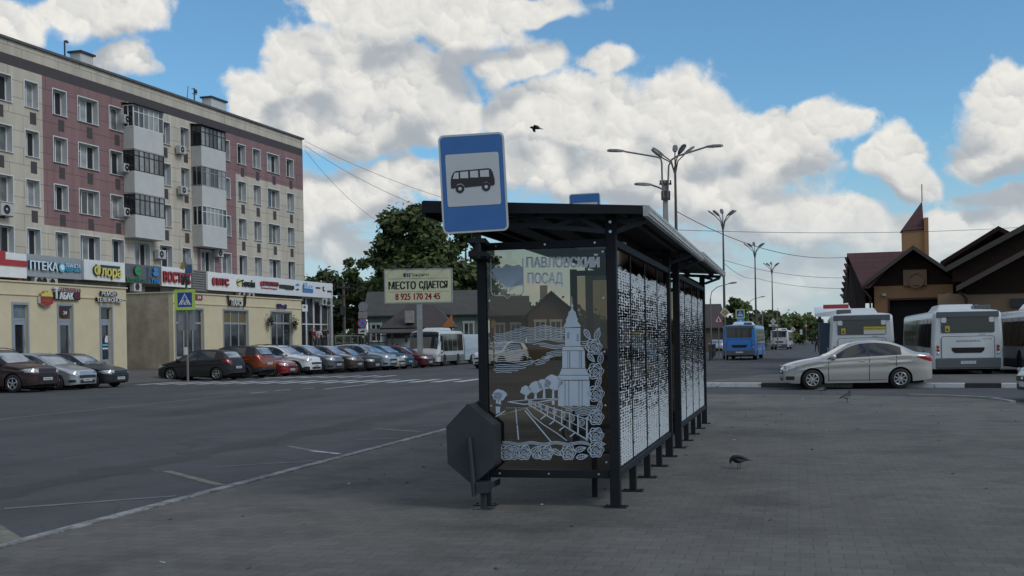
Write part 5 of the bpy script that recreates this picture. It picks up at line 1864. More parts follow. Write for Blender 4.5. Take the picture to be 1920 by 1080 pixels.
def add_wheel(T, x, y, r, w, rim, spokes, name='wheel'):
    side = 1 if y > 0 else -1
    mb = MB()
    prof = [(r * .62, -w / 2 + .01), (r * .9, -w / 2), (r * .985, -w * .36), (r, 0), (r * .985, w * .36), (r * .9, w / 2), (r * .62, w / 2 - .01)]
    mb.lathe(prof, (x, y, r), 26, 0, 'Y')
    ty = mb.build('wheel', M_TYRE, T)
    m2 = MB()
    R = r * .64
    ys = lambda k: k * side
    m2.lathe([(R, ys(w / 2 - .012)), (R * .97, ys(w / 2 - .004)), (R * .9, ys(w / 2 - .02)), (R * .86, ys(w / 2 - .07)), (0, ys(w / 2 - .08))], (x, y, r), 26, 1, 'Y')
    m2.lathe([(R, ys(w / 2 - .012)), (R * 1.0, ys(w / 2 - .002)), (R * .90, ys(w / 2 - .004)), (R * .88, ys(w / 2 - .03))], (x, y, r), 26, 0, 'Y')
    m2.lathe([(R * .22, ys(w / 2 - .075)), (R * .2, ys(w / 2 - .015)), (0, ys(w / 2 - .01))], (x, y, r), 14, 0, 'Y')
    for k in range(spokes):
        a = 2 * pi * k / spokes + .3
        ca, sa = cos(a), sin(a)
        wi, wo = R * .10, R * .125
        yo, yi = y + ys(w / 2 - .012), y + ys(w / 2 - .05)
        q = [(x + ca * R * .15 - sa * wi, r + sa * R * .15 + ca * wi), (x + ca * R * .15 + sa * wi, r + sa * R * .15 - ca * wi),
             (x + ca * R * .92 + sa * wo, r + sa * R * .92 - ca * wo), (x + ca * R * .92 - sa * wo, r + sa * R * .92 + ca * wo)]
        m2.hexa([(p[0], yi, p[1]) for p in q] + [(p[0], yo, p[1]) for p in q], 0)
    m2.build('rim', [rim, M_RIMIN], ty)
    return ty

STYLES = {
    # everything in metres; distances from the nose, heights above the ground
    'sedan': dict(L=4.37, W=1.70, top=[(0, .60), (.05, .70), (.16, .765), (.55, .87), (1.15, .975), (1.45, 1.09), (1.95, 1.36), (2.3, 1.452), (2.65, 1.47), (3.05, 1.44), (3.45, 1.32), (3.85, 1.125), (4.05, 1.075), (4.3, 1.055), (4.37, .98)],
                  belt=[(0, .56), (.2, .68), (.6, .78), (1.1, .87), (1.9, .925), (3.2, .985), (3.9, 1.01), (4.37, .92)], gap=(1.28, 2.47, 3.44), hood=1.15, ws=(1.22, 2.02), rg=(3.15, 3.80),
                  wheels=(.83, 3.40), rw=.305, sill=[(0, .24), (.3, .19), (1.2, .19), (3, .19), (4.0, .24), (4.37, .30)]),
    'hatch': dict(L=4.2, W=1.76, top=[(0, .60), (.05, .72), (.2, .80), (.7, .92), (1.05, 1.0), (1.35, 1.14), (1.9, 1.41), (2.3, 1.50), (2.7, 1.51), (3.3, 1.47), (3.7, 1.38), (3.95, 1.15), (4.1, 1.02), (4.17, .9), (4.2, .7)],
                  belt=[(0, .56), (.2, .68), (.6, .80), (1.1, .90), (2.0, .95), (3.2, 1.0), (3.9, 1.03), (4.2, .66)], gap=(1.20, 2.42, 3.35), hood=1.05, ws=(1.12, 1.95), rg=(3.70, 4.02),
                  wheels=(.86, 3.44), rw=.31, sill=[(0, .23), (.3, .19), (1.2, .2), (3, .2), (3.9, .24), (4.2, .34)]),
    'suv': dict(L=4.45, W=1.84, top=[(0, .72), (.05, .88), (.2, .97), (.8, 1.07), (1.15, 1.13), (1.45, 1.27), (1.95, 1.56), (2.3, 1.65), (2.8, 1.67), (3.5, 1.63), (3.95, 1.56), (4.2, 1.30), (4.35, 1.12), (4.42, .98), (4.45, .75)],
                belt=[(0, .68), (.2, .84), (.6, .95), (1.2, 1.03), (2.0, 1.07), (3.3, 1.13), (4.1, 1.16), (4.45, .72)], gap=(1.30, 2.55, 3.50), hood=1.15, ws=(1.22, 2.02), rg=(3.98, 4.27),
                wheels=(.90, 3.55), rw=.355, sill=[(0, .30), (.3, .26), (1.2, .26), (3.2, .26), (4.1, .32), (4.45, .42)]),
}
def build_car(label, style, paint_m, loc, yaw, rim=M_RIM, spokes=5, plate='', cladding=False, rails=False, group='cars parked along the shops', scale=1.0, roof_m=None, name='parked_car'):
    st = STYLES[style]
    L, W = st['L'], st['W']
    hw = W / 2
    wb = [(0, .60 * hw), (.03, .70 * hw), (.12, .83 * hw), (.32, .93 * hw), (.8, .985 * hw), (1.4, hw), (L - 1.3, hw), (L - .6, .97 * hw), (L - .2, .88 * hw), (L - .05, .78 * hw), (L, .70 * hw)]
    wr = [(0, .50 * hw), (.12, .72 * hw), (.5, .82 * hw), (st['hood'], .86 * hw), (st['ws'][1] - .25, .76 * hw), (2.6, .72 * hw), (L - 1.0, .70 * hw), (L - .35, .74 * hw), (L, .62 * hw)]
    lf = Loft(L, st['top'], st['belt'], wb, wr, st['sill'], st['wheels'], st['rw'])
    T = thing(name, label, 'car', loc, yaw, group)
    T.scale = (scale,) * 3
    mb = MB()
    lf.mesh(mb, 0)
    body = mb.build('body', [paint_m], T, recalc=True)
    g0, g1, g2 = st['gap']
    ztop = lambda d: lf.zt(d) - lf.crown - .055
    zlow = lambda d: lf.zbelt(d) + .025
    for side in (1, -1):
        for (a, b) in ((g0, g1 - .045), (g1 + .045, g2)):      # side windows
            mb = MB()
            lf.side_patch(mb, a, b, zlow, ztop, side, .007, 16, 5)
            mb.build('side_window', M_CARGLASS, T, recalc=False)
        mb = MB()                                              # dark pillar between the doors
        lf.side_patch(mb, g1 - .045, g1 + .045, zlow, ztop, side, .006, 2, 5)
        mb.build('pillar_trim', M_PLASTIC, T, recalc=False)
        mb = MB()                                              # door shut lines
        for d in (st['wheels'][0] + st['rw'] + .16, g1 + .02, min(g2 + .02, st['wheels'][1] - .12)):
            z0 = lf.zb(d) + .05 if d < st['wheels'][1] - st['rw'] - .06 else lf.zb(d) + .03
            lf.side_patch(mb, d, d + .018, z0, lambda q: lf.zbelt(q) + .02, side, .003, 1, 8)
        lf.side_patch(mb, st['wheels'][0] + st['rw'] + .16, st['wheels'][1] - st['rw'] - .08, interp(st['sill'], 2) + .075, interp(st['sill'], 2) + .09, side, .003, 12, 1)
        mb.build('door_seam', M_PLASTIC, T, recalc=False)
        for d in (g1 - .18, g2 - .22):
            mb = MB()
            z = lf.zbelt(d) - .10
            y = side * (lf.half(d, z) + .012)
            mb.box(lf.X(d) - .09, lf.X(d) + .09, y - .014, y + .014, z - .015, z + .015)
            mb.build('door_handle', paint_m, T, bevel=.008)
        # mirror
        d = g0 + .16
        z = lf.zbelt(d) + .06
        y = side * (lf.half(d, z) + .11)
        mb = MB()
        mb.lathe([(0, -.10), (.05, -.09), (.085, -.03), (.09, .03), (.07, .075), (0, .085)], (lf.X(d), y, z + .02), 12)
        mb.bar((lf.X(d) + .02, side * (lf.half(d, z) - .02), z - .02), (lf.X(d), y, z - .02), .05, .03)
        mb.build('mirror', paint_m, T)
        # lamps
        fz = .56 if style == 'sedan' else .60 if style == 'hatch' else .74
        mb = MB()
        lf.side_patch(mb, .015, .62, lambda q: fz + .10 * q + (.05 if q > .4 else 0), lambda q: fz + .175 - .0 * q - max(0, (q - .3)) * .22, side, .007, 14, 4)
        mb.build('headlight', M_LAMP, T, recalc=False)
        tz = (.80, .98) if style == 'sedan' else (.80, 1.0) if style == 'hatch' else (.93, 1.16)
        mb = MB()
        lf.side_patch(mb, L - .52, L - .01, lambda q: tz[0] + (tz[1] - tz[0]) * .9 * max(0, (L - q) / .52) ** 1.4, lambda q: min(tz[1] - .05 * (L - q), lf.zt(q) - .05), side, .008, 12, 4)
        mb.build('taillight', M_TAIL, T, recalc=False)
        mb = MB()
        lf.side_patch(mb, .06, .30, interp(st['sill'], .2) + .10, interp(st['sill'], .2) + .21, side, .006, 6, 3)
        fo = mb.build('fog_lamp_recess', M_PLASTIC, T, recalc=False)
        if cladding:
            mb = MB()
            R = st['rw'] + .055
            for w in st['wheels']:
                n = 18
                vs = []
                for i in range(n + 1):
                    a = pi * i / n
                    for r_ in (R - .004, R + .075):
                        d = w - r_ * cos(a)
                        z = st['rw'] * .98 + r_ * sin(a)
                        z = max(z, interp(st['sill'], d))
                        vs.append((lf.X(d), side * (lf.half(d, min(z, lf.zbelt(d))) + .008), z))
                mb.add(vs, [(2 * i, 2 * i + 1, 2 * i + 3, 2 * i + 2) for i in range(n)], 0, True)
            s0 = interp(st['sill'], 2)
            lf.side_patch(mb, st['wheels'][0] + R + .01, st['wheels'][1] - R - .01, s0, s0 + .16, side, .008, 12, 2)
            lf.side_patch(mb, .01, st['wheels'][0] - R, lambda q: lf.zb(q), lambda q: lf.zb(q) + .17, side, .008, 8, 2)
            lf.side_patch(mb, st['wheels'][1] + R, L - .01, lambda q: lf.zb(q), lambda q: lf.zb(q) + .2, side, .008, 8, 2)
            mb.build('wheel_arch_trim', M_PLASTIC, T, recalc=False)
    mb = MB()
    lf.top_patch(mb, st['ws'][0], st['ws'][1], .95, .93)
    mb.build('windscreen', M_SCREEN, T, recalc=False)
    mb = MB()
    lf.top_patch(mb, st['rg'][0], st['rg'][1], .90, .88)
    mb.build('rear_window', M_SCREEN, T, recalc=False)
    # bonnet seam
    mb = MB()
    lf.top_patch(mb, st['hood'] - .012, st['hood'], .98, .98, .004, 1, 8)
    mb.build('bonnet_seam', M_PLASTIC, T, recalc=False)
    # front and rear ends
    xf, xr = L / 2, -L / 2
    z0, zt = interp(st['sill'], 0), interp(st['top'], 0)
    w = .58 * hw
    mb = MB()
    mb.box(xf - .02, xf + .006, -w, w, zt - .13, zt - .02)
    mb.build('grille', M_PLASTIC, T)
    mb = MB()
    mb.box(xf - .02, xf + .012, -w * .98, w * .98, zt - .085, zt - .068)
    mb.lathe([(0, .03), (.05, .028), (.055, .0)], (xf - .01, 0, zt - .075), 14, 0, 'Y')
    o = mb.build('grille_bar', M_CHROME, T)
    mb = MB()
    mb.box(xf - .02, xf + .008, -w * .9, w * .9, z0 + .03, z0 + .15)
    mb.build('lower_intake', M_PLASTIC, T)
    for x, zz, f in ((xf, zt - .21, 1), (xr, .62 if style != 'suv' else .74, -1)):
        mb = MB()
        xa, xb = (x - .01, x + .016) if f > 0 else (x - .016, x + .01)
        mb.box(xa, xb, -.26, .26, zz - .056, zz + .056)
        P = mb.build('number_plate', M_PLATE, T, bevel=.004)
        if plate:
            mb = MB()
            add_text(mb, plate, -.20, .20, zz - .033, zz + .033, lambda a, b, d: (xb + .002 if f > 0 else xa - .002, a * f, b), 0, .01)
            mb.build('plate_lettering', M_SBLACK, P, recalc=False)
    mb = MB()
    mb.box(xr - .012, xr + .02, -.62 * hw, .62 * hw, interp(st['sill'], L) + .0, interp(st['sill'], L) + .13)
    mb.build('rear_bumper_insert', M_PLASTIC, T)
    # underneath
    mb = MB()
    mb.box(xr + .25, xf - .2, -hw + .26, hw - .26, .17, .5)
    for wd in st['wheels']:
        mb.box(lf.X(wd) - st['rw'] - .05, lf.X(wd) + st['rw'] + .05, -hw + .235, hw - .235, .25, st['rw'] * 2 + .07)
    mb.build('underbody', M_UNDER, T)
    for wd in st['wheels']:
        for sd in (1, -1):
            add_wheel(T, lf.X(wd), sd * (hw - .115), st['rw'], .20, rim, spokes)
    if rails:
        for sd in (1, -1):
            mb = MB()
            pts = [(lf.X(d), sd * lf.wr(d) * .9, lf.zt(d) + h) for d, h in ((2.0, -.02), (2.12, .05), (2.6, .06), (3.3, .06), (3.7, .05), (3.85, -.02))]
            mb.tube(pts, .018, 6)
            mb.build('roof_rail', M_PLASTIC, T)
    mb = MB()
    d = L - 1.05 if style == 'sedan' else L - .75
    mb.tube([(lf.X(d), 0, lf.zt(d) - .01), (lf.X(d) - .18, 0, lf.zt(d) + .17)], [.008, .004], 5)
    mb.build('aerial', M_PLASTIC, T)
    return T

# ---- the nearest: beige sedan by the traffic island
M_BEIGE = car_paint('beige', (0.51, 0.50, 0.475), .5, .28)
wf, wr_ = gnd(1523, 731), gnd(1690, 729)
yaw = atan2((wf - wr_).y, (wf - wr_).x)
ctr = (wf + wr_) / 2
R = Matrix.Rotation(yaw, 3, 'Z')
sc = (wf - wr_).length / 2.60
# near flank: the side towards the camera is the car's left side (it faces left)
off = R @ Vector(((0.83 + 3.40) / 2 - 4.37 / 2, -(1.70 / 2 - .115 + .1), 0))
loc = ctr + off * sc
build_car('beige four door sedan parked side on at the black and white kerb', 'sedan', M_BEIGE, (loc.x, loc.y, 0.004), yaw, M_RIM, 8, 'А482КО', group='cars on the right side of the square', scale=sc)
# part of a car at the right edge
M_SILV = car_paint('silver', (0.42, 0.45, 0.48), .5, .3)
p = gnd(1921, 757)
build_car('silver car nose cut off by the right edge of the view', 'hatch', M_SILV, (p.x + 2.50, p.y + 0.75, 0.004), radians(172), M_RIMD, 5, '', group='cars on the right side of the square')

# ---- the row along the shops, each nose (or tail) towards the road
A_, B_ = gnd(27, 737), gnd(783, 690)
rowd = (B_ - A_).normalized()
def row_pt(u):
    x, r = ray(u, 700)
    t = (x * A_.y - A_.x) / (rowd.x - x * rowd.y)
    return A_ + rowd * t
CP = {k: car_paint(k, *v) for k, v in {
    'dark_brown': ((0.058, 0.030, 0.030), .4, .3), 'pale_silver': ((0.40, 0.44, 0.47), .5, .3), 'graphite': ((0.030, 0.034, 0.040), .4, .3), 'black': ((0.010, 0.010, 0.011), .2, .25),
    'burnt_orange': ((0.26, 0.060, 0.020), .35, .3), 'bright_red': ((0.30, 0.020, 0.018), .2, .3), 'white': ((0.68, 0.70, 0.72), .1, .3), 'grey': ((0.13, 0.145, 0.165), .45, .3),
    'bronze': ((0.105, 0.072, 0.058), .45, .3), 'ice_silver': ((0.36, 0.43, 0.50), .5, .3), 'champagne': ((0.44, 0.42, 0.34), .5, .3), 'navy': ((0.018, 0.024, 0.045), .35, .28), 'cherry': ((0.13, 0.012, 0.018), .25, .28)}.items()}
row = [   # label, style, paint, pixel of the end nearest the road, rear towards the road?, extras
    ('dark brown crossover with silver roof rails at the left edge of the view', 'suv', 'dark_brown', 116, 0, dict(rails=True, plate='К715ОУ', spokes=5)),
    ('pale silver hatchback between the brown crossover and the dark saloon', 'hatch', 'pale_silver', 183, 0, dict(plate='М206ЕТ', spokes=6)),
    ('graphite saloon parked by the alley mouth, right of the silver hatchback', 'sedan', 'graphite', 242, 0, dict(plate='О391РХ', rim=M_RIMD)),
    ('black hatchback showing its tail and bright star wheels behind the crossing sign', 'hatch', 'black', 462, 1, dict(plate='Т834ВА', spokes=5)),
    ('burnt orange crossover with black roof, tail to the road', 'suv', 'burnt_orange', 521, 1, dict(plate='Н557МС', cladding=True, rim=M_RIMD, roof=True)),
    ('bright red hatchback squeezed right of the orange crossover', 'hatch', 'bright_red', 560, 0, dict(plate='Е118УК', scale=.95)),
    ('white crossover with black wheel arch trim, nose to the road', 'suv', 'white', 604, 0, dict(plate='У640АО', cladding=True, rails=True)),
    ('grey crossover behind the white one, right of it', 'suv', 'grey', 646, 0, dict(plate='С903ТН', rim=M_RIMD)),
    ('bronze brown estate with large pale headlights', 'suv', 'bronze', 684, 0, dict(plate='В271КМ', scale=.96)),
    ('low black saloon between the bronze estate and an ice silver crossover', 'sedan', 'black', 714, 0, dict(plate='Р448ЕО')),
    ('ice silver crossover with bulging bonnet and white mirror', 'suv', 'ice_silver', 746, 0, dict(plate='Х152НВ', rails=True)),
    ('champagne coloured small car, one before the navy crossover', 'hatch', 'champagne', 761, 0, dict(plate='А760СР', scale=.97)),
    ('navy crossover with pale blue reflections in its windscreen', 'suv', 'navy', 779, 0, dict(plate='М385ТК', scale=.95)),
    ('cherry red hatchback at the far end of the row beside the small bus', 'hatch', 'cherry', 814, 0, dict(plate='О029УА', spokes=7)),
]
rh = random.Random(11)
for label, style, pm, u, rear, kw in row:
    st = STYLES[style]
    roof = kw.pop('roof', False)
    yaw = -PHI + radians(rh.uniform(-2.5, 2.5)) + (pi if rear else 0)
    hx, hy = cos(-PHI), sin(-PHI)
    scl = kw.get('scale', 1.0)
    half = st['L'] / 2 * scl
    # the corner of the road end that is farthest right in the view lies at pixel u
    wl = st['W'] * .40 * scl
    best = None
    for k in range(-60, 260):
        g = A_ + rowd * (k * .25)
        c = Vector((g.x - hx * (half - .80), g.y - hy * (half - .80), 0)) + Vector((-hy, hx, 0)) * (st['W'] / 2 * scl)
        e = c + Vector((hx, hy, 0)) * half + Vector((-hy, hx, 0)) * wl
        uu = 960 + (e.x / e.y * _c) * FPX
        if best is None or abs(uu - u) < best[0]:
            best = (abs(uu - u), c)
    c = best[1]
    T = build_car(label, style, CP[pm], (c.x, c.y, 0.004), yaw, **kw)
    if roof:
        lf = [o for o in T.children if o.name.startswith('body')][0]
        lf.data.materials.append(CP['black'])
        for pl in lf.data.polygons:
            if pl.center.z > 1.18:
                pl.material_index = 1
# white car half hidden by the shelter post
p = gnd(893, 692)
build_car('white crossover with black lower trim coming out behind the shelter post', 'suv', CP['white'], (p.x + 1.5, p.y + 1.9, .004), radians(238), M_RIMD, 5, '', True, group='cars on the road', name='car')
# far parked cars beside the blue bus
for u, v, yw, pm, lb in ((1345, 660, 80, 'ice_silver', 'far silver car parked by the fence left of the blue bus'), (1429, 650, 95, 'white', 'tiny white car between the blue bus and the far white bus'), (1352, 657, 84, 'navy', 'far navy car in front of the fence by the blue bus')):
    p = gnd(u, v)
    build_car(lb, 'hatch', CP[pm], (p.x, p.y, .004), radians(yw), group='far cars on the road')

# ---------------------------------------------------------------- buses
M_BWHITE = mat('bus_white', (0.54, 0.57, 0.59), 0.35, var=0.12, scale=1.0, coat=0.4)
M_BGREY = mat('bus_grey', (0.085, 0.095, 0.105), 0.45, var=0.1)
M_BBLUE = mat('bus_blue', (0.028, 0.18, 0.54), 0.38, var=0.07, coat=0.3)
M_BGLASS = mat('bus_glass', (0.012, 0.014, 0.016), 0.07, var=0.5, scale=0.5, spec=0.8)
M_STICK = mat('yellow_sticker', (0.50, 0.40, 0.03), 0.5, var=0.05)
def bus_shell(L, W, H, sill, wheels, rw, tumble=.93):
    hw = W / 2
    top = [(0, H - .22), (.06, H - .10), (.25, H - .02), (.6, H), (L - .6, H), (L - .25, H - .02), (L - .06, H - .08), (L, H - .16)]
    belt = [(0, 1.15), (L, 1.15)]
    wb = [(0, .88 * hw), (.05, .95 * hw), (.2, hw), (L - .2, hw), (L - .05, .965 * hw), (L, .92 * hw)]
    wr = [(0, .80 * hw), (.05, .86 * hw), (.2, tumble * hw), (L - .2, tumble * hw), (L - .05, .90 * hw), (L, .86 * hw)]
    return Loft(L, top, belt, wb, wr, [(0, sill), (L, sill)], wheels, rw, crown=.14, side_in=.012)

def city_bus(label, loc, yaw, paint_m, side_m, number, H=2.62, L=11.5, W=2.5, group='large buses standing nose away', extra=None, front_windows=True):
    lf = bus_shell(L, W, H, .34, (2.7, 8.6), .47, .95)
    T = thing('city_bus', label, 'bus', loc, yaw, group)
    mb = MB()
    lf.mesh(mb, 0)
    mb.build('body', paint_m, T)
    hw = W / 2
    xr = -L / 2
    for sd in (1, -1):
        mb = MB()
        lf.side_patch(mb, .5, L - .35, 1.12, H - .32, sd, .006, 30, 5)
        wn = mb.build('side_window', M_BGLASS, T, recalc=False)
        mb = MB()
        for k in range(1, 8):
            d = .5 + (L - .85) * k / 8
            lf.side_patch(mb, d - .03, d + .03, 1.12, H - .32, sd, .009, 1, 5)
        mb.build('window_bar', M_PLASTIC, T, recalc=False)
        mb = MB()
        lf.side_patch(mb, .25, L - .25, lambda d: lf.zb(d), lambda d: max(lf.zb(d) + .02, .62), sd, .006, 40, 3)
        mb.build('skirt', side_m, T, recalc=False)
    # rear end
    def rbox(name, y0, y1, z0, z1, m, t=.012, pts=None, bev=.0):
        mb = MB()
        if pts:
            mb.prism(pts, lambda a, b, d: (xr - .001 - d, a, b), t)
        else:
            mb.box(xr - t, xr + .02, y0, y1, z0, z1)
        return mb.build(name, m, T, bevel=bev)
    sk = rbox('rear_bumper', -.90 * hw, .90 * hw, .36, .74, M_BGREY, .07, bev=.03)
    rbox('roof_cap', -.865 * hw, .865 * hw, H - .31, H - .10, M_BGREY, .035, bev=.02)
    rw_ = rbox('rear_window', 0, 0, 0, 0, M_BGLASS, .014, pts=rrect(-.74 * hw, .74 * hw, 1.66, H - .30, .06))
    if extra != 'blue':
        mb = MB()
        for y in (-.66 * hw, .66 * hw):
            mb.prism(rrect(y - .09, y + .09, H - .50, H - .31, .05), lambda a, b, d: (xr - .016 - d, a, b), .01)
        mb.build('lamp_bezel', paint_m, rw_)
    mb = MB()
    mb.prism(rrect(-.72 * hw, .72 * hw, .66, 1.52, .08), lambda a, b, d: (xr - .001 - d, a, b), .03)
    lid = mb.build('engine_cover', paint_m, T, bevel=.012)
    mb = MB()
    mb.prism([(-.46 * hw, 1.12), (.46 * hw, 1.12), (.44 * hw, 1.0), (.36 * hw, .92), (-.36 * hw, .92), (-.44 * hw, 1.0)], lambda a, b, d: (xr - .032 - d, a, b), .006)
    mb.build('vent', M_SHADOWBLACK, lid)
    mb = MB()
    mb.ribbon(rrect(-.735 * hw, .735 * hw, .645, 1.535, .09), .018, lambda a, b: (xr - .004, a, b), 0, True)
    mb.build('cover_seam', M_PLASTIC, T, recalc=False)
    for y in (-.83 * hw, .83 * hw):
        for z, m in ((1.16, M_TAIL), (1.04, M_TAIL if extra != 'blue' else M_AMBER), (.91, M_LAMP)):
            mb = MB()
            mb.lathe([(0, -.03), (.045, -.028), (.055, -.005), (.06, .0)], (0, 0, 0), 14, 0, 'Y')
            o = mb.build('taillight', m, T)
            o.rotation_euler = (0, 0, -pi / 2)
            o.location = (xr - .001, y, z)
    if extra != 'blue':
        mb = MB()
        mb.box(xr - .022, xr - .015, .50 * hw, .62 * hw, 1.70, 1.92)
        st_ = mb.build('sticker', M_STICK, rw_)
        mb = MB()
        mb.prism([(.52 * hw, 1.73), (.60 * hw, 1.75), (.57 * hw, 1.88), (.55 * hw, 1.81)], lambda a, b, d: (xr - .0235 - d, a, b), .002)
        mb.build('pictogram', M_SBLACK, st_)
        mb = MB()
        f = lambda a, b, d: (xr - .034, -a, b)
        add_text(mb, 'МОСТРАНСАВТО', -.32 * hw, .34 * hw, 1.33, 1.385, f, 0, .03)
        mb.build('lettering', P_NAVY, lid, recalc=False)
        mb = MB()
        add_text(mb, number, .40 * hw, .66 * hw, 1.40, 1.46, f, 0, .0)
        add_text(mb, 'mostransavto', .30 * hw, .50 * hw, 1.57, 1.60, lambda a, b, d: (xr - .006, -a, b), 0, .02)
        mb.build('lettering', P_DGREY, lid, recalc=False)
    mb = MB()
    mb.box(xr - .082, xr - .06, -.26, .26, .52, .63)
    P = mb.build('number_plate', M_PLATE, T)
    if number:
        mb = MB()
        add_text(mb, 'ЕН' + number[:3] + ' 50', -.2, .2, .545, .61, lambda a, b, d: (xr - .084, -a, b), 0, .01)
        mb.build('plate_lettering', P_BLUE if extra != 'blue' else M_SBLACK, P, recalc=False)
    # roof equipment
    mb = MB()
    mb.hexa([(xr + 2.6, -.62 * hw, H - .02), (xr + 5.6, -.62 * hw, H - .02), (xr + 5.6, .62 * hw, H - .02), (xr + 2.6, .62 * hw, H - .02),
             (xr + 3.1, -.5 * hw, H + .24), (xr + 5.2, -.5 * hw, H + .24), (xr + 5.2, .5 * hw, H + .24), (xr + 3.1, .5 * hw, H + .24)])
    mb.build('roof_unit', M_BWHITE, T, bevel=.05)
    mb = MB()
    mb.box(xr + .5, xr + 1.3, .30 * hw if extra == 'L' else -.7 * hw, .75 * hw if extra == 'L' else -.25 * hw, H - .02, H + .14)
    mb.build('roof_hatch', M_BGREY, T, bevel=.03)
    mb = MB()
    mb.box(xr + .3, L / 2 - .3, -hw + .28, hw - .28, .25, .6)
    for w in (2.7, 8.6):
        mb.box(lf.X(w) - .52, lf.X(w) + .52, -hw + .33, hw - .33, .3, 1.02)
    mb.build('underbody', M_UNDER, T)
    for w in (2.7, 8.6):
        for sd in (1, -1):
            add_wheel(T, lf.X(w), sd * (hw - .16), .47, .28, M_RIMD, 8)
    return T
def place_bus(u_mid, v_base, Y, yaw, L):
    """the middle of the rear end stands over pixel u_mid at depth Y"""
    x, _ = ray(u_mid, v_base)
    d = Vector((cos(yaw), sin(yaw), 0))
    c = Vector((x * Y, Y, .004)) + d * (L / 2)
    return (c.x, c.y, .004)
yw = radians(90 - 13.3)
B1 = city_bus('white bus with grey roof cap and yellow wheelchair sticker, rear fully shown', place_bus(1815.5, 690, 43.0, yw, 11.5), yw, M_BWHITE, M_BGREY, '12376', H=2.54)
yw = radians(90 - 14.5)
B2 = city_bus('white bus with long yellow notice in its rear window behind the beige sedan', place_bus(1617, 690, 46.5, yw, 11.5), yw, M_BWHITE, M_BGREY, '12098', H=2.54, extra='L')
rwin = [o for o in B2.children if o.name.startswith('rear_window')][0]
mb = MB()
mb.box(-5.75 - .022, -5.75 - .015, -.72 * 1.25, -.06 * 1.25, 1.82, 1.97, 0)
mb.box(-5.75 - .022, -5.75 - .015, -.72 * 1.25, -.06 * 1.25, 1.68, 1.82, 1)
mb.build('notice', [M_STICK, M_PLATE], rwin)
mb = MB()
add_text(mb, 'Задние двери не открываются', .08 * 1.25, .70 * 1.25, 1.86, 1.93, lambda a, b, d: (-5.75 - .024, -a, b), 0, .0)
mb.build('lettering', M_SBLACK, rwin, recalc=False)
yw = radians(90 - 13.0)
B3 = city_bus('white bus at the right edge of the view showing only its dark side windows', place_bus(2012, 690, 41.5, yw, 11.5), yw, M_BWHITE, M_BGREY, '12411', H=2.54)
yw = radians(90 - 16.0)
B4 = city_bus('blue city bus with white roof driving away along the road', place_bus(1386.5, 668, 86.0, yw, 9.5), yw, M_BBLUE, M_BBLUE, '', H=2.62, L=9.5, W=2.45, group='buses on the road', extra='blue')
yw = radians(90 - 17.0)
B5 = city_bus('small far white bus driving away, in front of the roadside trees', place_bus(1461.5, 655, 158, yw, 9.5), yw, M_BWHITE, M_BGREY, '', H=2.65, L=9.5, W=2.4, group='buses on the road', extra='blue')

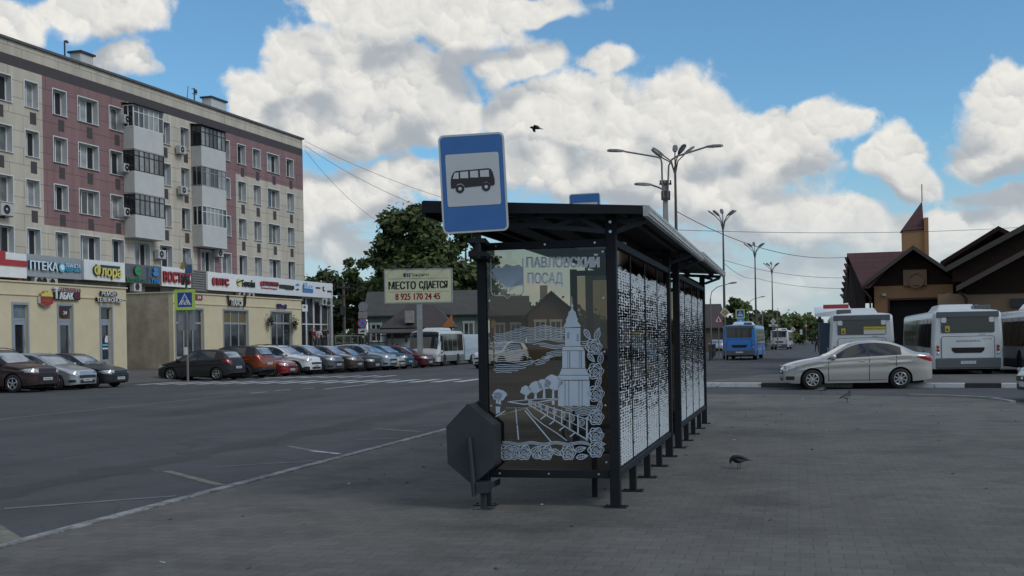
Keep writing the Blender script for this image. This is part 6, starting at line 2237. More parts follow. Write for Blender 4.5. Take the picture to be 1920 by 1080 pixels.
def small_bus():
    L, W, H = 7.2, 2.25, 2.55
    lf = bus_shell(L, W, H, .34, (1.55, 5.3), .40, .94)
    lf.top = [(0, .95), (.03, 1.05), (.12, 1.35), (.35, 2.1), (.55, 2.42), (.9, 2.53), (1.4, H), (L - .4, H), (L - .1, H - .06), (L, H - .2)]
    lf.belt = [(0, .80), (.1, .92), (.4, 1.02), (1.0, 1.06), (L, 1.06)]
    yaw = radians(-90 - 12)
    c = gnd(794, 688)
    d = Vector((cos(yaw), sin(yaw), 0))
    loc = c - d * (L / 2)
    T = thing('minibus', 'small white bus with grey skirt facing the camera beyond the cherry red hatchback', 'bus', (loc.x, loc.y, .004), yaw)
    mb = MB()
    lf.mesh(mb, 0)
    mb.build('body', M_BWHITE, T)
    mb = MB()
    lf.top_patch(mb, .10, .62, .97, .95, .008, 12, 8)
    mb.build('windscreen', M_BGLASS, T, recalc=False)
    for sd in (1, -1):
        for a, b in ((.62, 1.3), (1.36, 2.5), (2.56, 3.8), (3.86, 5.1), (5.16, 6.8)):
            mb = MB()
            lf.side_patch(mb, a, b, lambda q: (1.06 if q > 1.3 else .86 + (q - .62) * .25), lambda q: min(H - .26, lf.zt(q) - .2), sd, .006, 8, 4)
            mb.build('side_window', M_BGLASS, T, recalc=False)
        mb = MB()
        lf.side_patch(mb, .5, L - .05, lambda q: lf.zb(q), lambda q: max(lf.zb(q) + .02, .78), sd, .006, 40, 3)
        mb.build('skirt', mat('skirt_grey', (0.11, 0.12, 0.12), .5), T, recalc=False)
        mb = MB()
        lf.side_patch(mb, .02, .38, .66, .86, sd, .01, 8, 3)
        mb.build('headlight', M_LAMP, T, recalc=False)
        mb = MB()
        z = 1.75
        mb.bar((lf.X(.5), sd * 1.0, 2.2), (lf.X(.2), sd * 1.28, 2.15), .03, .03)
        mb.box(lf.X(.2) - .05, lf.X(.2) + .05, sd * 1.28 - .09, sd * 1.28 + .09, 1.72, 2.15)
        mb.build('mirror', M_PLASTIC, T, bevel=.02)
    mb = MB()
    mb.box(L / 2 - .03, L / 2 + .012, -.86, .86, .36, .64)
    mb.build('bumper', M_BGREY, T, bevel=.02)
    mb = MB()
    mb.box(L / 2 - .03, L / 2 + .008, -.62, .62, .70, .80)
    mb.build('grille', M_PLASTIC, T)
    mb = MB()
    mb.box(L / 2 - .02, L / 2 + .02, -.26, .26, .46, .57)
    mb.build('number_plate', M_PLATE, T)
    mb = MB()
    mb.hexa([(-1.6, -.7, H - .02), (1.6, -.7, H - .02), (1.6, .7, H - .02), (-1.6, .7, H - .02), (-1.4, -.6, H + .2), (1.1, -.6, H + .2), (1.1, .6, H + .2), (-1.4, .6, H + .2)])
    mb.build('roof_unit', M_BWHITE, T, bevel=.05)
    mb = MB()
    mb.box(-L / 2 + .3, L / 2 - .3, -.85, .85, .25, .6)
    for w in (1.55, 5.3):
        mb.box(lf.X(w) - .45, lf.X(w) + .45, -.80, .80, .3, .9)
    mb.build('underbody', M_UNDER, T)
    for w in (1.55, 5.3):
        for sd in (1, -1):
            add_wheel(T, lf.X(w), sd * (W / 2 - .14), .40, .24, M_RIMD, 6)
small_bus()
# pale van behind the small bus
def van():
    L, W, H = 5.2, 2.0, 2.3
    lf = bus_shell(L, W, H, .34, (1.0, 4.2), .36, .92)
    lf.top = [(0, .95), (.05, 1.08), (.6, 1.25), (.9, 1.45), (1.5, 2.1), (1.9, 2.28), (L - .3, H), (L - .05, H - .06), (L, H - .2)]
    p = at(886, 660, 92)
    T = thing('van', 'pale blue grey van standing behind the small white bus', 'van', (p.x, 92, .004), radians(60))
    mb = MB()
    lf.mesh(mb, 0)
    mb.build('body', mat('van_paint', (0.33, 0.40, 0.46), .4, coat=.4), T)
    mb = MB()
    lf.top_patch(mb, .9, 1.6, .93, .9)
    mb.build('windscreen', M_BGLASS, T, recalc=False)
    for sd in (1, -1):
        mb = MB()
        lf.side_patch(mb, 1.1, 2.0, 1.2, lambda q: min(1.95, lf.zt(q) - .2), sd)
        mb.build('side_window', M_BGLASS, T, recalc=False)
    mb = MB()
    mb.box(-L / 2 - .01, -L / 2 + .02, -.72, .72, 1.3, 1.95)
    mb.build('rear_window', M_BGLASS, T)
    for w in (1.0, 4.2):
        for sd in (1, -1):
            add_wheel(T, lf.X(w), sd * (W / 2 - .13), .36, .22, M_RIMD, 5)
van()

# ================================================================== TREES
def leaf_mat(name, c):
    m = bpy.data.materials.new(name)
    m.use_nodes = True
    nt = m.node_tree
    p = nt.nodes['Principled BSDF']
    p.inputs['Roughness'].default_value = 0.6
    p.inputs['Specular IOR Level'].default_value = 0.3
    g = node(nt, 'ShaderNodeTexCoord')
    n = node(nt, 'ShaderNodeTexNoise', Scale=0.9, Detail=4)
    nt.links.new(g.outputs['Object'], n.inputs['Vector'])
    mx = node(nt, 'ShaderNodeMix', data_type='RGBA')
    r = node(nt, 'ShaderNodeMapRange')
    r.inputs['From Min'].default_value = .35
    r.inputs['From Max'].default_value = .65
    nt.links.new(n.outputs['Fac'], r.inputs['Value'])
    nt.links.new(r.outputs[0], mx.inputs['Factor'])
    mx.inputs['A'].default_value = (c[0] * .6, c[1] * .62, c[2] * .6, 1)
    mx.inputs['B'].default_value = (c[0] * 1.35, c[1] * 1.3, c[2] * 1.2, 1)
    nt.links.new(mx.outputs['Result'], p.inputs['Base Color'])
    tr = node(nt, 'ShaderNodeBsdfTranslucent')
    tr.inputs['Color'].default_value = (c[0] * 1.2, c[1] * 1.4, c[2] * .8, 1)
    ms = node(nt, 'ShaderNodeMixShader')
    ms.inputs[0].default_value = .2
    nt.links.new(p.outputs[0], ms.inputs[1])
    nt.links.new(tr.outputs[0], ms.inputs[2])
    nt.links.new(ms.outputs[0], nt.nodes['Material Output'].inputs['Surface'])
    return m
M_LEAF = [leaf_mat('leaves_dark', (0.070, 0.098, 0.043)), leaf_mat('leaves_mid', (0.105, 0.14, 0.053)), leaf_mat('leaves_olive', (0.115, 0.13, 0.048))]
M_BARK = mat('bark', (0.075, 0.062, 0.05), 0.9, var=0.3, scale=6)

def make_tree(label, loc, h, rx, seed, leaves=3000, size=.32, trunk_h=.22, shape='round', mats=(0, 1), group='trees behind the houses', cat='tree', name='tree', clumps=None):
    rd = random.Random(seed)
    T = thing(name, label, cat, loc, rd.uniform(0, 6), group)
    tb = MB()
    z0 = h * trunk_h
    pts = [(0, 0, 0), (rd.uniform(-.1, .1) * rx * .2, 0, z0 * .5), (rd.uniform(-.1, .1) * rx * .3, rd.uniform(-.1, .1) * rx * .3, z0), (0, 0, h * .6), (0, 0, h * .85)]
    r0 = h * .022 + .06
    tb.tube(pts, [r0 * 1.25, r0, r0 * .85, r0 * .45, r0 * .12], 9)
    cl = []
    n = clumps or 26
    cz, rz = (z0 * .8 + h) / 2, (h - z0 * .8) / 2
    for i in range(n):
        for _ in range(30):
            v = Vector((rd.uniform(-1, 1), rd.uniform(-1, 1), rd.uniform(-1, 1)))
            if v.length > 1 or v.length < .35:
                continue
            if shape == 'cone' and hypot(v.x, v.y) > (1 - v.z) * .55 + .08:
                continue
            if shape == 'poplar' and hypot(v.x, v.y) > .75:
                continue
            break
        c = Vector((v.x * rx * .86, v.y * rx * .86, cz + v.z * rz * .88))
        cl.append((c, rx * rd.uniform(.22, .40) * (.75 if shape != 'round' else 1)))
    for c, r in cl[:min(n, 16)]:
        a = Vector((0, 0, max(z0 * .8, c.z - (abs(c.x) + abs(c.y)) * .9)))
        mid = (a + c) / 2 + Vector((0, 0, -r * .2))
        tb.tube([a, mid, c], [r0 * .35, r0 * .2, r0 * .05], 6)
    tb.build('trunk', M_BARK, T)
    lb = MB()
    tot = sum(r ** 2 for c, r in cl)
    for ci, (c, r) in enumerate(cl):
        k = int(leaves * r * r / tot)
        light = rd.random()
        for i in range(k):
            d = Vector((rd.gauss(0, 1), rd.gauss(0, 1), rd.gauss(0, .8))).normalized()
            rad = r * (rd.random() ** .45) * (1.0 + .25 * rd.random())
            p = c + Vector((d.x * rad, d.y * rad, d.z * rad * .8))
            if p.z < z0 * .55:
                p.z = z0 * .55 + rd.random() * .8
            q = Vector((rd.uniform(-1, 1), rd.uniform(-1, 1), rd.uniform(-.7, .7))).normalized()
            s = size * rd.uniform(.6, 1.35)
            w = q.cross(d + Vector((.1, .2, .3))).normalized() * s * .55
            q = q * s
            lb.poly([p - q, p + w - q * .2, p + q, p - w - q * .1], mats[0] if rd.random() < .35 + .4 * light else mats[1])
    # stray twigs and leaves outside the clumps make the outline uneven
    for i in range(int(leaves * .06)):
        c, r = rd.choice(cl)
        d = Vector((rd.gauss(0, 1), rd.gauss(0, 1), rd.gauss(.3, .8))).normalized()
        p = c + d * r * rd.uniform(1.0, 1.55)
        q = Vector((rd.uniform(-1, 1), rd.uniform(-1, 1), rd.uniform(-1, 1))).normalized() * size * .7
        w = q.orthogonal().normalized() * size * .4
        lb.poly([p - q, p + w, p + q, p - w], mats[1])
    lb.build('crown', M_LEAF, T, recalc=False)
    return T
def tree_at(label, u, vtop, Y, wpx, seed, **k):
    x, r = ray(u, vtop)
    h = CAMH + r * Y
    rx = wpx / 2 / FPX * Y
    return make_tree(label, (x * Y, Y, 0), h, rx, seed, **k)
tree_at('great dark tree with two rounded lobes rising behind the rental billboard', 778, 370, 128, 155, 1, leaves=19000, size=.40, trunk_h=.2, clumps=56, mats=(0, 1))
tree_at('broad dark tree right of the great tree, behind the shelter corner', 872, 408, 134, 120, 2, leaves=8000, size=.40, trunk_h=.2, clumps=36, mats=(0, 1))
tree_at('dark leafy tree filling the gap between the flats and the utility pole', 612, 474, 132, 95, 3, leaves=4500, size=.38, trunk_h=.15, clumps=26, mats=(0, 0))
tree_at('loose pointed tree between the utility pole and the billboard', 668, 470, 140, 72, 4, leaves=3000, size=.38, trunk_h=.15, clumps=22, mats=(0, 1))
tree_at('narrow dark tree just right of the corner of the flats', 582, 500, 122, 50, 5, leaves=2200, size=.36, trunk_h=.1, mats=(0, 0))
tree_at('low spreading tree left of the great tree, over the green house roof', 712, 488, 138, 80, 6, leaves=2800, size=.38, trunk_h=.12, mats=(0, 0))
make_tree('pale green bush at the foot of the utility pole', tuple(gnd(660, 672)), 3.4, 2.4, 7, leaves=1500, size=.16, trunk_h=.05, mats=(1, 2), group='bushes near the green house', name='bush', cat='bush')
make_tree('dark bush under the railing left of the round signs', tuple(gnd(628, 676)), 2.8, 2.6, 8, leaves=1300, size=.16, trunk_h=.05, mats=(0, 1), group='bushes near the green house', name='bush', cat='bush')
tree_at('dark tree seen through the shelter glass, left half', 960, 545, 150, 90, 9, leaves=2200, size=.42, trunk_h=.15)
tree_at('dark tree behind the house seen through the shelter glass, right half', 1045, 548, 155, 110, 10, leaves=2200, size=.42, trunk_h=.15)
G2 = 'trees along the far road'
for k, (u, vt, Y, w, lb, mt, shp) in enumerate([
    (1378, 556, 120, 42, 'bright tipped tree behind the yellow diamond sign', (0, 1), 'round'),
    (1400, 590, 150, 60, 'low dark tree behind the crossing signs and the blue bus', (0, 0), 'round'),
    (1437, 588, 190, 46, 'dark round tree left of the far white bus', (0, 1), 'round'),
    (1468, 578, 210, 74, 'olive green tree behind the far white bus, widest of the roadside trees', (1, 2), 'round'),
    (1448, 574, 235, 30, 'tall olive tree top behind the last lamp post', (1, 2), 'poplar'),
    (1505, 592, 260, 52, 'dark tree right of the olive tree along the road', (0, 1), 'round'),
    (1522, 598, 280, 44, 'dark round tree behind the small white diamond sign', (0, 0), 'round'),
    (1537, 586, 240, 13, 'thin pointed fir left of the bus station roof', (0, 0), 'cone'),
    (1555, 596, 230, 40, 'dark tree at the left end of the bus station', (0, 0), 'round'),
    (1492, 604, 300, 60, 'distant tree at the end of the road', (0, 1), 'round'),
    (1420, 602, 260, 60, 'distant dark tree behind the blue bus roof', (0, 1), 'round'),
    (1345, 600, 170, 60, 'dark tree behind the dark fence, left of the blue bus', (0, 0), 'round'),
    (1290, 596, 240, 90, 'distant tree hidden mostly by the shelter', (0, 1), 'round'),
    (1110, 590, 170, 90, 'tree behind the shelter, right of the gabled wooden house', (0, 1), 'round'),
    (1180, 580, 200, 110, 'olive tree directly behind the long wall of the shelter', (1, 2), 'round'),
    (1240, 592, 190, 70, 'dark tree behind the far half of the shelter', (0, 0), 'round')]):
    tree_at(lb, u, vt, Y, w, 40 + k, leaves=1700, size=.30 + Y * .0009, trunk_h=.12, clumps=20, mats=mt, shape=shp, group=G2)
mb = MB()
rt = random.Random(77)
for k in range(2600):      # the far wood at the end of the road reads as one mass
    X = rt.uniform(-260, 420)
    Y = 430 + rt.uniform(-12, 12)
    z = rt.random() ** .7 * (9 + 4 * sin(X * .09) + 2.5 * sin(X * .31))
    p = Vector((X, Y, z))
    q = Vector((rt.uniform(-1, 1), rt.uniform(-.3, .3), rt.uniform(-1, 1))).normalized() * 1.5
    w = Vector((-q.z, q.y, q.x)) * .7
    mb.poly([p - q, p + w, p + q, p - w], rt.choice((0, 0, 1)))
tag(mb.build('far_wood', M_LEAF, recalc=False), kind='stuff')
# rough grass strip before the far houses
mb = MB()
for k in range(5000):
    X, Y = rt.uniform(-34, 6), rt.uniform(99, 112)
    a = rt.uniform(0, pi)
    s = rt.uniform(.12, .4)
    mb.poly([(X - .12 * cos(a), Y - .12 * sin(a), 0.005), (X + .12 * cos(a), Y + .12 * sin(a), 0.005), (X + rt.uniform(-.1, .1), Y, s)], rt.choice((0, 1, 2)))
tag(mb.build('grass', M_LEAF, recalc=False), kind='stuff')

# ================================================================== WOODEN HOUSES AND KIOSK, centre left
M_GREENWOOD = panel_mat('green_boards', (0.13, 0.175, 0.155), bw=6, rh=.16, joint=(.6, .6, .6))
M_BROWNWOOD = panel_mat('brown_boards', (0.115, 0.085, 0.062), bw=6, rh=.16, joint=(.6, .6, .6))
M_GREYROOF = mat('grey_sheet_roof', (0.062, 0.062, 0.056), 0.7, var=0.25, scale=1)
M_BROWNROOF = mat('brown_sheet_roof', (0.048, 0.036, 0.034), 0.55, var=0.2, scale=1)
M_WTRIM = mat('white_trim', (0.46, 0.47, 0.45), 0.7, var=0.1)
def gable_house(label, x0, x1, y0, y1, zw, zr, wall, roof, wins, ridge='x', over=.5, chimney=True, name='wooden_house'):
    T = thing(name, label, 'house', (x0, y0, 0), 0, 'old houses across the square')
    L, D = x1 - x0, y1 - y0
    mb = MB()
    mb.box(0, L, 0, D, 0, zw)
    if ridge == 'x':
        mb.prism([(0, zw), (D, zw), (D / 2, zr)], lambda a, b, d: (d, a, b), L)
    else:
        mb.prism([(0, zw), (L, zw), (L / 2, zr)], lambda a, b, d: (a, d, b), D)
    mb.build('wall', wall, T)
    mb = MB()
    o = over
    if ridge == 'x':
        k = (zr - zw) / (D / 2)
        for s in (0, 1):
            e, m_ = (-o, D / 2) if s == 0 else (D + o, D / 2)
            mb.hexa([(-o, e, zw - o * k + .02), (L + o, e, zw - o * k + .02), (L + o, m_, zr + .02), (-o, m_, zr + .02),
                     (-o, e, zw - o * k + .14), (L + o, e, zw - o * k + .14), (L + o, m_, zr + .14), (-o, m_, zr + .14)])
    else:
        k = (zr - zw) / (L / 2)
        for s in (0, 1):
            e, m_ = (-o, L / 2) if s == 0 else (L + o, L / 2)
            mb.hexa([(e, -o, zw - o * k + .02), (m_, -o, zr + .02), (m_, D + o, zr + .02), (e, D + o, zw - o * k + .02),
                     (e, -o, zw - o * k + .14), (m_, -o, zr + .14), (m_, D + o, zr + .14), (e, D + o, zw - o * k + .14)])
    R = mb.build('roof', roof, T)
    if chimney:
        mb = MB()
        mb.box(L * .3, L * .3 + .7, D * .55, D * .55 + .6, zr - .8, zr + .9)
        mb.build('chimney', M_CONC, R)
    for wx, wz, ww, wh in wins:
        f = MB()
        for a, b, c, d in ((wx - ww / 2 - .14, wx - ww / 2, wz, wz + wh), (wx + ww / 2, wx + ww / 2 + .14, wz, wz + wh), (wx - ww / 2 - .2, wx + ww / 2 + .2, wz + wh, wz + wh + .22), (wx - ww / 2 - .18, wx + ww / 2 + .18, wz - .14, wz), (wx - .04, wx + .04, wz, wz + wh)):
            f.box(a, b, -.07, -.002, c, d)
        fo = f.build('window', M_WTRIM, T)
        g = MB()
        g.poly([(wx - ww / 2, -.012, wz), (wx + ww / 2, -.012, wz), (wx + ww / 2, -.012, wz + wh), (wx - ww / 2, -.012, wz + wh)])
        g.build('pane', M_PANE[0], fo)
    return T
def px_x(u, Y, v=600):
    return ray(u, v)[0] * Y
h1 = 112.0
gable_house('green boarded wooden house with white window frames and grey roof behind the kiosk', px_x(690, h1), px_x(905, h1), h1, h1 + 8, at(700, 589, h1).z, at(740, 549, h1 + 4).z, M_GREENWOOD, M_GREYROOF,
            [(.75, 2.0, .8, 1.5), (3.6, 2.0, .8, 1.5), (7.6, 2.0, .8, 1.5), (9.6, 2.0, .8, 1.5)])
gable_house('brown boarded wooden house seen through the left part of the shelter glass', px_x(918, 118), px_x(985, 118), 118, 127, at(940, 590, 118).z, at(945, 556, 120).z, M_BROWNWOOD, M_GREYROOF, [(1.0, 1.9, .8, 1.5), (2.6, 1.9, .8, 1.5)])
gable_house('brown gabled wooden house seen through the middle of the shelter glass', px_x(990, 106), px_x(1078, 106), 106, 116, at(1000, 588, 106).z, at(1030, 548, 106).z, M_BROWNWOOD, M_GREYROOF, [(1.1, 1.9, .8, 1.5), (2.5, 1.9, .8, 1.5)], ridge='y')
gable_house('dark roofed house far behind the shelter, left of the yellow diamond sign', px_x(1290, 150), px_x(1358, 150), 150, 160, at(1330, 612, 150).z, at(1330, 572, 155).z, M_BROWNWOOD, M_BROWNROOF, [(1.5, 1.6, .9, 1.4)], chimney=False)
gable_house('distant dark roofed house between the two middle lamp posts', px_x(1398, 230), px_x(1440, 230), 230, 240, at(1420, 612, 230).z, at(1420, 590, 235).z, M_BROWNWOOD, M_BROWNROOF, [(1.5, 1.6, .9, 1.4)], chimney=False)
def kiosk():
    Y = 96.0
    x0, x1 = px_x(716, Y), px_x(848, Y)
    zw, zr = at(720, 613, Y).z, at(780, 572, Y + 3).z
    T = thing('market_kiosk', 'market kiosk with steep dark brown hipped roof and orange gable behind the billboard post', 'kiosk', (x0, Y, 0), 0)
    L, D = x1 - x0, 6.0
    mb = MB()
    mb.box(.3, L - .3, .3, D - .3, 0, zw)
    mb.build('wall', mat('kiosk_wall', (0.12, 0.10, 0.085), .8, var=.2), T)
    mb = MB()
    a, b = L * .33, L * .72
    o = .25
    mb.add([(-o, -o, zw - .1), (L + o, -o, zw - .1), (L + o, D + o, zw - .1), (-o, D + o, zw - .1), (a, D / 2, zr), (b, D / 2, zr)],
           [(0, 1, 5, 4), (1, 2, 5), (2, 3, 4, 5), (3, 0, 4), (0, 3, 2, 1)])
    mb.build('roof', M_BROWNROOF, T)
    mb = MB()
    mb.prism([(L * .86, zw - .1), (L + .1, zw - .1), (L + .02, zw + .95)], lambda p, q, d: (p, -.5 - d, q), .25)
    mb.build('gable_panel', mat('orange_panel', (0.36, 0.13, 0.035), .6), T)
    mb = MB()
    mb.hexa([(-1.0, -2.0, zw - .55), (3.0, -2.0, zw - .55), (3.0, .2, zw - .2), (-1.0, .2, zw - .2), (-1.0, -2.0, zw - .47), (3.0, -2.0, zw - .47), (3.0, .2, zw - .12), (-1.0, .2, zw - .12)])
    mb.build('awning', M_GREYROOF, T)
    for x in (-.9, 1.0, 2.9):
        mb = MB()
        mb.box(x - .05, x + .05, -1.95, -1.85, 0, zw - .55)
        mb.build('post', M_DKMETAL, T)
    mb = MB()
    mb.box(.4, 2.2, .18, .299, .9, 2.1)
    mb.build('serving_window', M_WTRIM, T)
    mb = MB()
    mb.box(1.9, 2.6, -.1, .6, zw + .3, zw + 1.3)
    mb.build('roof_vent', M_CONC, T)
kiosk()

# ================================================================== BUS STATION, right
M_OCHRE = mat('ochre_plaster', (0.36, 0.20, 0.095), 0.85, var=0.10, scale=.8, bump=.1)
M_OCHRE2 = mat('ochre_plaster_dull', (0.25, 0.165, 0.10), 0.85, var=0.12, scale=.8)
M_REDROOF = panel_mat('red_brown_roof', (0.075, 0.030, 0.032), bw=1.1, rh=.35, joint=(.7, .7, .7), var=.12)
M_SOFFIT = mat('dark_boarding', (0.036, 0.024, 0.019), 0.9, var=.2, spec=.1)
M_EDGE = mat('roof_edge', (0.060, 0.050, 0.044), 0.7, var=.15)
def station():
    Y = 74.0
    th = radians(16.5)
    P_, b_, d_ = Vector((px_x(1640, Y), Y, 0)), Vector((cos(th), -sin(th), 0)), Vector((sin(th), cos(th), 0))
    T = thing('bus_station', 'ochre bus station with dark gable, round wall medallion and pointed tower', 'building', P_, -th)
    X = lambda u, y=0, v=560: plane_tz(u, v, P_ + d_ * y, b_)[0]
    Z = lambda u, v, y=0: plane_tz(u, v, P_ + d_ * y, b_)[1]
    xw0, xw1 = 0.0, X(1787)
    ztop = Z(1712, 535)
    # front wall with the wide opening
    xo0, xo1, zo = X(1668), X(1768), Z(1710, 562)
    mb = MB()
    mb.box(xw0, xo0, 0, .5, 0, ztop)
    mb.box(xo1, xw1, 0, .5, 0, ztop)
    mb.box(xo0, xo1, 0, .5, zo, ztop)
    mb.box(xw0, xw0 + .4, .501, 12, 0, ztop)
    mb.box(xw1 - .4, xw1, .501, 12, 0, ztop)
    mb.box(xw0 + .4, xw1 - .4, 11.6, 12, 0, ztop)
    mb.build('wall', M_OCHRE, T)
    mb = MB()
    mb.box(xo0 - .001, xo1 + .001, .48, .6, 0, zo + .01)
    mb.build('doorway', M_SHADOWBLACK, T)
    mb = MB()
    mb.box(xo0 - .12, xo0, -.05, -.001, 0, zo)
    mb.box(xo1, xo1 + .12, -.05, -.001, 0, zo)
    mb.box(xo0 - .12, xo1 + .12, -.05, -.001, zo, zo + .12)
    mb.build('door_frame', M_MAROONT, T)
    # plaster panel with the medallion standing in front of the dark gable
    xm, zm = X(1717, 0, 525), Z(1717, 526)
    mb = MB()
    mb.box(X(1694), X(1738), -.25, .1, ztop - .02, Z(1716, 506))
    P = mb.build('gable_panel', M_OCHRE2, T)
    mb = MB()
    mb.lathe([(.40, -.26), (.40, -.33), (.50, -.33), (.50, -.26)], (xm, 0, zm), 28, 0, 'Y')
    mb.build('medallion', M_OCHRE2, P)
    # gable roof, deep overhang
    xl, xr_, xk = X(1622, -1.2, 537), X(1806, -1.2, 524), X(1712, -1.2, 466)
    zl, zr_, zk = Z(1622, 538, -1.2), Z(1806, 526, -1.2), Z(1712, 466, -1.2)
    zl = zr_ = (zl + zr_) / 2
    mb = MB()
    for (xa, za) in ((xl, zl), (xr_, zr_)):
        mb.hexa([(xa, -1.2, za), (xk, -1.2, zk), (xk, 12.5, zk), (xa, 12.5, za), (xa, -1.2, za + .16), (xk, -1.2, zk + .16), (xk, 12.5, zk + .16), (xa, 12.5, za + .16)])
    R = mb.build('roof', M_SOFFIT, T)
    mb = MB()
    for (xa, za) in ((xl, zl), (xr_, zr_)):
        mb.hexa([(xa, -1.26, za - .06), (xk, -1.26, zk - .06), (xk, -1.201, zk - .06), (xa, -1.201, za - .06), (xa, -1.26, za + .2), (xk, -1.26, zk + .2), (xk, -1.201, zk + .2), (xa, -1.201, za + .2)])
    mb.build('verge', M_EDGE, R)
    mb = MB()      # boarded gable
    mb.prism([(xl + .4, ztop - .06), (xr_ - .4, ztop - .06), (xr_ - .4, zr_ + .15), (xk, zk - .1), (xl + .4, zl + .15)], lambda a, b, d: (a, .02 + d, b), .1)
    mb.build('gable_boarding', M_SOFFIT, T)
    for u in (1658, 1778):
        mb = MB()
        x, z = X(u), Z(u, 553)
        mb.box(x - .12, x + .12, -.25, -.001, z - .09, z + .09)
        mb.build('floodlight', M_ACBODY, T, bevel=.02)
    # tower
    y0 = 3.0
    ta, tb, tc = X(1692, y0, 440), X(1733, y0, 440), X(1741, y0, 440)
    zsh, zpar, zap = Z(1692, 433, y0), Z(1737, 408, y0), Z(1729, 377, y0 + 1)
    mb = MB()
    mb.box(ta, tb, y0, y0 + 1.7, 4.0, zsh)
    mb.box(tb, tc, y0 - .12, y0 + 1.8, 4.0, zpar, 0)
    W_ = mb.build('tower', M_OCHRE, T)
    mb = MB()
    ap = (X(1729, y0 + 1, 377), y0 + 1.1, zap)
    e = .10
    mb.add([(ta - e, y0 - e, zsh + .002), (tb - .002, y0 - e, zsh + .06), (tb - .002, y0 + 1.8, zsh + .06), (ta - e, y0 + 1.8, zsh + .002), ap], [(0, 1, 4), (1, 2, 4), (2, 3, 4), (3, 0, 4), (0, 3, 2, 1)])
    mb.build('spire_roof', M_REDROOF, W_)
    mb = MB()
    mb.tube([ap, (ap[0], ap[1], Z(1727, 345, y0 + 1))], .03, 6)
    mb.build('mast', M_DKMETAL, W_)
    # left wing: red brown roof and a stack of steep roof edges running back
    y1 = 1.6
    A = (X(1588, y1, 480), Z(1588, 480, y1)); B = (X(1697, y1, 474), Z(1697, 474, y1))
    Cc = (X(1630, -1, 540), Z(1630, 540, -1)); Dd = (X(1616, -1, 541), Z(1616, 541, -1))
    zt_, zb_ = (A[1] + B[1]) / 2, Dd[1]
    mb = MB()
    mb.hexa([(Dd[0], -1.0, zb_), (Cc[0], -1.0, zb_), (B[0], y1, zt_), (A[0], y1, zt_), (Dd[0], -1.0, zb_ + .14), (Cc[0], -1.0, zb_ + .14), (B[0], y1, zt_ + .14), (A[0], y1, zt_ + .14)])
    mb.hexa([(A[0], y1, zt_), (B[0], y1, zt_), (B[0], y1 + 5, zt_ - 3), (A[0], y1 + 5, zt_ - 3), (A[0], y1, zt_ + .14), (B[0], y1, zt_ + .14), (B[0], y1 + 5, zt_ - 3 + .14), (A[0], y1 + 5, zt_ - 3 + .14)])
    mb.build('wing_roof', M_REDROOF, T)
    mb = MB()
    mb.box(Dd[0] + .8, xw0 - .01, 0.6, 6, 0, zb_ + .3)
    mb.build('wing_wall', M_OCHRE2, T)
    for k in range(7):      # seven bare roof frames, one behind the other
        yy = y1 + .8 + k * 1.9
        ua, va, ub, vb = 1587 - k * 1.6, 483 + k * 11.5, 1618 - k * 2.5, 560 + k * 4.5
        p, q = (X(ua, yy, va), Z(ua, va, yy)), (X(ub, yy, vb), max(Z(ub, vb, yy), 1.0))
        mb = MB()
        mb.bar((p[0], yy, p[1]), (q[0], yy - .6, q[1]), .3, .10)
        mb.build('roof_frame', M_REDROOF, T)
    mb = MB()
    sp = [(1618, 545, -.6), (1592, 490, 2.2), (1581, 545, 13.5), (1580, 625, 13.5), (1618, 640, -.6)]
    V = [(X(u, y, v), y, max(.2, Z(u, v, y))) for u, v, y in sp]
    V2 = [(x + .15, y, z) for x, y, z in V]
    mb.add(V + V2, [(0, 1, 2, 3, 4), (9, 8, 7, 6, 5)] + [(i, (i + 1) % 5, 5 + (i + 1) % 5, 5 + i) for i in range(5)])
    mb.build('side_boarding', M_SOFFIT, T)
    mb = MB()
    mb.tube([(Dd[0] + .05, -.9, zb_), (Dd[0] + .5, -.6, zb_ - .6), (xw0 - .25, -.1, zb_ - 1.0), (xw0 - .2, -.1, .3)], .06, 8)
    mb.build('downpipe', M_EDGE, T)
    return T
M_MAROONT = mat('maroon_trim', (0.09, 0.02, 0.02), .6)
station()
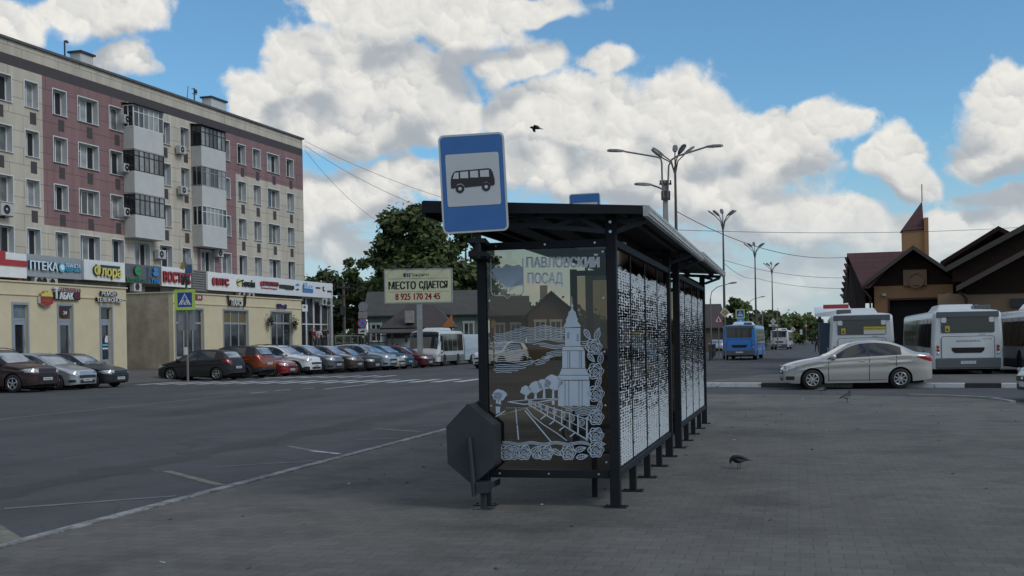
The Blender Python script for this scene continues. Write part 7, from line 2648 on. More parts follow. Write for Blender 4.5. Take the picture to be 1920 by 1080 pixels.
def hall():
    Y = 66.0
    th = radians(21)
    P_, b_, d_ = Vector((px_x(1812, Y), Y, 0)), Vector((cos(th), -sin(th), 0)), Vector((sin(th), cos(th), 0))
    T = thing('market_hall', 'large dark brown gabled market hall with overhanging roofs at the right edge', 'building', P_, -th)
    X = lambda u, y=0, v=560: plane_tz(u, v, P_ + d_ * y, b_)[0]
    Z = lambda u, v, y=0: plane_tz(u, v, P_ + d_ * y, b_)[1]
    zw = Z(1860, 549)
    mb = MB()
    mb.box(-1.5, 16, 0, 14, 0, zw)
    mb.build('wall', M_OCHRE2, T)
    for k, (ul, vl, uk, vk, y0, y1) in enumerate(((1793, 545, 2060, 402, -2.0, 8.0), (1763, 498, 1872, 431, 10.0, 26.0))):
        xl, zl, xk, zk = X(ul, y0, vl), Z(ul, vl, y0), X(uk, y0, vk), Z(uk, vk, y0)
        xr_ = 2 * xk - xl
        mb = MB()
        for xa in (xl, xr_):
            mb.hexa([(xa, y0, zl), (xk, y0, zk), (xk, y1, zk), (xa, y1, zl), (xa, y0, zl + .2), (xk, y0, zk + .2), (xk, y1, zk + .2), (xa, y1, zl + .2)])
        R = mb.build('roof', M_SOFFIT, T)
        mb = MB()
        for xa in (xl, xr_):
            mb.hexa([(xa, y0 - .08, zl - .05), (xk, y0 - .08, zk - .05), (xk, y0 - .001, zk - .05), (xa, y0 - .001, zl - .05), (xa, y0 - .08, zl + .25), (xk, y0 - .08, zk + .25), (xk, y0 - .001, zk + .25), (xa, y0 - .001, zl + .25)])
        mb.build('verge', M_EDGE if k == 0 else M_SOFFIT, R)
        mb = MB()
        zg = min(zw - .05, zl + .2)
        mb.prism([(xl + .5, zg), (xr_ - .5, zg), (xr_ - .5, zl + .25), (xk, zk - .1), (xl + .5, zl + .25)], lambda a, b, d: (a, y0 + 1.9 + d, b), .15)
        mb.build('gable_boarding', M_SOFFIT, T)
        if k == 0:      # second, higher roof edge running up behind
            mb = MB()
            y2 = y0 + 3
            xl2, zl2, xk2, zk2 = X(1775, y2, 508), Z(1775, 508, y2), X(2035, y2, 368), Z(2035, 368, y2)
            mb.hexa([(xl2, y2, zl2), (xk2, y2, zk2), (xk2, y2 + 9, zk2), (xl2, y2 + 9, zl2), (xl2, y2, zl2 + .22), (xk2, y2, zk2 + .22), (xk2, y2 + 9, zk2 + .22), (xl2, y2 + 9, zl2 + .22)])
            mb.hexa([(xl2, y2 - .1, zl2 - .05), (xk2, y2 - .1, zk2 - .05), (xk2, y2 - .001, zk2 - .05), (xl2, y2 - .001, zl2 - .05), (xl2, y2 - .1, zl2 + .28), (xk2, y2 - .1, zk2 + .28), (xk2, y2 - .001, zk2 + .28), (xl2, y2 - .001, zl2 + .28)], 1)
            mb.prism([(xl2 + .3, zl2 - .6), (xk2, zl2 - .6), (xk2, zk2 - .1), (xl2 + .3, zl2 + .1)], lambda a, b, d: (a, y2 + .7 + d, b), .15)
            mb.build('upper_roof', [M_SOFFIT, M_EDGE], T)
    mb = MB()
    x, z = X(1830), Z(1830, 573)
    mb.box(x - .1, x + .1, -.2, -.001, z - .07, z + .07)
    mb.build('floodlight', M_ACBODY, T)
    mb = MB()
    x = X(1908)
    mb.box(x - .35, x + .35, -.3, -.001, Z(1908, 576), Z(1908, 560))
    mb.build('wall_unit', M_DKMETAL, T)
    mb = MB()
    mb.tube([(X(1800, -1, 548), -1.0, Z(1800, 548, -1)), (X(1812, -.2, 560), -.15, Z(1812, 560)), (X(1812, -.2, 600), -.15, .3)], .07, 8)
    mb.build('downpipe', M_EDGE, T)
hall()
# pale canopy and blue container left of the buses
p = at(1556, 640, 58)
T = thing('ticket_kiosk', 'pale canopy roof over a slate blue kiosk left of the parked buses', 'kiosk', (p.x - .1, 58, 0), radians(-14))
mb = MB()
mb.box(-.4, .9, 0, 3, 0, 2.3)
mb.build('wall', mat('slate_blue', (0.06, 0.085, 0.13), .6), T)
mb = MB()
mb.hexa([(-.6, -.4, 2.6), (1.1, -.4, 2.6), (1.1, 3.4, 3.0), (-.6, 3.4, 3.0), (-.6, -.4, 2.75), (1.1, -.4, 2.95), (1.1, 3.4, 3.35), (-.6, 3.4, 3.15)])
mb.build('canopy', M_BWHITE, T)
mb = MB()
mb.box(-.41, -.3, -.02, .05, 2.3, 2.62)
mb.box(.3, .4, -.02, .05, 2.3, 2.62)
mb.box(.8, .9, -.02, .05, 2.3, 2.62)
mb.build('post', M_DKMETAL, T)
mb = MB()
mb.box(-.2, 1.0, -.45, -.401, 2.98, 3.18)
mb.build('red_board', P_RED, T)

# ================================================================== POLES, LAMPS, WIRES, ROAD SIGNS
M_POLE = mat('grey_pole', (0.17, 0.165, 0.155), 0.6, metal=0.2, var=0.2)
M_RUSTPOLE = mat('brown_pole', (0.085, 0.07, 0.062), 0.65, var=0.3)
M_LAMPH = mat('lamp_head', (0.13, 0.135, 0.14), 0.5, var=0.15)
M_LENS = mat('lamp_lens', (0.45, 0.46, 0.45), 0.25, var=0.05)
def lamp_head(T, p, d, L=.75, tilt=.1):
    """street light head: starts at p, points along horizontal d"""
    d = Vector((d[0], d[1], tilt)).normalized()
    s = d.cross(Vector((0, 0, 1))).normalized()
    n = s.cross(d)
    mb = MB()
    prof = [(0, .05, .05), (.15, .10, .07), (.45, .15, .09), (.85, .14, .08), (1.0, .08, .05)]
    vs, fs = [], []
    for q, w, h in prof:
        c = Vector(p) + d * (q * L)
        vs += [c - s * w - n * h * .4, c - s * w * .8 + n * h, c + s * w * .8 + n * h, c + s * w - n * h * .4]
    for i in range(len(prof) - 1):
        for k in range(4):
            fs.append((i * 4 + k, i * 4 + (k + 1) % 4, i * 4 + 4 + (k + 1) % 4, i * 4 + 4 + k))
    fs += [(3, 2, 1, 0), tuple(range(len(vs) - 4, len(vs)))]
    mb.add(vs, fs, 0, False)
    o = mb.build('lamp_head', M_LAMPH, T)
    mb = MB()
    a, b = Vector(p) + d * (.35 * L) - n * .045, Vector(p) + d * (.9 * L) - n * .045
    mb.poly([a - s * .09, b - s * .09, b + s * .09, a + s * .09])
    mb.build('lens', M_LENS, o)
def five_lamp(label, u, vtop, Y, arms, split_v):
    x, r = ray(u, vtop)
    z = CAMH + r * Y
    T = thing('street_lamp', label, 'street lamp', (x * Y, Y, 0), 0, 'five armed street lamps along the road')
    zs = CAMH + ray(u, split_v)[1] * Y
    mb = MB()
    mb.tube([(0, 0, 0), (0, 0, 4), (0, 0, zs)], [.14, .11, .06], 10)
    mb.build('pole', M_RUSTPOLE, T)
    mb = MB()
    mb.lathe([(.24, 0), (.22, .5), (.15, .6), (.13, 1.0)], (0, 0, 0), 10)
    mb.build('base', M_RUSTPOLE, T)
    for (a, rad, dz) in arms:
        d = Vector((cos(radians(a)), sin(radians(a)), 0))
        e = d * rad + Vector((0, 0, zs + dz))
        mb = MB()
        mb.tube([(0, 0, zs - .5), (d.x * rad * .3, d.y * rad * .3, zs + dz * .45), tuple(e)], .035, 6)
        mb.build('arm', M_RUSTPOLE, T)
        lamp_head(T, e, d, .72, .75)
    return T
five_lamp('nearest five armed street lamp, brown pole beside the concrete utility pole', 1265, 268, 63, [(165, .62, .62), (195, .75, .45), (80, .2, .8), (15, .55, .65), (-60, .3, .6)], 312)
ARM5 = [(165, .62, .85), (205, .35, .8), (90, .1, 1.0), (-25, .35, .8), (15, .62, .85)]
five_lamp('second five armed street lamp with spread arms, above the yellow diamond sign', 1355, 391, 95, ARM5, 424)
five_lamp('third five armed street lamp, behind the blue bus', 1415, 454, 128, ARM5, 478)
five_lamp('farthest five armed street lamp, left of the far white bus', 1447, 491, 165, ARM5, 510)
# concrete utility pole with three lamps on long arms
def utility_pole():
    Y = 58.0
    x = ray(1247, 340)[0] * Y
    T = thing('utility_pole', 'pale concrete utility pole carrying lamps on long arms above the shelter roof', 'utility pole', (x, Y, 0), 0)
    P = lambda u, v: Vector((ray(u, v)[0] * Y - x, 0, CAMH + ray(u, v)[1] * Y))
    zt = P(1247, 338).z
    mb = MB()
    mb.hexa([(-.17, -.15, 0), (.17, -.15, 0), (.17, .15, 0), (-.17, .15, 0), (-.11, -.1, zt), (.11, -.1, zt), (.11, .1, zt), (-.11, .1, zt)])
    mb.build('pole', mat('pole_concrete', (0.30, 0.29, 0.27), .85, var=.15), T, bevel=.02)
    def arm(pts, hd, L):
        q = [P(*p) for p in pts]
        q = [Vector((p.x, -.16, p.z)) for p in q]
        mb = MB()
        mb.tube(q, .045, 8)
        mb.build('arm', M_POLE, T)
        lamp_head(T, q[-1], hd, L, .04)
    arm([(1243.5, 372), (1241, 345), (1240, 306), (1238, 298), (1230, 295), (1170, 285)], (-1, -.1), .85)
    arm([(1251, 372), (1252, 340), (1253, 312), (1258, 301), (1268, 294), (1322, 277)], (1, -.1), .85)
    arm([(1244, 357), (1234, 352), (1222, 348)], (-.95, -.2), .9)
    mb = MB()
    mb.box(-.22, .22, -.19, -.101, zt - 1.0, zt - .55)
    mb.box(-.3, .3, -.14, -.12, zt - .25, zt - .15)
    for sx in (-.25, -.1, .1, .25):
        mb.lathe([(0, 0), (.03, 0), (.045, .1), (.02, .14)], (sx, -.13, zt - .15), 8)
    mb.build('insulator_bracket', M_DKMETAL, T)
    mb = MB()
    for k, (sx, zz) in enumerate(((.16, 5.6), (.2, 6.4), (-.2, 6.2))):
        mb.tube([(sx, -.13, zz), (sx + .09, -.14, zz - .5), (sx + .02, -.14, zz - 1.2), (sx - .04, -.14, zz - 2.0)], .012, 5)
    mb.build('loose_cable', M_PLASTIC, T)
utility_pole()
def plain_pole(name, label, u, vtop, Y, r, m, cat='utility pole', arm=False):
    x, rr = ray(u, vtop)
    h = CAMH + rr * Y
    T = thing(name, label, cat, (x * Y, Y, 0), 0)
    mb = MB()
    mb.tube([(0, 0, 0), (0, 0, h * .5), (0, 0, h)], [r * 1.2, r, r * .8], 8)
    mb.build('pole', m, T)
    if arm == 'cross':
        mb = MB()
        for dz, w in ((-.35, .55), (-1.0, .45)):
            mb.box(-w, w, -.04 - r, -r * .5, h + dz - .05, h + dz + .05)
            for s in (-1, 1):
                mb.lathe([(.04, .05), (.06, .12), (.03, .2), (0, .22)], (s * w * .85, -.02 - r, h + dz), 8)
        mb.box(-.25, .15, -.5, -r, h - 2.6, h - 1.9)
        mb.build('cross_arm', M_DKMETAL, T)
    if arm == 'lamp':
        mb = MB()
        mb.tube([(0, 0, h), (.1, 0, h + .5), (.5, 0, h + .85), (1.4, 0, h + 1.1)], r * .5, 6)
        mb.build('arm', m, T)
        lamp_head(T, (1.4, 0, h + 1.1), (1, 0), .6, .1)
    return T
plain_pole('utility_pole', 'brown wooden utility pole with cross arms standing right of the shop row', 644, 531, 96, .13, M_RUSTPOLE, arm='cross')
plain_pole('street_lamp', 'thin grey lamp post with curved arm just right of the shelter end', 1332, 560, 88, .06, M_POLE, 'street lamp', 'lamp')
plain_pole('street_lamp', 'far thin lamp post standing beyond the crossing signs', 1403, 575, 140, .07, M_POLE, 'street lamp', 'lamp')
plain_pole('utility_pole', 'far pale pole between the blue bus and the far white bus', 1429, 582, 120, .09, M_POLE)
plain_pole('utility_pole', 'far thin pale pole right of the last five armed lamp', 1457, 585, 150, .07, M_POLE)

def wire(label, a, b, sag, r=.012, n=18):
    mb = MB()
    a, b = Vector(a), Vector(b)
    mb.tube([a + (b - a) * (i / n) + Vector((0, 0, -4 * sag * (i / n) * (1 - i / n))) for i in range(n + 1)], r, 4)
    tag(mb.build('overhead_wire', M_PLASTIC), label, 'wire', 'overhead wires')
wA = at(572, 268, 99.3)
wire('upper thin wire running right from the top corner of the flats', at(571, 264, 99.4), at(1247, 470, 58.0), 1.0, .014)
wire('middle thin wire running right from the top corner of the flats', at(571, 273, 99.4), at(1246, 500, 60.0), 1.6, .014)
wire('steep wire falling from the corner of the flats to the wooden utility pole', at(571, 281, 99.4), at(762, 440, 125), 1.2, .014)
wire('thick wire sagging from the nearest street lamp towards the bus station', at(1268, 396, 63), at(1597, 481, 78), .9, .02)
wire('long level wire crossing the sky behind the station tower', at(1268, 431, 63), at(2050, 416, 80), .4, .016)
wire('wire low over the road from the second street lamp to the station', at(1356, 487, 95), at(1590, 521, 84), .4, .018)
wire('lowest wire over the road near the far lamp posts', at(1416, 521, 128), at(1590, 541, 90), .3, .02)
wire('short wire between the second and third street lamps', at(1356, 492, 95), at(1416, 522, 128), .4, .018)

# ---------------------------------------------------------------- rental billboard
M_BOARD = mat('billboard_cream', (0.52, 0.53, 0.36), 0.5, var=0.06)
def billboard():
    Y = 80.0
    x0, z1 = ray(721, 503)[0] * Y, CAMH + ray(783, 505)[1] * Y
    x1, z0 = ray(846, 503)[0] * Y, CAMH + ray(783, 567)[1] * Y
    T = thing('billboard', 'cream rental billboard on a steel post reading МЕСТО СДАЕТСЯ', 'billboard', ((x0 + x1) / 2, Y, 0), radians(-2.0))
    w = (x1 - x0) / 2
    mb = MB()
    mb.box(-w, w, 0, .35, z0, z1)
    B = mb.build('board', M_BOARD, T, bevel=.02)
    mb = MB()
    for a, b, c, d in ((-w - .04, w + .04, z1, z1 + .06), (-w - .04, w + .04, z0 - .06, z0), (-w - .06, -w, z0, z1), (w, w + .06, z0, z1)):
        mb.box(a, b, -.02, .37, c, d)
    mb.build('frame', M_GALV, B)
    H = z1 - z0
    f = lambda a, b, d: (a, -.004, b)
    t = MB()
    add_text(t, 'МЕСТО', -w * .90, -w * .06, z0 + H * .40, z0 + H * .645, f, 0, .006, heavy=.05)
    add_text(t, 'СДАЕТСЯ', w * .02, w * .89, z0 + H * .37, z0 + H * .645, f, 0, .006, heavy=.05)
    add_text(t, 'Приоритет', -w * .22, w * .34, z0 + H * .76, z0 + H * .89, f, 0, .01)
    add_text(t, '8 925 170 24 45', -w * .70, w * .66, z0 + H * .08, z0 + H * .28, f, 1, .006, heavy=.045)
    for a, b in ((-.44, -.36), (-.34, -.30), (-.28, -.24)):
        t.box(w * a, w * b, -.006, -.003, z0 + H * .77, z0 + H * .89, 2)
    t.box(-w * .92, w * .92, -.006, -.003, z0 + H * .72, z0 + H * .728, 0)
    t.box(-w * .92, w * .92, -.006, -.003, z0 + H * .325, z0 + H * .333, 0)
    t.build('lettering', [P_BLACK, P_RED, P_INDIGO], B, recalc=False)
    mb = MB()
    mb.box(-.14, .22, .05, .30, 0, z0 - .06)
    mb.build('post', M_GALV, T)
    for s in (-.75, -.25, .3, .8):
        mb = MB()
        mb.bar((s * w, .0, z1 + .05), (s * w, -.6, z1 + .18), .05, .05)
        mb.box(s * w - .15, s * w + .15, -.72, -.5, z1 + .12, z1 + .24)
        mb.build('floodlight', M_DKMETAL, T)
billboard()

# ---------------------------------------------------------------- road signs
def sign_post(name, label, u, vtop, Y, plates, r=.035, group='road signs', z0=0.0):
    x, rr = ray(u, vtop)
    h = CAMH + rr * Y
    T = thing(name, label, 'road sign', (x * Y, Y, z0), 0, group)
    mb = MB()
    mb.tube([(0, 0, 0), (0, 0, h - z0)], r, 8)
    mb.build('post', M_POLE, T)
    for kind, uc, vc, wpx, hpx in plates:
        cx = ray(uc, vc)[0] * Y - x * Y
        cz = CAMH + ray(uc, vc)[1] * Y - z0
        w, h2 = wpx / FPX * Y / 2, hpx / FPX * Y / 2
        f0 = lambda a, b, d: (cx + a * w, -.06 - d, cz + b * h2)
        def flat(pts, m, d, nm, par):
            mb = MB()
            mb.poly([f0(a, b, d) for a, b in pts])
            return mb.build(nm, m, par)
        circ = [(cos(i * pi / 14), sin(i * pi / 14)) for i in range(28)]
        outline = {'round': circ, 'diamond': [(0, -1), (1, 0), (0, 1), (-1, 0)], 'tri': [(-1, -1), (1, -1), (0, 1)], 'tri_down': [(-1, 1), (0, -1), (1, 1)]}
        pts = circ if kind in ('round_back', 'nostop', 'round_small') else outline['diamond'] if kind in ('priority', 'priority_back') else outline['tri'] if kind == 'warning' else outline['tri_down'] if kind == 'yield' else rrect(-1, 1, -1, 1, .12)
        mb = MB()
        mb.prism(pts, lambda a, b, d: (cx + a * w, -.06 + d, cz + b * h2), .02)
        m0 = {'round_back': M_SBACK, 'nostop': P_RED, 'priority': M_SWHITE, 'priority_back': M_SWHITE, 'warning': P_RED, 'cross_lime': P_LIME, 'cross': P_LIME, 'info': P_BLUE, 'plate': M_SWHITE, 'yield': P_RED, 'grey_plate': M_SBACK, 'solar': M_PLASTIC, 'flasher': P_GOLD, 'round_small': M_SWHITE, 'box': M_PLASTIC}[kind]
        S_ = mb.build('sign_plate', m0, T)
        sc = lambda pts, k, dy=0: [(a * k, b * k + dy) for a, b in pts]
        if kind == 'nostop':
            flat(sc(circ, .8), P_BLUE, .003, 'blue_field', S_)
            mb = MB()
            for s in (1, -1):
                mb.poly([f0(*p, .006) for p in ((-.62, -s * .48), (-.48, -s * .62), (.62, s * .48), (.48, s * .62))])
            mb.build('red_cross', P_RED, S_)
        if kind in ('priority', 'priority_back'):
            flat(sc(outline['diamond'], .74), P_GOLD if kind == 'priority' else M_SWHITE, .003, 'yellow_field', S_)
            if kind == 'priority_back':
                flat(sc(outline['diamond'], .4), P_RED, .006, 'centre', S_)
        if kind == 'warning':
            flat([(-.68, -.8), (.68, -.8), (0, .58)], M_SWHITE, .003, 'white_field', S_)
            flat([(-.2, -.7), (.25, -.7), (.1, .0), (-.1, .1)], M_SBLACK, .006, 'pictogram', S_)
        if kind == 'yield':
            flat([(-.6, .75), (0, -.5), (.6, .75)], M_SWHITE, .003, 'white_field', S_)
        if kind in ('cross_lime', 'cross'):
            k = .70 if kind == 'cross_lime' else .78
            flat(rrect(-k - .03, k + .03, -k - .03, k + .03, .03), M_SWHITE, .002, 'white_edge', S_)
            flat(rrect(-k, k, -k, k, .03), P_NAVYB, .004, 'blue_field', S_)
            flat([(-.62, -.5), (.62, -.5), (0, .62)], M_SWHITE, .007, 'white_triangle', S_)
            mb = MB()      # walking figure and stripes
            D = lambda pts: mb.poly([f0(a, b, .010) for a, b in pts])
            D([(.0 + .07 * cos(i * pi / 5), .32 + .08 * sin(i * pi / 5)) for i in range(10)])
            D([(-.08, .22), (.1, .22), (.09, -.1), (-.06, -.1)])
            D([(-.06, -.08), (.02, -.08), (-.2, -.46), (-.28, -.46)])
            D([(.0, -.08), (.09, -.08), (.24, -.46), (.16, -.46)])
            D([(-.08, .2), (-.08, .1), (-.22, -.08), (-.26, -.02)])
            D([(.1, .2), (.1, .1), (.24, -.04), (.28, .02)])
            for q in (-.42, -.12, .32):
                D([(q - .06, -.48), (q + .04, -.48), (q + .07, -.38), (q, -.38)])
            mb.build('pedestrian_pictogram', P_NAVYB, S_)
        if kind == 'info':
            flat([(-.6, -.55), (.6, -.55), (0, .55)], M_SWHITE, .003, 'arrow', S_)
        if kind == 'plate':
            flat([(-.5, -.5), (.4, -.4), (.6, .1), (.1, .5), (-.2, .1), (-.6, .0)], M_SBLACK, .003, 'pictogram', S_)
        if kind == 'round_back':
            mb = MB()
            mb.box(cx - .03, cx + .03, -.075, -.0605, cz - h2 * .95, cz + h2 * .95)
            mb.build('clamp', M_GALV, S_)
        if kind == 'solar':
            pass
    return T
P_NAVYB = paint('sign_navy', (0.012, 0.045, 0.22))
sp_ = sign_post('crossing_sign', 'solar powered pedestrian crossing sign with yellow green border in front of the shops', 348.5, 492, 54.5,
          [('cross_lime', 347, 562, 39, 39)], .055)
# its solar panel, flasher and signal boxes
T = sp_
Y = 54.5
bx = ray(348.5, 492)[0] * Y
PP = lambda u, v, y=0: Vector((ray(u, v)[0] * Y - bx, y, CAMH + ray(u, v)[1] * Y))
a, b, c_, d_ = PP(345.5, 484), PP(357, 484.5), PP(365, 513), PP(352, 513.5)
mb = MB()
off = Vector((0, .5, .12))
mb.hexa([d_ + Vector((0, -.3, 0)), c_ + Vector((0, -.3, 0)), b + Vector((0, .2, 0)), a + Vector((0, .2, 0)),
         d_ + Vector((0, -.26, .04)), c_ + Vector((0, -.26, .04)), b + Vector((0, .24, .04)), a + Vector((0, .24, .04))])
SP = mb.build('solar_panel', M_GALV, T)
mb = MB()
k = lambda p, q: p + (q - p) * .07
cen = (a + b + c_ + d_) / 4
q4 = [p + (cen - p) * .12 + Vector((0, dy - .012, -.006)) for p, dy in ((d_, -.3), (c_, -.3), (b, .2), (a, .2))]
mb.poly(q4)
mb.build('solar_cells', mat('solar_cells', (0.03, 0.06, 0.13), .15, var=.1), SP)
mb = MB()
p = PP(343.5, 500)
mb.prism([(p.x - .12, p.z - .1), (p.x + .06, p.z - .16), (p.x + .1, p.z + .14), (p.x - .02, p.z + .22)], lambda x, z, d: (x, -.1 - d, z), .05)
mb.build('flasher', P_GOLD, T)
for u0, u1 in ((341.5, 346.5), (350.5, 356.5)):
    p, q = PP(u0, 519), PP(u1, 534.5)
    mb = MB()
    mb.box(p.x, q.x, -.22, -.06, q.z, p.z)
    mb.lathe([(0, -.225), (.05, -.225), (.055, -.22)], ((p.x + q.x) / 2, 0, (p.z + q.z) / 2 + .08), 10, 1, 'Y')
    mb.build('signal_box', [M_PLASTIC, P_NAVY], T)
mb = MB()      # notices pasted on the post and the back of another sign
p, q = PP(346.5, 651), PP(353, 665)
mb.box(p.x, q.x, -.075, -.06, q.z, p.z)
mb.build('paper_notice', M_PLATE, T)
mb = MB()
p, q = PP(333, 580), PP(366, 619)
mb.box(p.x, q.x, .06, .075, q.z, p.z)
mb.build('back_plate', M_SBACK, T)
sign_post('no_stopping_sign', 'post with a round sign back above a blue and red no stopping sign', 681.5, 566, 84,
          [('round_back', 681, 575, 18, 18), ('grey_plate', 680.5, 591, 17, 13), ('nostop', 679.5, 606, 17.5, 19), ('plate', 680, 621, 16, 9.5)])
sign_post('priority_sign', 'yellow diamond priority sign beside the red warning triangle', 1359, 576, 80, [('priority', 1359, 586, 18.5, 18.5)])
sign_post('warning_sign', 'red bordered warning triangle left of the yellow diamond', 1347, 589, 80, [('warning', 1347, 597, 17, 16)])
sign_post('crossing_sign', 'far pedestrian crossing sign with lime border above the blue bus', 1387.5, 580, 92, [('cross', 1387.5, 588.5, 17, 17), ('info', 1388.5, 602, 14, 10)])
sign_post('priority_sign', 'small pale diamond sign right of the far white bus top', 1450, 596, 130, [('priority_back', 1449.5, 602.5, 11, 11), ('plate', 1449.5, 610, 16, 4)])
sign_post('priority_sign', 'smaller pale diamond sign farther right along the road', 1487, 611, 150, [('priority_back', 1487, 617.5, 9.5, 9.5)])
sign_post('yield_sign', 'tiny white triangle sign near the person by the buses', 1511, 607, 150, [('yield', 1511, 612, 7, 7), ('round_small', 1502, 620, 5, 5), ('round_small', 1502, 625, 5, 5)])
sign_post('bus_stop_post_sign', 'small yellow sign seen through the shelter glass at its left edge', 925, 598, 62, [('flasher', 925, 608, 8, 13)])

# ---------------------------------------------------------------- fences and railings
def fence(name, label, a, b, h, m, n, kind='bars', cat='fence'):
    a, b = Vector(a), Vector(b)
    T = thing(name, label, cat, a, atan2((b - a).y, (b - a).x))
    L = (b - a).length
    for i in range(n + 1):
        mb = MB()
        x = L * i / n
        mb.box(x - .03, x + .03, -.03, .03, 0, h)
        mb.build('post', m, T)
    mb = MB()
    if kind == 'bars':
        for z in (h - .04, h * .55):
            mb.box(0, L, -.022, .022, z - .025, z + .025)
        for i in range(n * 6):
            x = L * (i + .5) / (n * 6)
            mb.box(x - .008, x + .008, -.008, .008, .15, h - .07)
        mb.build('bar_panel', m, T)
    else:
        for z in (h - .04, h * .52):
            mb.box(0, L, -.025, .025, z - .03, z + .03)
        mb.build('rail', m, T)
    return T
p0, p1 = gnd(1330, 678), gnd(1356, 668)
fence('road_fence', 'dark road side fence left of the blue bus', (p0.x, p0.y, .02), (p1.x, p1.y + 4, .02), 1.15, M_DKMETAL, 10)
p0, p1 = gnd(1422, 661), gnd(1446, 651)
fence('road_fence', 'grey fence between the blue bus and the far white bus', (p0.x, p0.y, .02), (p1.x, p1.y, .02), 1.3, M_POLE, 10)
p0, p1 = gnd(1486, 645), gnd(1506, 644)
fence('road_barrier', 'low yellowish barrier at the far bend of the road', (p0.x, 160, 0), (p1.x + 1.2, 160, 0), 1.2, mat('yellow_barrier', (0.20, 0.16, 0.07), .7), 6, 'rail', 'barrier')

# stair platform, railing of the end shop
PZ = TERR + .75
tq0, tq1 = fac(566, 640, EXT)[0], fac(640, 640, EXT + 1.5)[0]
T = thing('stair_platform', 'raised concrete stair platform before the glazed end of the shop row', 'stairs', bpos(tq0, EXT + 2.8, 0), RB)
mb = MB()
mb.box(0, tq1 - tq0, 0, 2.7, 0, PZ)
for k in range(4):
    mb.box(tq1 - tq0 + k * .3 + .001, tq1 - tq0 + k * .3 + .3, 0, 2.7, 0, PZ - (k + 1) * .2)
mb.build('slab', M_CONC, T)
T = thing('railing', 'grey metal railing in front of the people on the stair platform', 'railing', bpos(tq0, EXT + 2.9, PZ), RB)
L = tq1 - tq0 + 7
for i in range(9):
    mb = MB()
    x = L * i / 8
    mb.box(x - .035, x + .035, -.035, .035, -PZ, 1.05)
    mb.build('post', M_GALV, T)
mb = MB()
mb.box(0, L, -.03, .03, 1.02, 1.10)
mb.box(0, L, -.02, .02, .45, .50)
mb.build('rail', M_GALV, T)

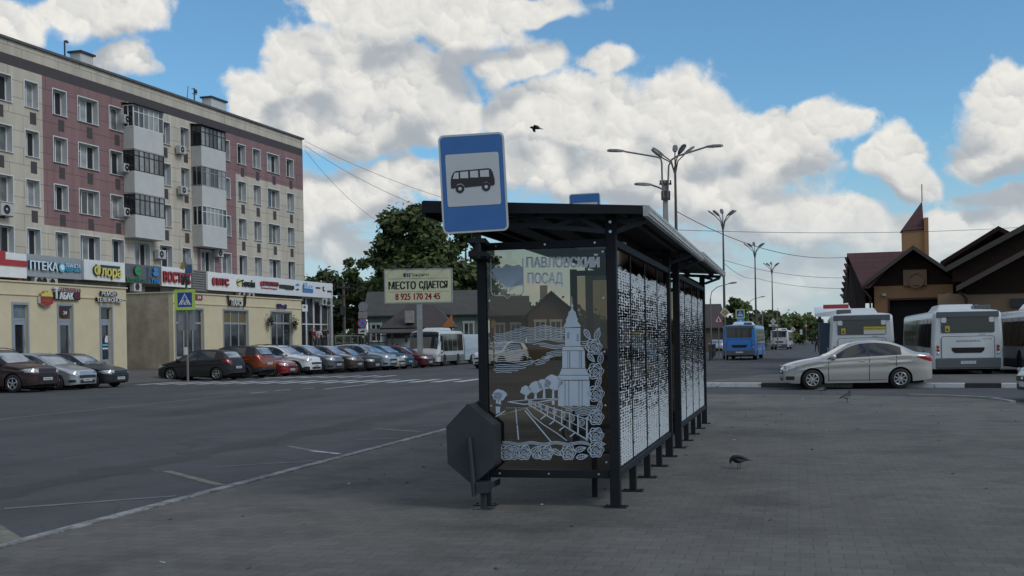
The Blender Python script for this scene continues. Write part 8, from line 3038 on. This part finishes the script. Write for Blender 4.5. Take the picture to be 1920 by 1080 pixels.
# ================================================================== PEOPLE
M_SKIN = mat('skin', (0.36, 0.21, 0.15), 0.55, var=0.05)
M_HAIRD = mat('dark_hair', (0.015, 0.012, 0.010), 0.6, var=0.2)
CL = {k: mat('cloth_' + k, v, 0.8, var=0.15, scale=8) for k, v in {
    'black': (0.014, 0.014, 0.016), 'red': (0.30, 0.022, 0.025), 'white': (0.48, 0.48, 0.50), 'jeans': (0.04, 0.055, 0.09), 'grey': (0.10, 0.10, 0.11), 'pale_blue': (0.25, 0.42, 0.52), 'orange': (0.40, 0.13, 0.05)}.items()}
def person(label, loc, yaw, top, bottom, h=1.72, pose='stand', sleeves=True, group=None, hair=M_HAIRD, legs=True):
    k = h / 1.72
    lean = {'stand': .02, 'lean': .35, 'walk': .06}[pose]
    st = .0 if pose != 'walk' else .22
    # skeleton: name, position, radii, parent
    ls = lambda z: lean * max(0, z - .95)                  # forward lean grows above the hips
    J = {}
    def j(n, x, y, z, rx, ry, par):
        J[n] = (Vector((x + ls(z), y, z)) * k, (rx * k, ry * k), par)
    j('hip', 0, 0, .95, .135, .15, None)
    j('waist', 0, 0, 1.10, .115, .13, 'hip')
    j('chest', .01, 0, 1.30, .125, .155, 'waist')
    j('should', 0, 0, 1.43, .085, .10, 'chest')
    j('neck', .01, 0, 1.50, .052, .052, 'should')
    j('jaw', .03, 0, 1.565, .066, .062, 'neck')
    j('head', .02, 0, 1.64, .088, .076, 'jaw')
    j('crown', .01, 0, 1.70, .062, .058, 'head')
    for s, nm in ((1, 'l'), (-1, 'r')):
        j('sh' + nm, 0, s * .175, 1.41, .062, .062, 'should')
        j('el' + nm, .02 + (.12 if pose == 'lean' else 0), s * .23, 1.14, .045, .045, 'sh' + nm)
        j('wr' + nm, .12 + (.22 if pose != 'stand' else 0), s * .21, .92 + (.16 if pose == 'lean' else 0), .030, .034, 'el' + nm)
        j('pa' + nm, .15 + (.24 if pose != 'stand' else 0), s * .205, .85 + (.14 if pose == 'lean' else 0), .020, .040, 'wr' + nm)
        f = s * st
        j('th' + nm, 0, s * .095, .86, .10, .10, 'hip')
        j('kn' + nm, .03 + f * .6, s * .10, .48, .066, .066, 'th' + nm)
        j('an' + nm, -.01 + f, s * .10, .09, .045, .045, 'kn' + nm)
        j('to' + nm, .15 + f, s * .11, .045, .038, .045, 'an' + nm)
    names = list(J)
    me = bpy.data.meshes.new('skeleton')
    me.from_pydata([J[n][0] for n in names], [(names.index(J[n][2]), names.index(n)) for n in names if J[n][2]], [])
    ob = bpy.data.objects.new('skeleton', me)
    COL.objects.link(ob)
    sk = ob.modifiers.new('skin', 'SKIN')
    sk.use_smooth_shade = True
    for i, n in enumerate(names):
        me.skin_vertices[0].data[i].radius = J[n][1]
        me.skin_vertices[0].data[i].use_root = (n == 'hip')
    sb = ob.modifiers.new('sub', 'SUBSURF')
    sb.levels = sb.render_levels = 1
    dg = bpy.context.evaluated_depsgraph_get()
    m2 = bpy.data.meshes.new_from_object(ob.evaluated_get(dg))
    bpy.data.objects.remove(ob)
    bm = bmesh.new()
    bm.from_mesh(m2)
    for s, nm in ((1, 'l'), (-1, 'r')):      # five fingers growing out of each palm
        pa, wr = J['pa' + nm][0], J['wr' + nm][0]
        d = (pa - wr).normalized()
        sd = Vector((0, 1, 0))
        up = d.cross(sd).normalized()
        for q, (o, ln, rad) in enumerate(((-.027, .060, .0085), (-.009, .070, .009), (.009, .066, .009), (.026, .052, .008), (.036 * -s, .05, .010))):
            b0 = pa + sd * o * k + d * .006 * k
            dd = d if q < 4 else (d * .6 + sd * (-s) * .8).normalized()
            if q == 4:
                b0 = pa - d * .035 * k + sd * (-s) * .03 * k
            pts = [b0 - dd * .015 * k, b0 + dd * ln * .55 * k, b0 + (dd * ln * .95 + up * .018 * (1 if up.x < 0 else -1)) * k]
            rr = [rad * k, rad * .95 * k, rad * .6 * k]
            prev = None
            for pnt, r_ in zip(pts, rr):
                ref = dd.orthogonal().normalized()
                q2 = dd.cross(ref)
                ring = [bm.verts.new(pnt + (ref * cos(a) + q2 * sin(a)) * r_) for a in [i * 2 * pi / 5 for i in range(5)]]
                if prev:
                    for i in range(5):
                        bm.faces.new((prev[i], prev[(i + 1) % 5], ring[(i + 1) % 5], ring[i]))
                prev = ring
            bm.faces.new(prev)
    # nose and ears
    hd = J['head'][0]
    for c, r_, st_ in ((hd + Vector((.088, 0, -.02)) * k, .014, (1.2, .8, 1.5)), (hd + Vector((0, .078, -.01)) * k, .022, (.8, .4, 1.3)), (hd + Vector((0, -.078, -.01)) * k, .022, (.8, .4, 1.3))):
        bmesh.ops.create_icosphere(bm, subdivisions=1, radius=r_ * k, matrix=Matrix.Translation(c) @ Matrix.Diagonal((*st_, 1)))
    bm.to_mesh(m2)
    bm.free()
    T = thing('person', label, 'person', loc, yaw, group)
    for m in (M_SKIN, CL[top], CL[bottom], M_SBLACK):
        m2.materials.append(m)
    segs = [(n, J[n][0], J[J[n][2]][0]) for n in names if J[n][2]]
    def near(p):
        best = None
        for n, a, b in segs:
            d = a - b
            t = max(0, min(1, (p - b).dot(d) / d.length_squared))
            q = (p - b - d * t).length
            if best is None or q < best[0]:
                best = (q, n)
        return best[1]
    for f in m2.polygons:
        n = near(f.center)
        f.use_smooth = True
        if n in ('neck', 'jaw', 'head', 'crown') or n[:2] == 'pa' or (n[:2] == 'wr' and not sleeves): mi = 0
        elif n[:2] in ('th', 'kn') or (n[:2] == 'an') : mi = 2
        elif n[:2] == 'to': mi = 3
        else: mi = 1
        f.material_index = mi
    o = bpy.data.objects.new('body', m2)
    COL.objects.link(o)
    o.parent = T
    mb = MB()      # hair: a cap over the back and top of the skull
    vs, fs = [], []
    c = hd + Vector((-.012, 0, .018)) * k
    for i in range(7):
        th = i / 6 * radians(112)
        for a in range(14):
            ph = a * 2 * pi / 14
            front = cos(ph) > .3 and th > radians(52)
            rr_ = 1.0 if not front else .86
            vs.append(c + Vector((.103 * sin(th) * cos(ph) * rr_, .090 * sin(th) * sin(ph) * rr_, .100 * cos(th))) * k)
    for i in range(6):
        for a in range(14):
            fs.append((i * 14 + a, i * 14 + (a + 1) % 14, (i + 1) * 14 + (a + 1) % 14, (i + 1) * 14 + a))
    mb.add(vs, fs, 0, True)
    mb.build('hair', hair, T)
    mb = MB()
    for s in (1, -1):
        e = hd + Vector((.084, s * .031, .012)) * k
        mb.lathe([(0, .012), (.009, .008), (.012, 0), (.009, -.008), (0, -.012)], e, 8)
    mb.build('eyes', M_SBLACK, T)
    mb = MB()
    e = J['jaw'][0] + Vector((.064, 0, .008)) * k
    mb.box(e.x - .01, e.x + .008, -.022 * k, .022 * k, e.z - .006, e.z + .005)
    mb.build('mouth', P_BROWNTXT, T)
    return T
def pl(u, off, z):
    t = fac(u, 640, off)[0]
    return bpos(t, off, z)
GP = 'people on the stair platform'
person('person in black standing at the shop door, leftmost on the stair platform', pl(582.5, EXT + .6, PZ), radians(20), 'black', 'black', 1.74, 'stand', True, GP)
person('person in a red top beside the shop door on the stair platform', pl(591, EXT + .9, PZ), radians(-40), 'red', 'jeans', 1.68, 'stand', False, GP)
person('person in white and grey leaning at the railing next to the red top', pl(597, EXT + 2.1, PZ), radians(-60), 'white', 'grey', 1.66, 'lean', False, GP)
person('person in a black jacket bending over the railing', pl(603, EXT + 2.2, PZ), radians(-20), 'black', 'black', 1.72, 'lean', True, GP)
person('person in black with bare forearm, rightmost on the stair platform', pl(610.5, EXT + 2.0, PZ), radians(-75), 'black', 'jeans', 1.75, 'lean', False, GP)
p = gnd(1532, 660)
person('distant person in dark clothes walking beside the buses', (p.x, p.y, .004), radians(95), 'black', 'black', 1.78, 'walk')
p = at(737.5, 640, 88)
person('person in pale blue behind the parked cars near the kiosk', (p.x, 88, .0), radians(-80), 'pale_blue', 'grey', 1.7, 'stand', True)
p = at(746, 640, 89)
person('person in orange behind the parked cars near the small bus', (p.x, 89, .0), radians(-100), 'orange', 'grey', 1.66, 'stand', True)

# ================================================================== BIRDS
M_FEATH = {'dark': mat('feathers_dark', (0.012, 0.013, 0.015), .6, var=.3, scale=30), 'grey': mat('feathers_grey', (0.085, 0.09, 0.10), .6, var=.25, scale=30), 'pale': mat('feathers_pale', (0.20, 0.205, 0.215), .6, var=.2, scale=30)}
M_LEG = mat('bird_leg', (0.16, 0.045, 0.04), .6)
def pigeon(label, loc, yaw, body, wing, peck=False, sc=1.0):
    T = thing('pigeon', label, 'bird', loc, yaw, 'pigeons on the paving')
    T.scale = (sc,) * 3
    if peck:
        spine = [(-.15, 0, .125), (-.11, 0, .125), (-.05, 0, .125), (.02, 0, .125), (.075, 0, .130), (.105, 0, .140), (.128, 0, .125), (.142, 0, .095), (.146, 0, .075)]
    else:
        spine = [(-.15, 0, .105), (-.10, 0, .112), (-.05, 0, .118), (.01, 0, .125), (.06, 0, .145), (.085, 0, .18), (.092, 0, .205), (.10, 0, .222), (.118, 0, .22)]
    rad = [(.010, .018), (.030, .026), (.052, .047), (.062, .058), (.052, .052), (.034, .038), (.027, .029), (.025, .025), (.009, .010)]
    mb = MB()
    n = 12
    vs, fs = [], []
    for i, (c, r) in enumerate(zip(spine, rad)):
        c = Vector(c)
        d = (Vector(spine[min(i + 1, 8)]) - Vector(spine[max(i - 1, 0)])).normalized()
        s = Vector((0, 1, 0))
        u = s.cross(d)
        for k in range(n):
            a = 2 * pi * k / n
            vs.append(c + s * cos(a) * r[0] + u * sin(a) * r[1])
    for i in range(8):
        for k in range(n):
            fs.append((i * n + k, i * n + (k + 1) % n, (i + 1) * n + (k + 1) % n, (i + 1) * n + k))
    fs += [tuple(range(n))[::-1], tuple(range(8 * n, 9 * n))]
    mb.add(vs, fs, 0, True)
    z = spine[0][2]
    mb.hexa([(-.13, -.022, z - .006), (-.13, .022, z - .006), (-.245, .034, z - .032), (-.245, -.034, z - .032), (-.13, -.02, z + .01), (-.13, .02, z + .01), (-.245, .03, z - .024), (-.245, -.03, z - .024)])
    bd = mb.build('body', M_FEATH[body], T)
    md = bd.modifiers.new('sub', 'SUBSURF')
    md.levels = md.render_levels = 1
    for s in (1, -1):
        mb = MB()
        P = [(.07, .046, .15), (.04, .060, .165), (-.03, .062, .160), (-.10, .045, .140), (-.20, .018, .112), (-.13, .040, .105), (-.05, .060, .098), (.03, .060, .105)]
        if not peck:
            P = [(x, y, zz - .010) for x, y, zz in P]
        V = [(x, s * y, zz) for x, y, zz in P]
        V2 = [(x, s * (y + .012), zz) for x, y, zz in P]
        m_ = len(V)
        mb.add(V + V2, [tuple(range(m_)), tuple(range(m_, 2 * m_))[::-1]] + [(i, (i + 1) % m_, m_ + (i + 1) % m_, m_ + i) for i in range(m_)], 0)
        mb.build('wing', M_FEATH[wing], T, bevel=.004)
        mb = MB()
        mb.tube([(.005 + .02 * s, s * .024, .085), (.0 + .02 * s, s * .026, .045), (.008 + .02 * s, s * .026, .008)], [.009, .0045, .004], 6)
        for a in (-.5, 0, .5, pi):
            ln = .034 if a != pi else .018
            mb.tube([(.008 + .02 * s, s * .026, .006), (.008 + .02 * s + ln * cos(a), s * .026 + ln * sin(a), .003)], [.0035, .002], 5)
        mb.build('leg', M_LEG, T)
    h = Vector(spine[7])
    d = (Vector(spine[8]) - Vector(spine[7])).normalized()
    mb = MB()
    mb.tube([h + d * .015, h + d * .032, h + d * .045 + Vector((0, 0, -.003))], [.008, .006, .001], 6)
    mb.build('beak', M_SBLACK, T)
    mb = MB()
    for s in (1, -1):
        mb.lathe([(0, .004), (.004, .002), (.0045, 0), (.003, -.003), (0, -.004)], h + Vector((.006, s * .023, .004)), 8)
    mb.build('eyes', P_ORANGE, T)
    return T
p = gnd(1386, 879, PAVE)
pigeon('black pigeon pecking at the paving, nearest of the birds', p, radians(172), 'dark', 'dark', True, .74).scale = (.72, .84, .92)
p = gnd(1588, 754.5, PAVE)
pigeon('grey and white pigeon walking on the paving in front of the sedan', p, radians(35), 'dark', 'grey', False, 1.2)
p = gnd(1539, 738, PAVE)
pigeon('tiny dark pigeon near the front wheel of the sedan', p, radians(20), 'dark', 'grey', True, 1.0)
# crow in the sky
T = thing('flying_bird', 'dark bird in flight with bent wings against the cloud', 'bird', at(1003, 241, 42), radians(200))
mb = MB()
mb.tube([(-.2, 0, .0), (-.12, 0, .01), (0, 0, .02), (.1, 0, .025), (.16, 0, .03), (.2, 0, .025)], [.012, .035, .05, .04, .028, .006], 10)
mb.hexa([(-.15, -.02, 0), (-.15, .02, 0), (-.30, .055, -.01), (-.30, -.055, -.01), (-.15, -.02, .012), (-.15, .02, .012), (-.30, .055, -.002), (-.30, -.055, -.002)])
mb.build('body', M_FEATH['dark'], T)
for s in (1, -1):
    mb = MB()
    a, b, c2, d2, e2, f2 = (.07, s * .03, .04), (.10, s * .13, .10), (-.05, s * .30, -.06), (-.14, s * .30, -.08), (-.06, s * .14, .075), (-.09, s * .03, .03)
    V = [a, b, c2, d2, e2, f2]
    mb.add([Vector(v) for v in V] + [Vector(v) + Vector((0, 0, .012)) for v in V], [(0, 1, 4, 5), (1, 2, 3, 4), (11, 10, 7, 6), (10, 9, 8, 7)] + [(i, (i + 1) % 6, 6 + (i + 1) % 6, 6 + i) for i in range(6)])
    mb.build('wing', M_FEATH['dark'], T)

# scraps of paper, leaves and butts on the paving: nobody could count them
mb = MB()
rl = random.Random(21)
for k in range(170):
    s_, r_ = rl.uniform(-6, 24), rl.uniform(.3, 16) if k % 3 else rl.uniform(.2, 6)
    p = frm(s_, r_)
    a, w, l = rl.uniform(0, pi), rl.uniform(.008, .03), rl.uniform(.012, .06)
    d, q = Vector((cos(a), sin(a), 0)) * l / 2, Vector((-sin(a), cos(a), 0)) * w / 2
    z = PAVE + .003
    c = Vector((p.x, p.y, z))
    mi = rl.choice((0, 1, 1, 2, 2, 2, 2, 2))
    mb.hexa([c - d - q, c + d - q, c + d + q, c - d + q, c - d * .9 - q * .8 + Vector((0, 0, .004)), c + d * .9 - q * .7 + Vector((0, 0, rl.uniform(.004, .016))), c + d * .8 + q * .8 + Vector((0, 0, .008)), c - d * .9 + q * .9 + Vector((0, 0, .004))], mi)
tag(mb.build('litter', [M_PLATE, mat('dry_leaf', (.10, .065, .03), .8), mat('grit', (.05, .048, .045), .9)]), kind='stuff')
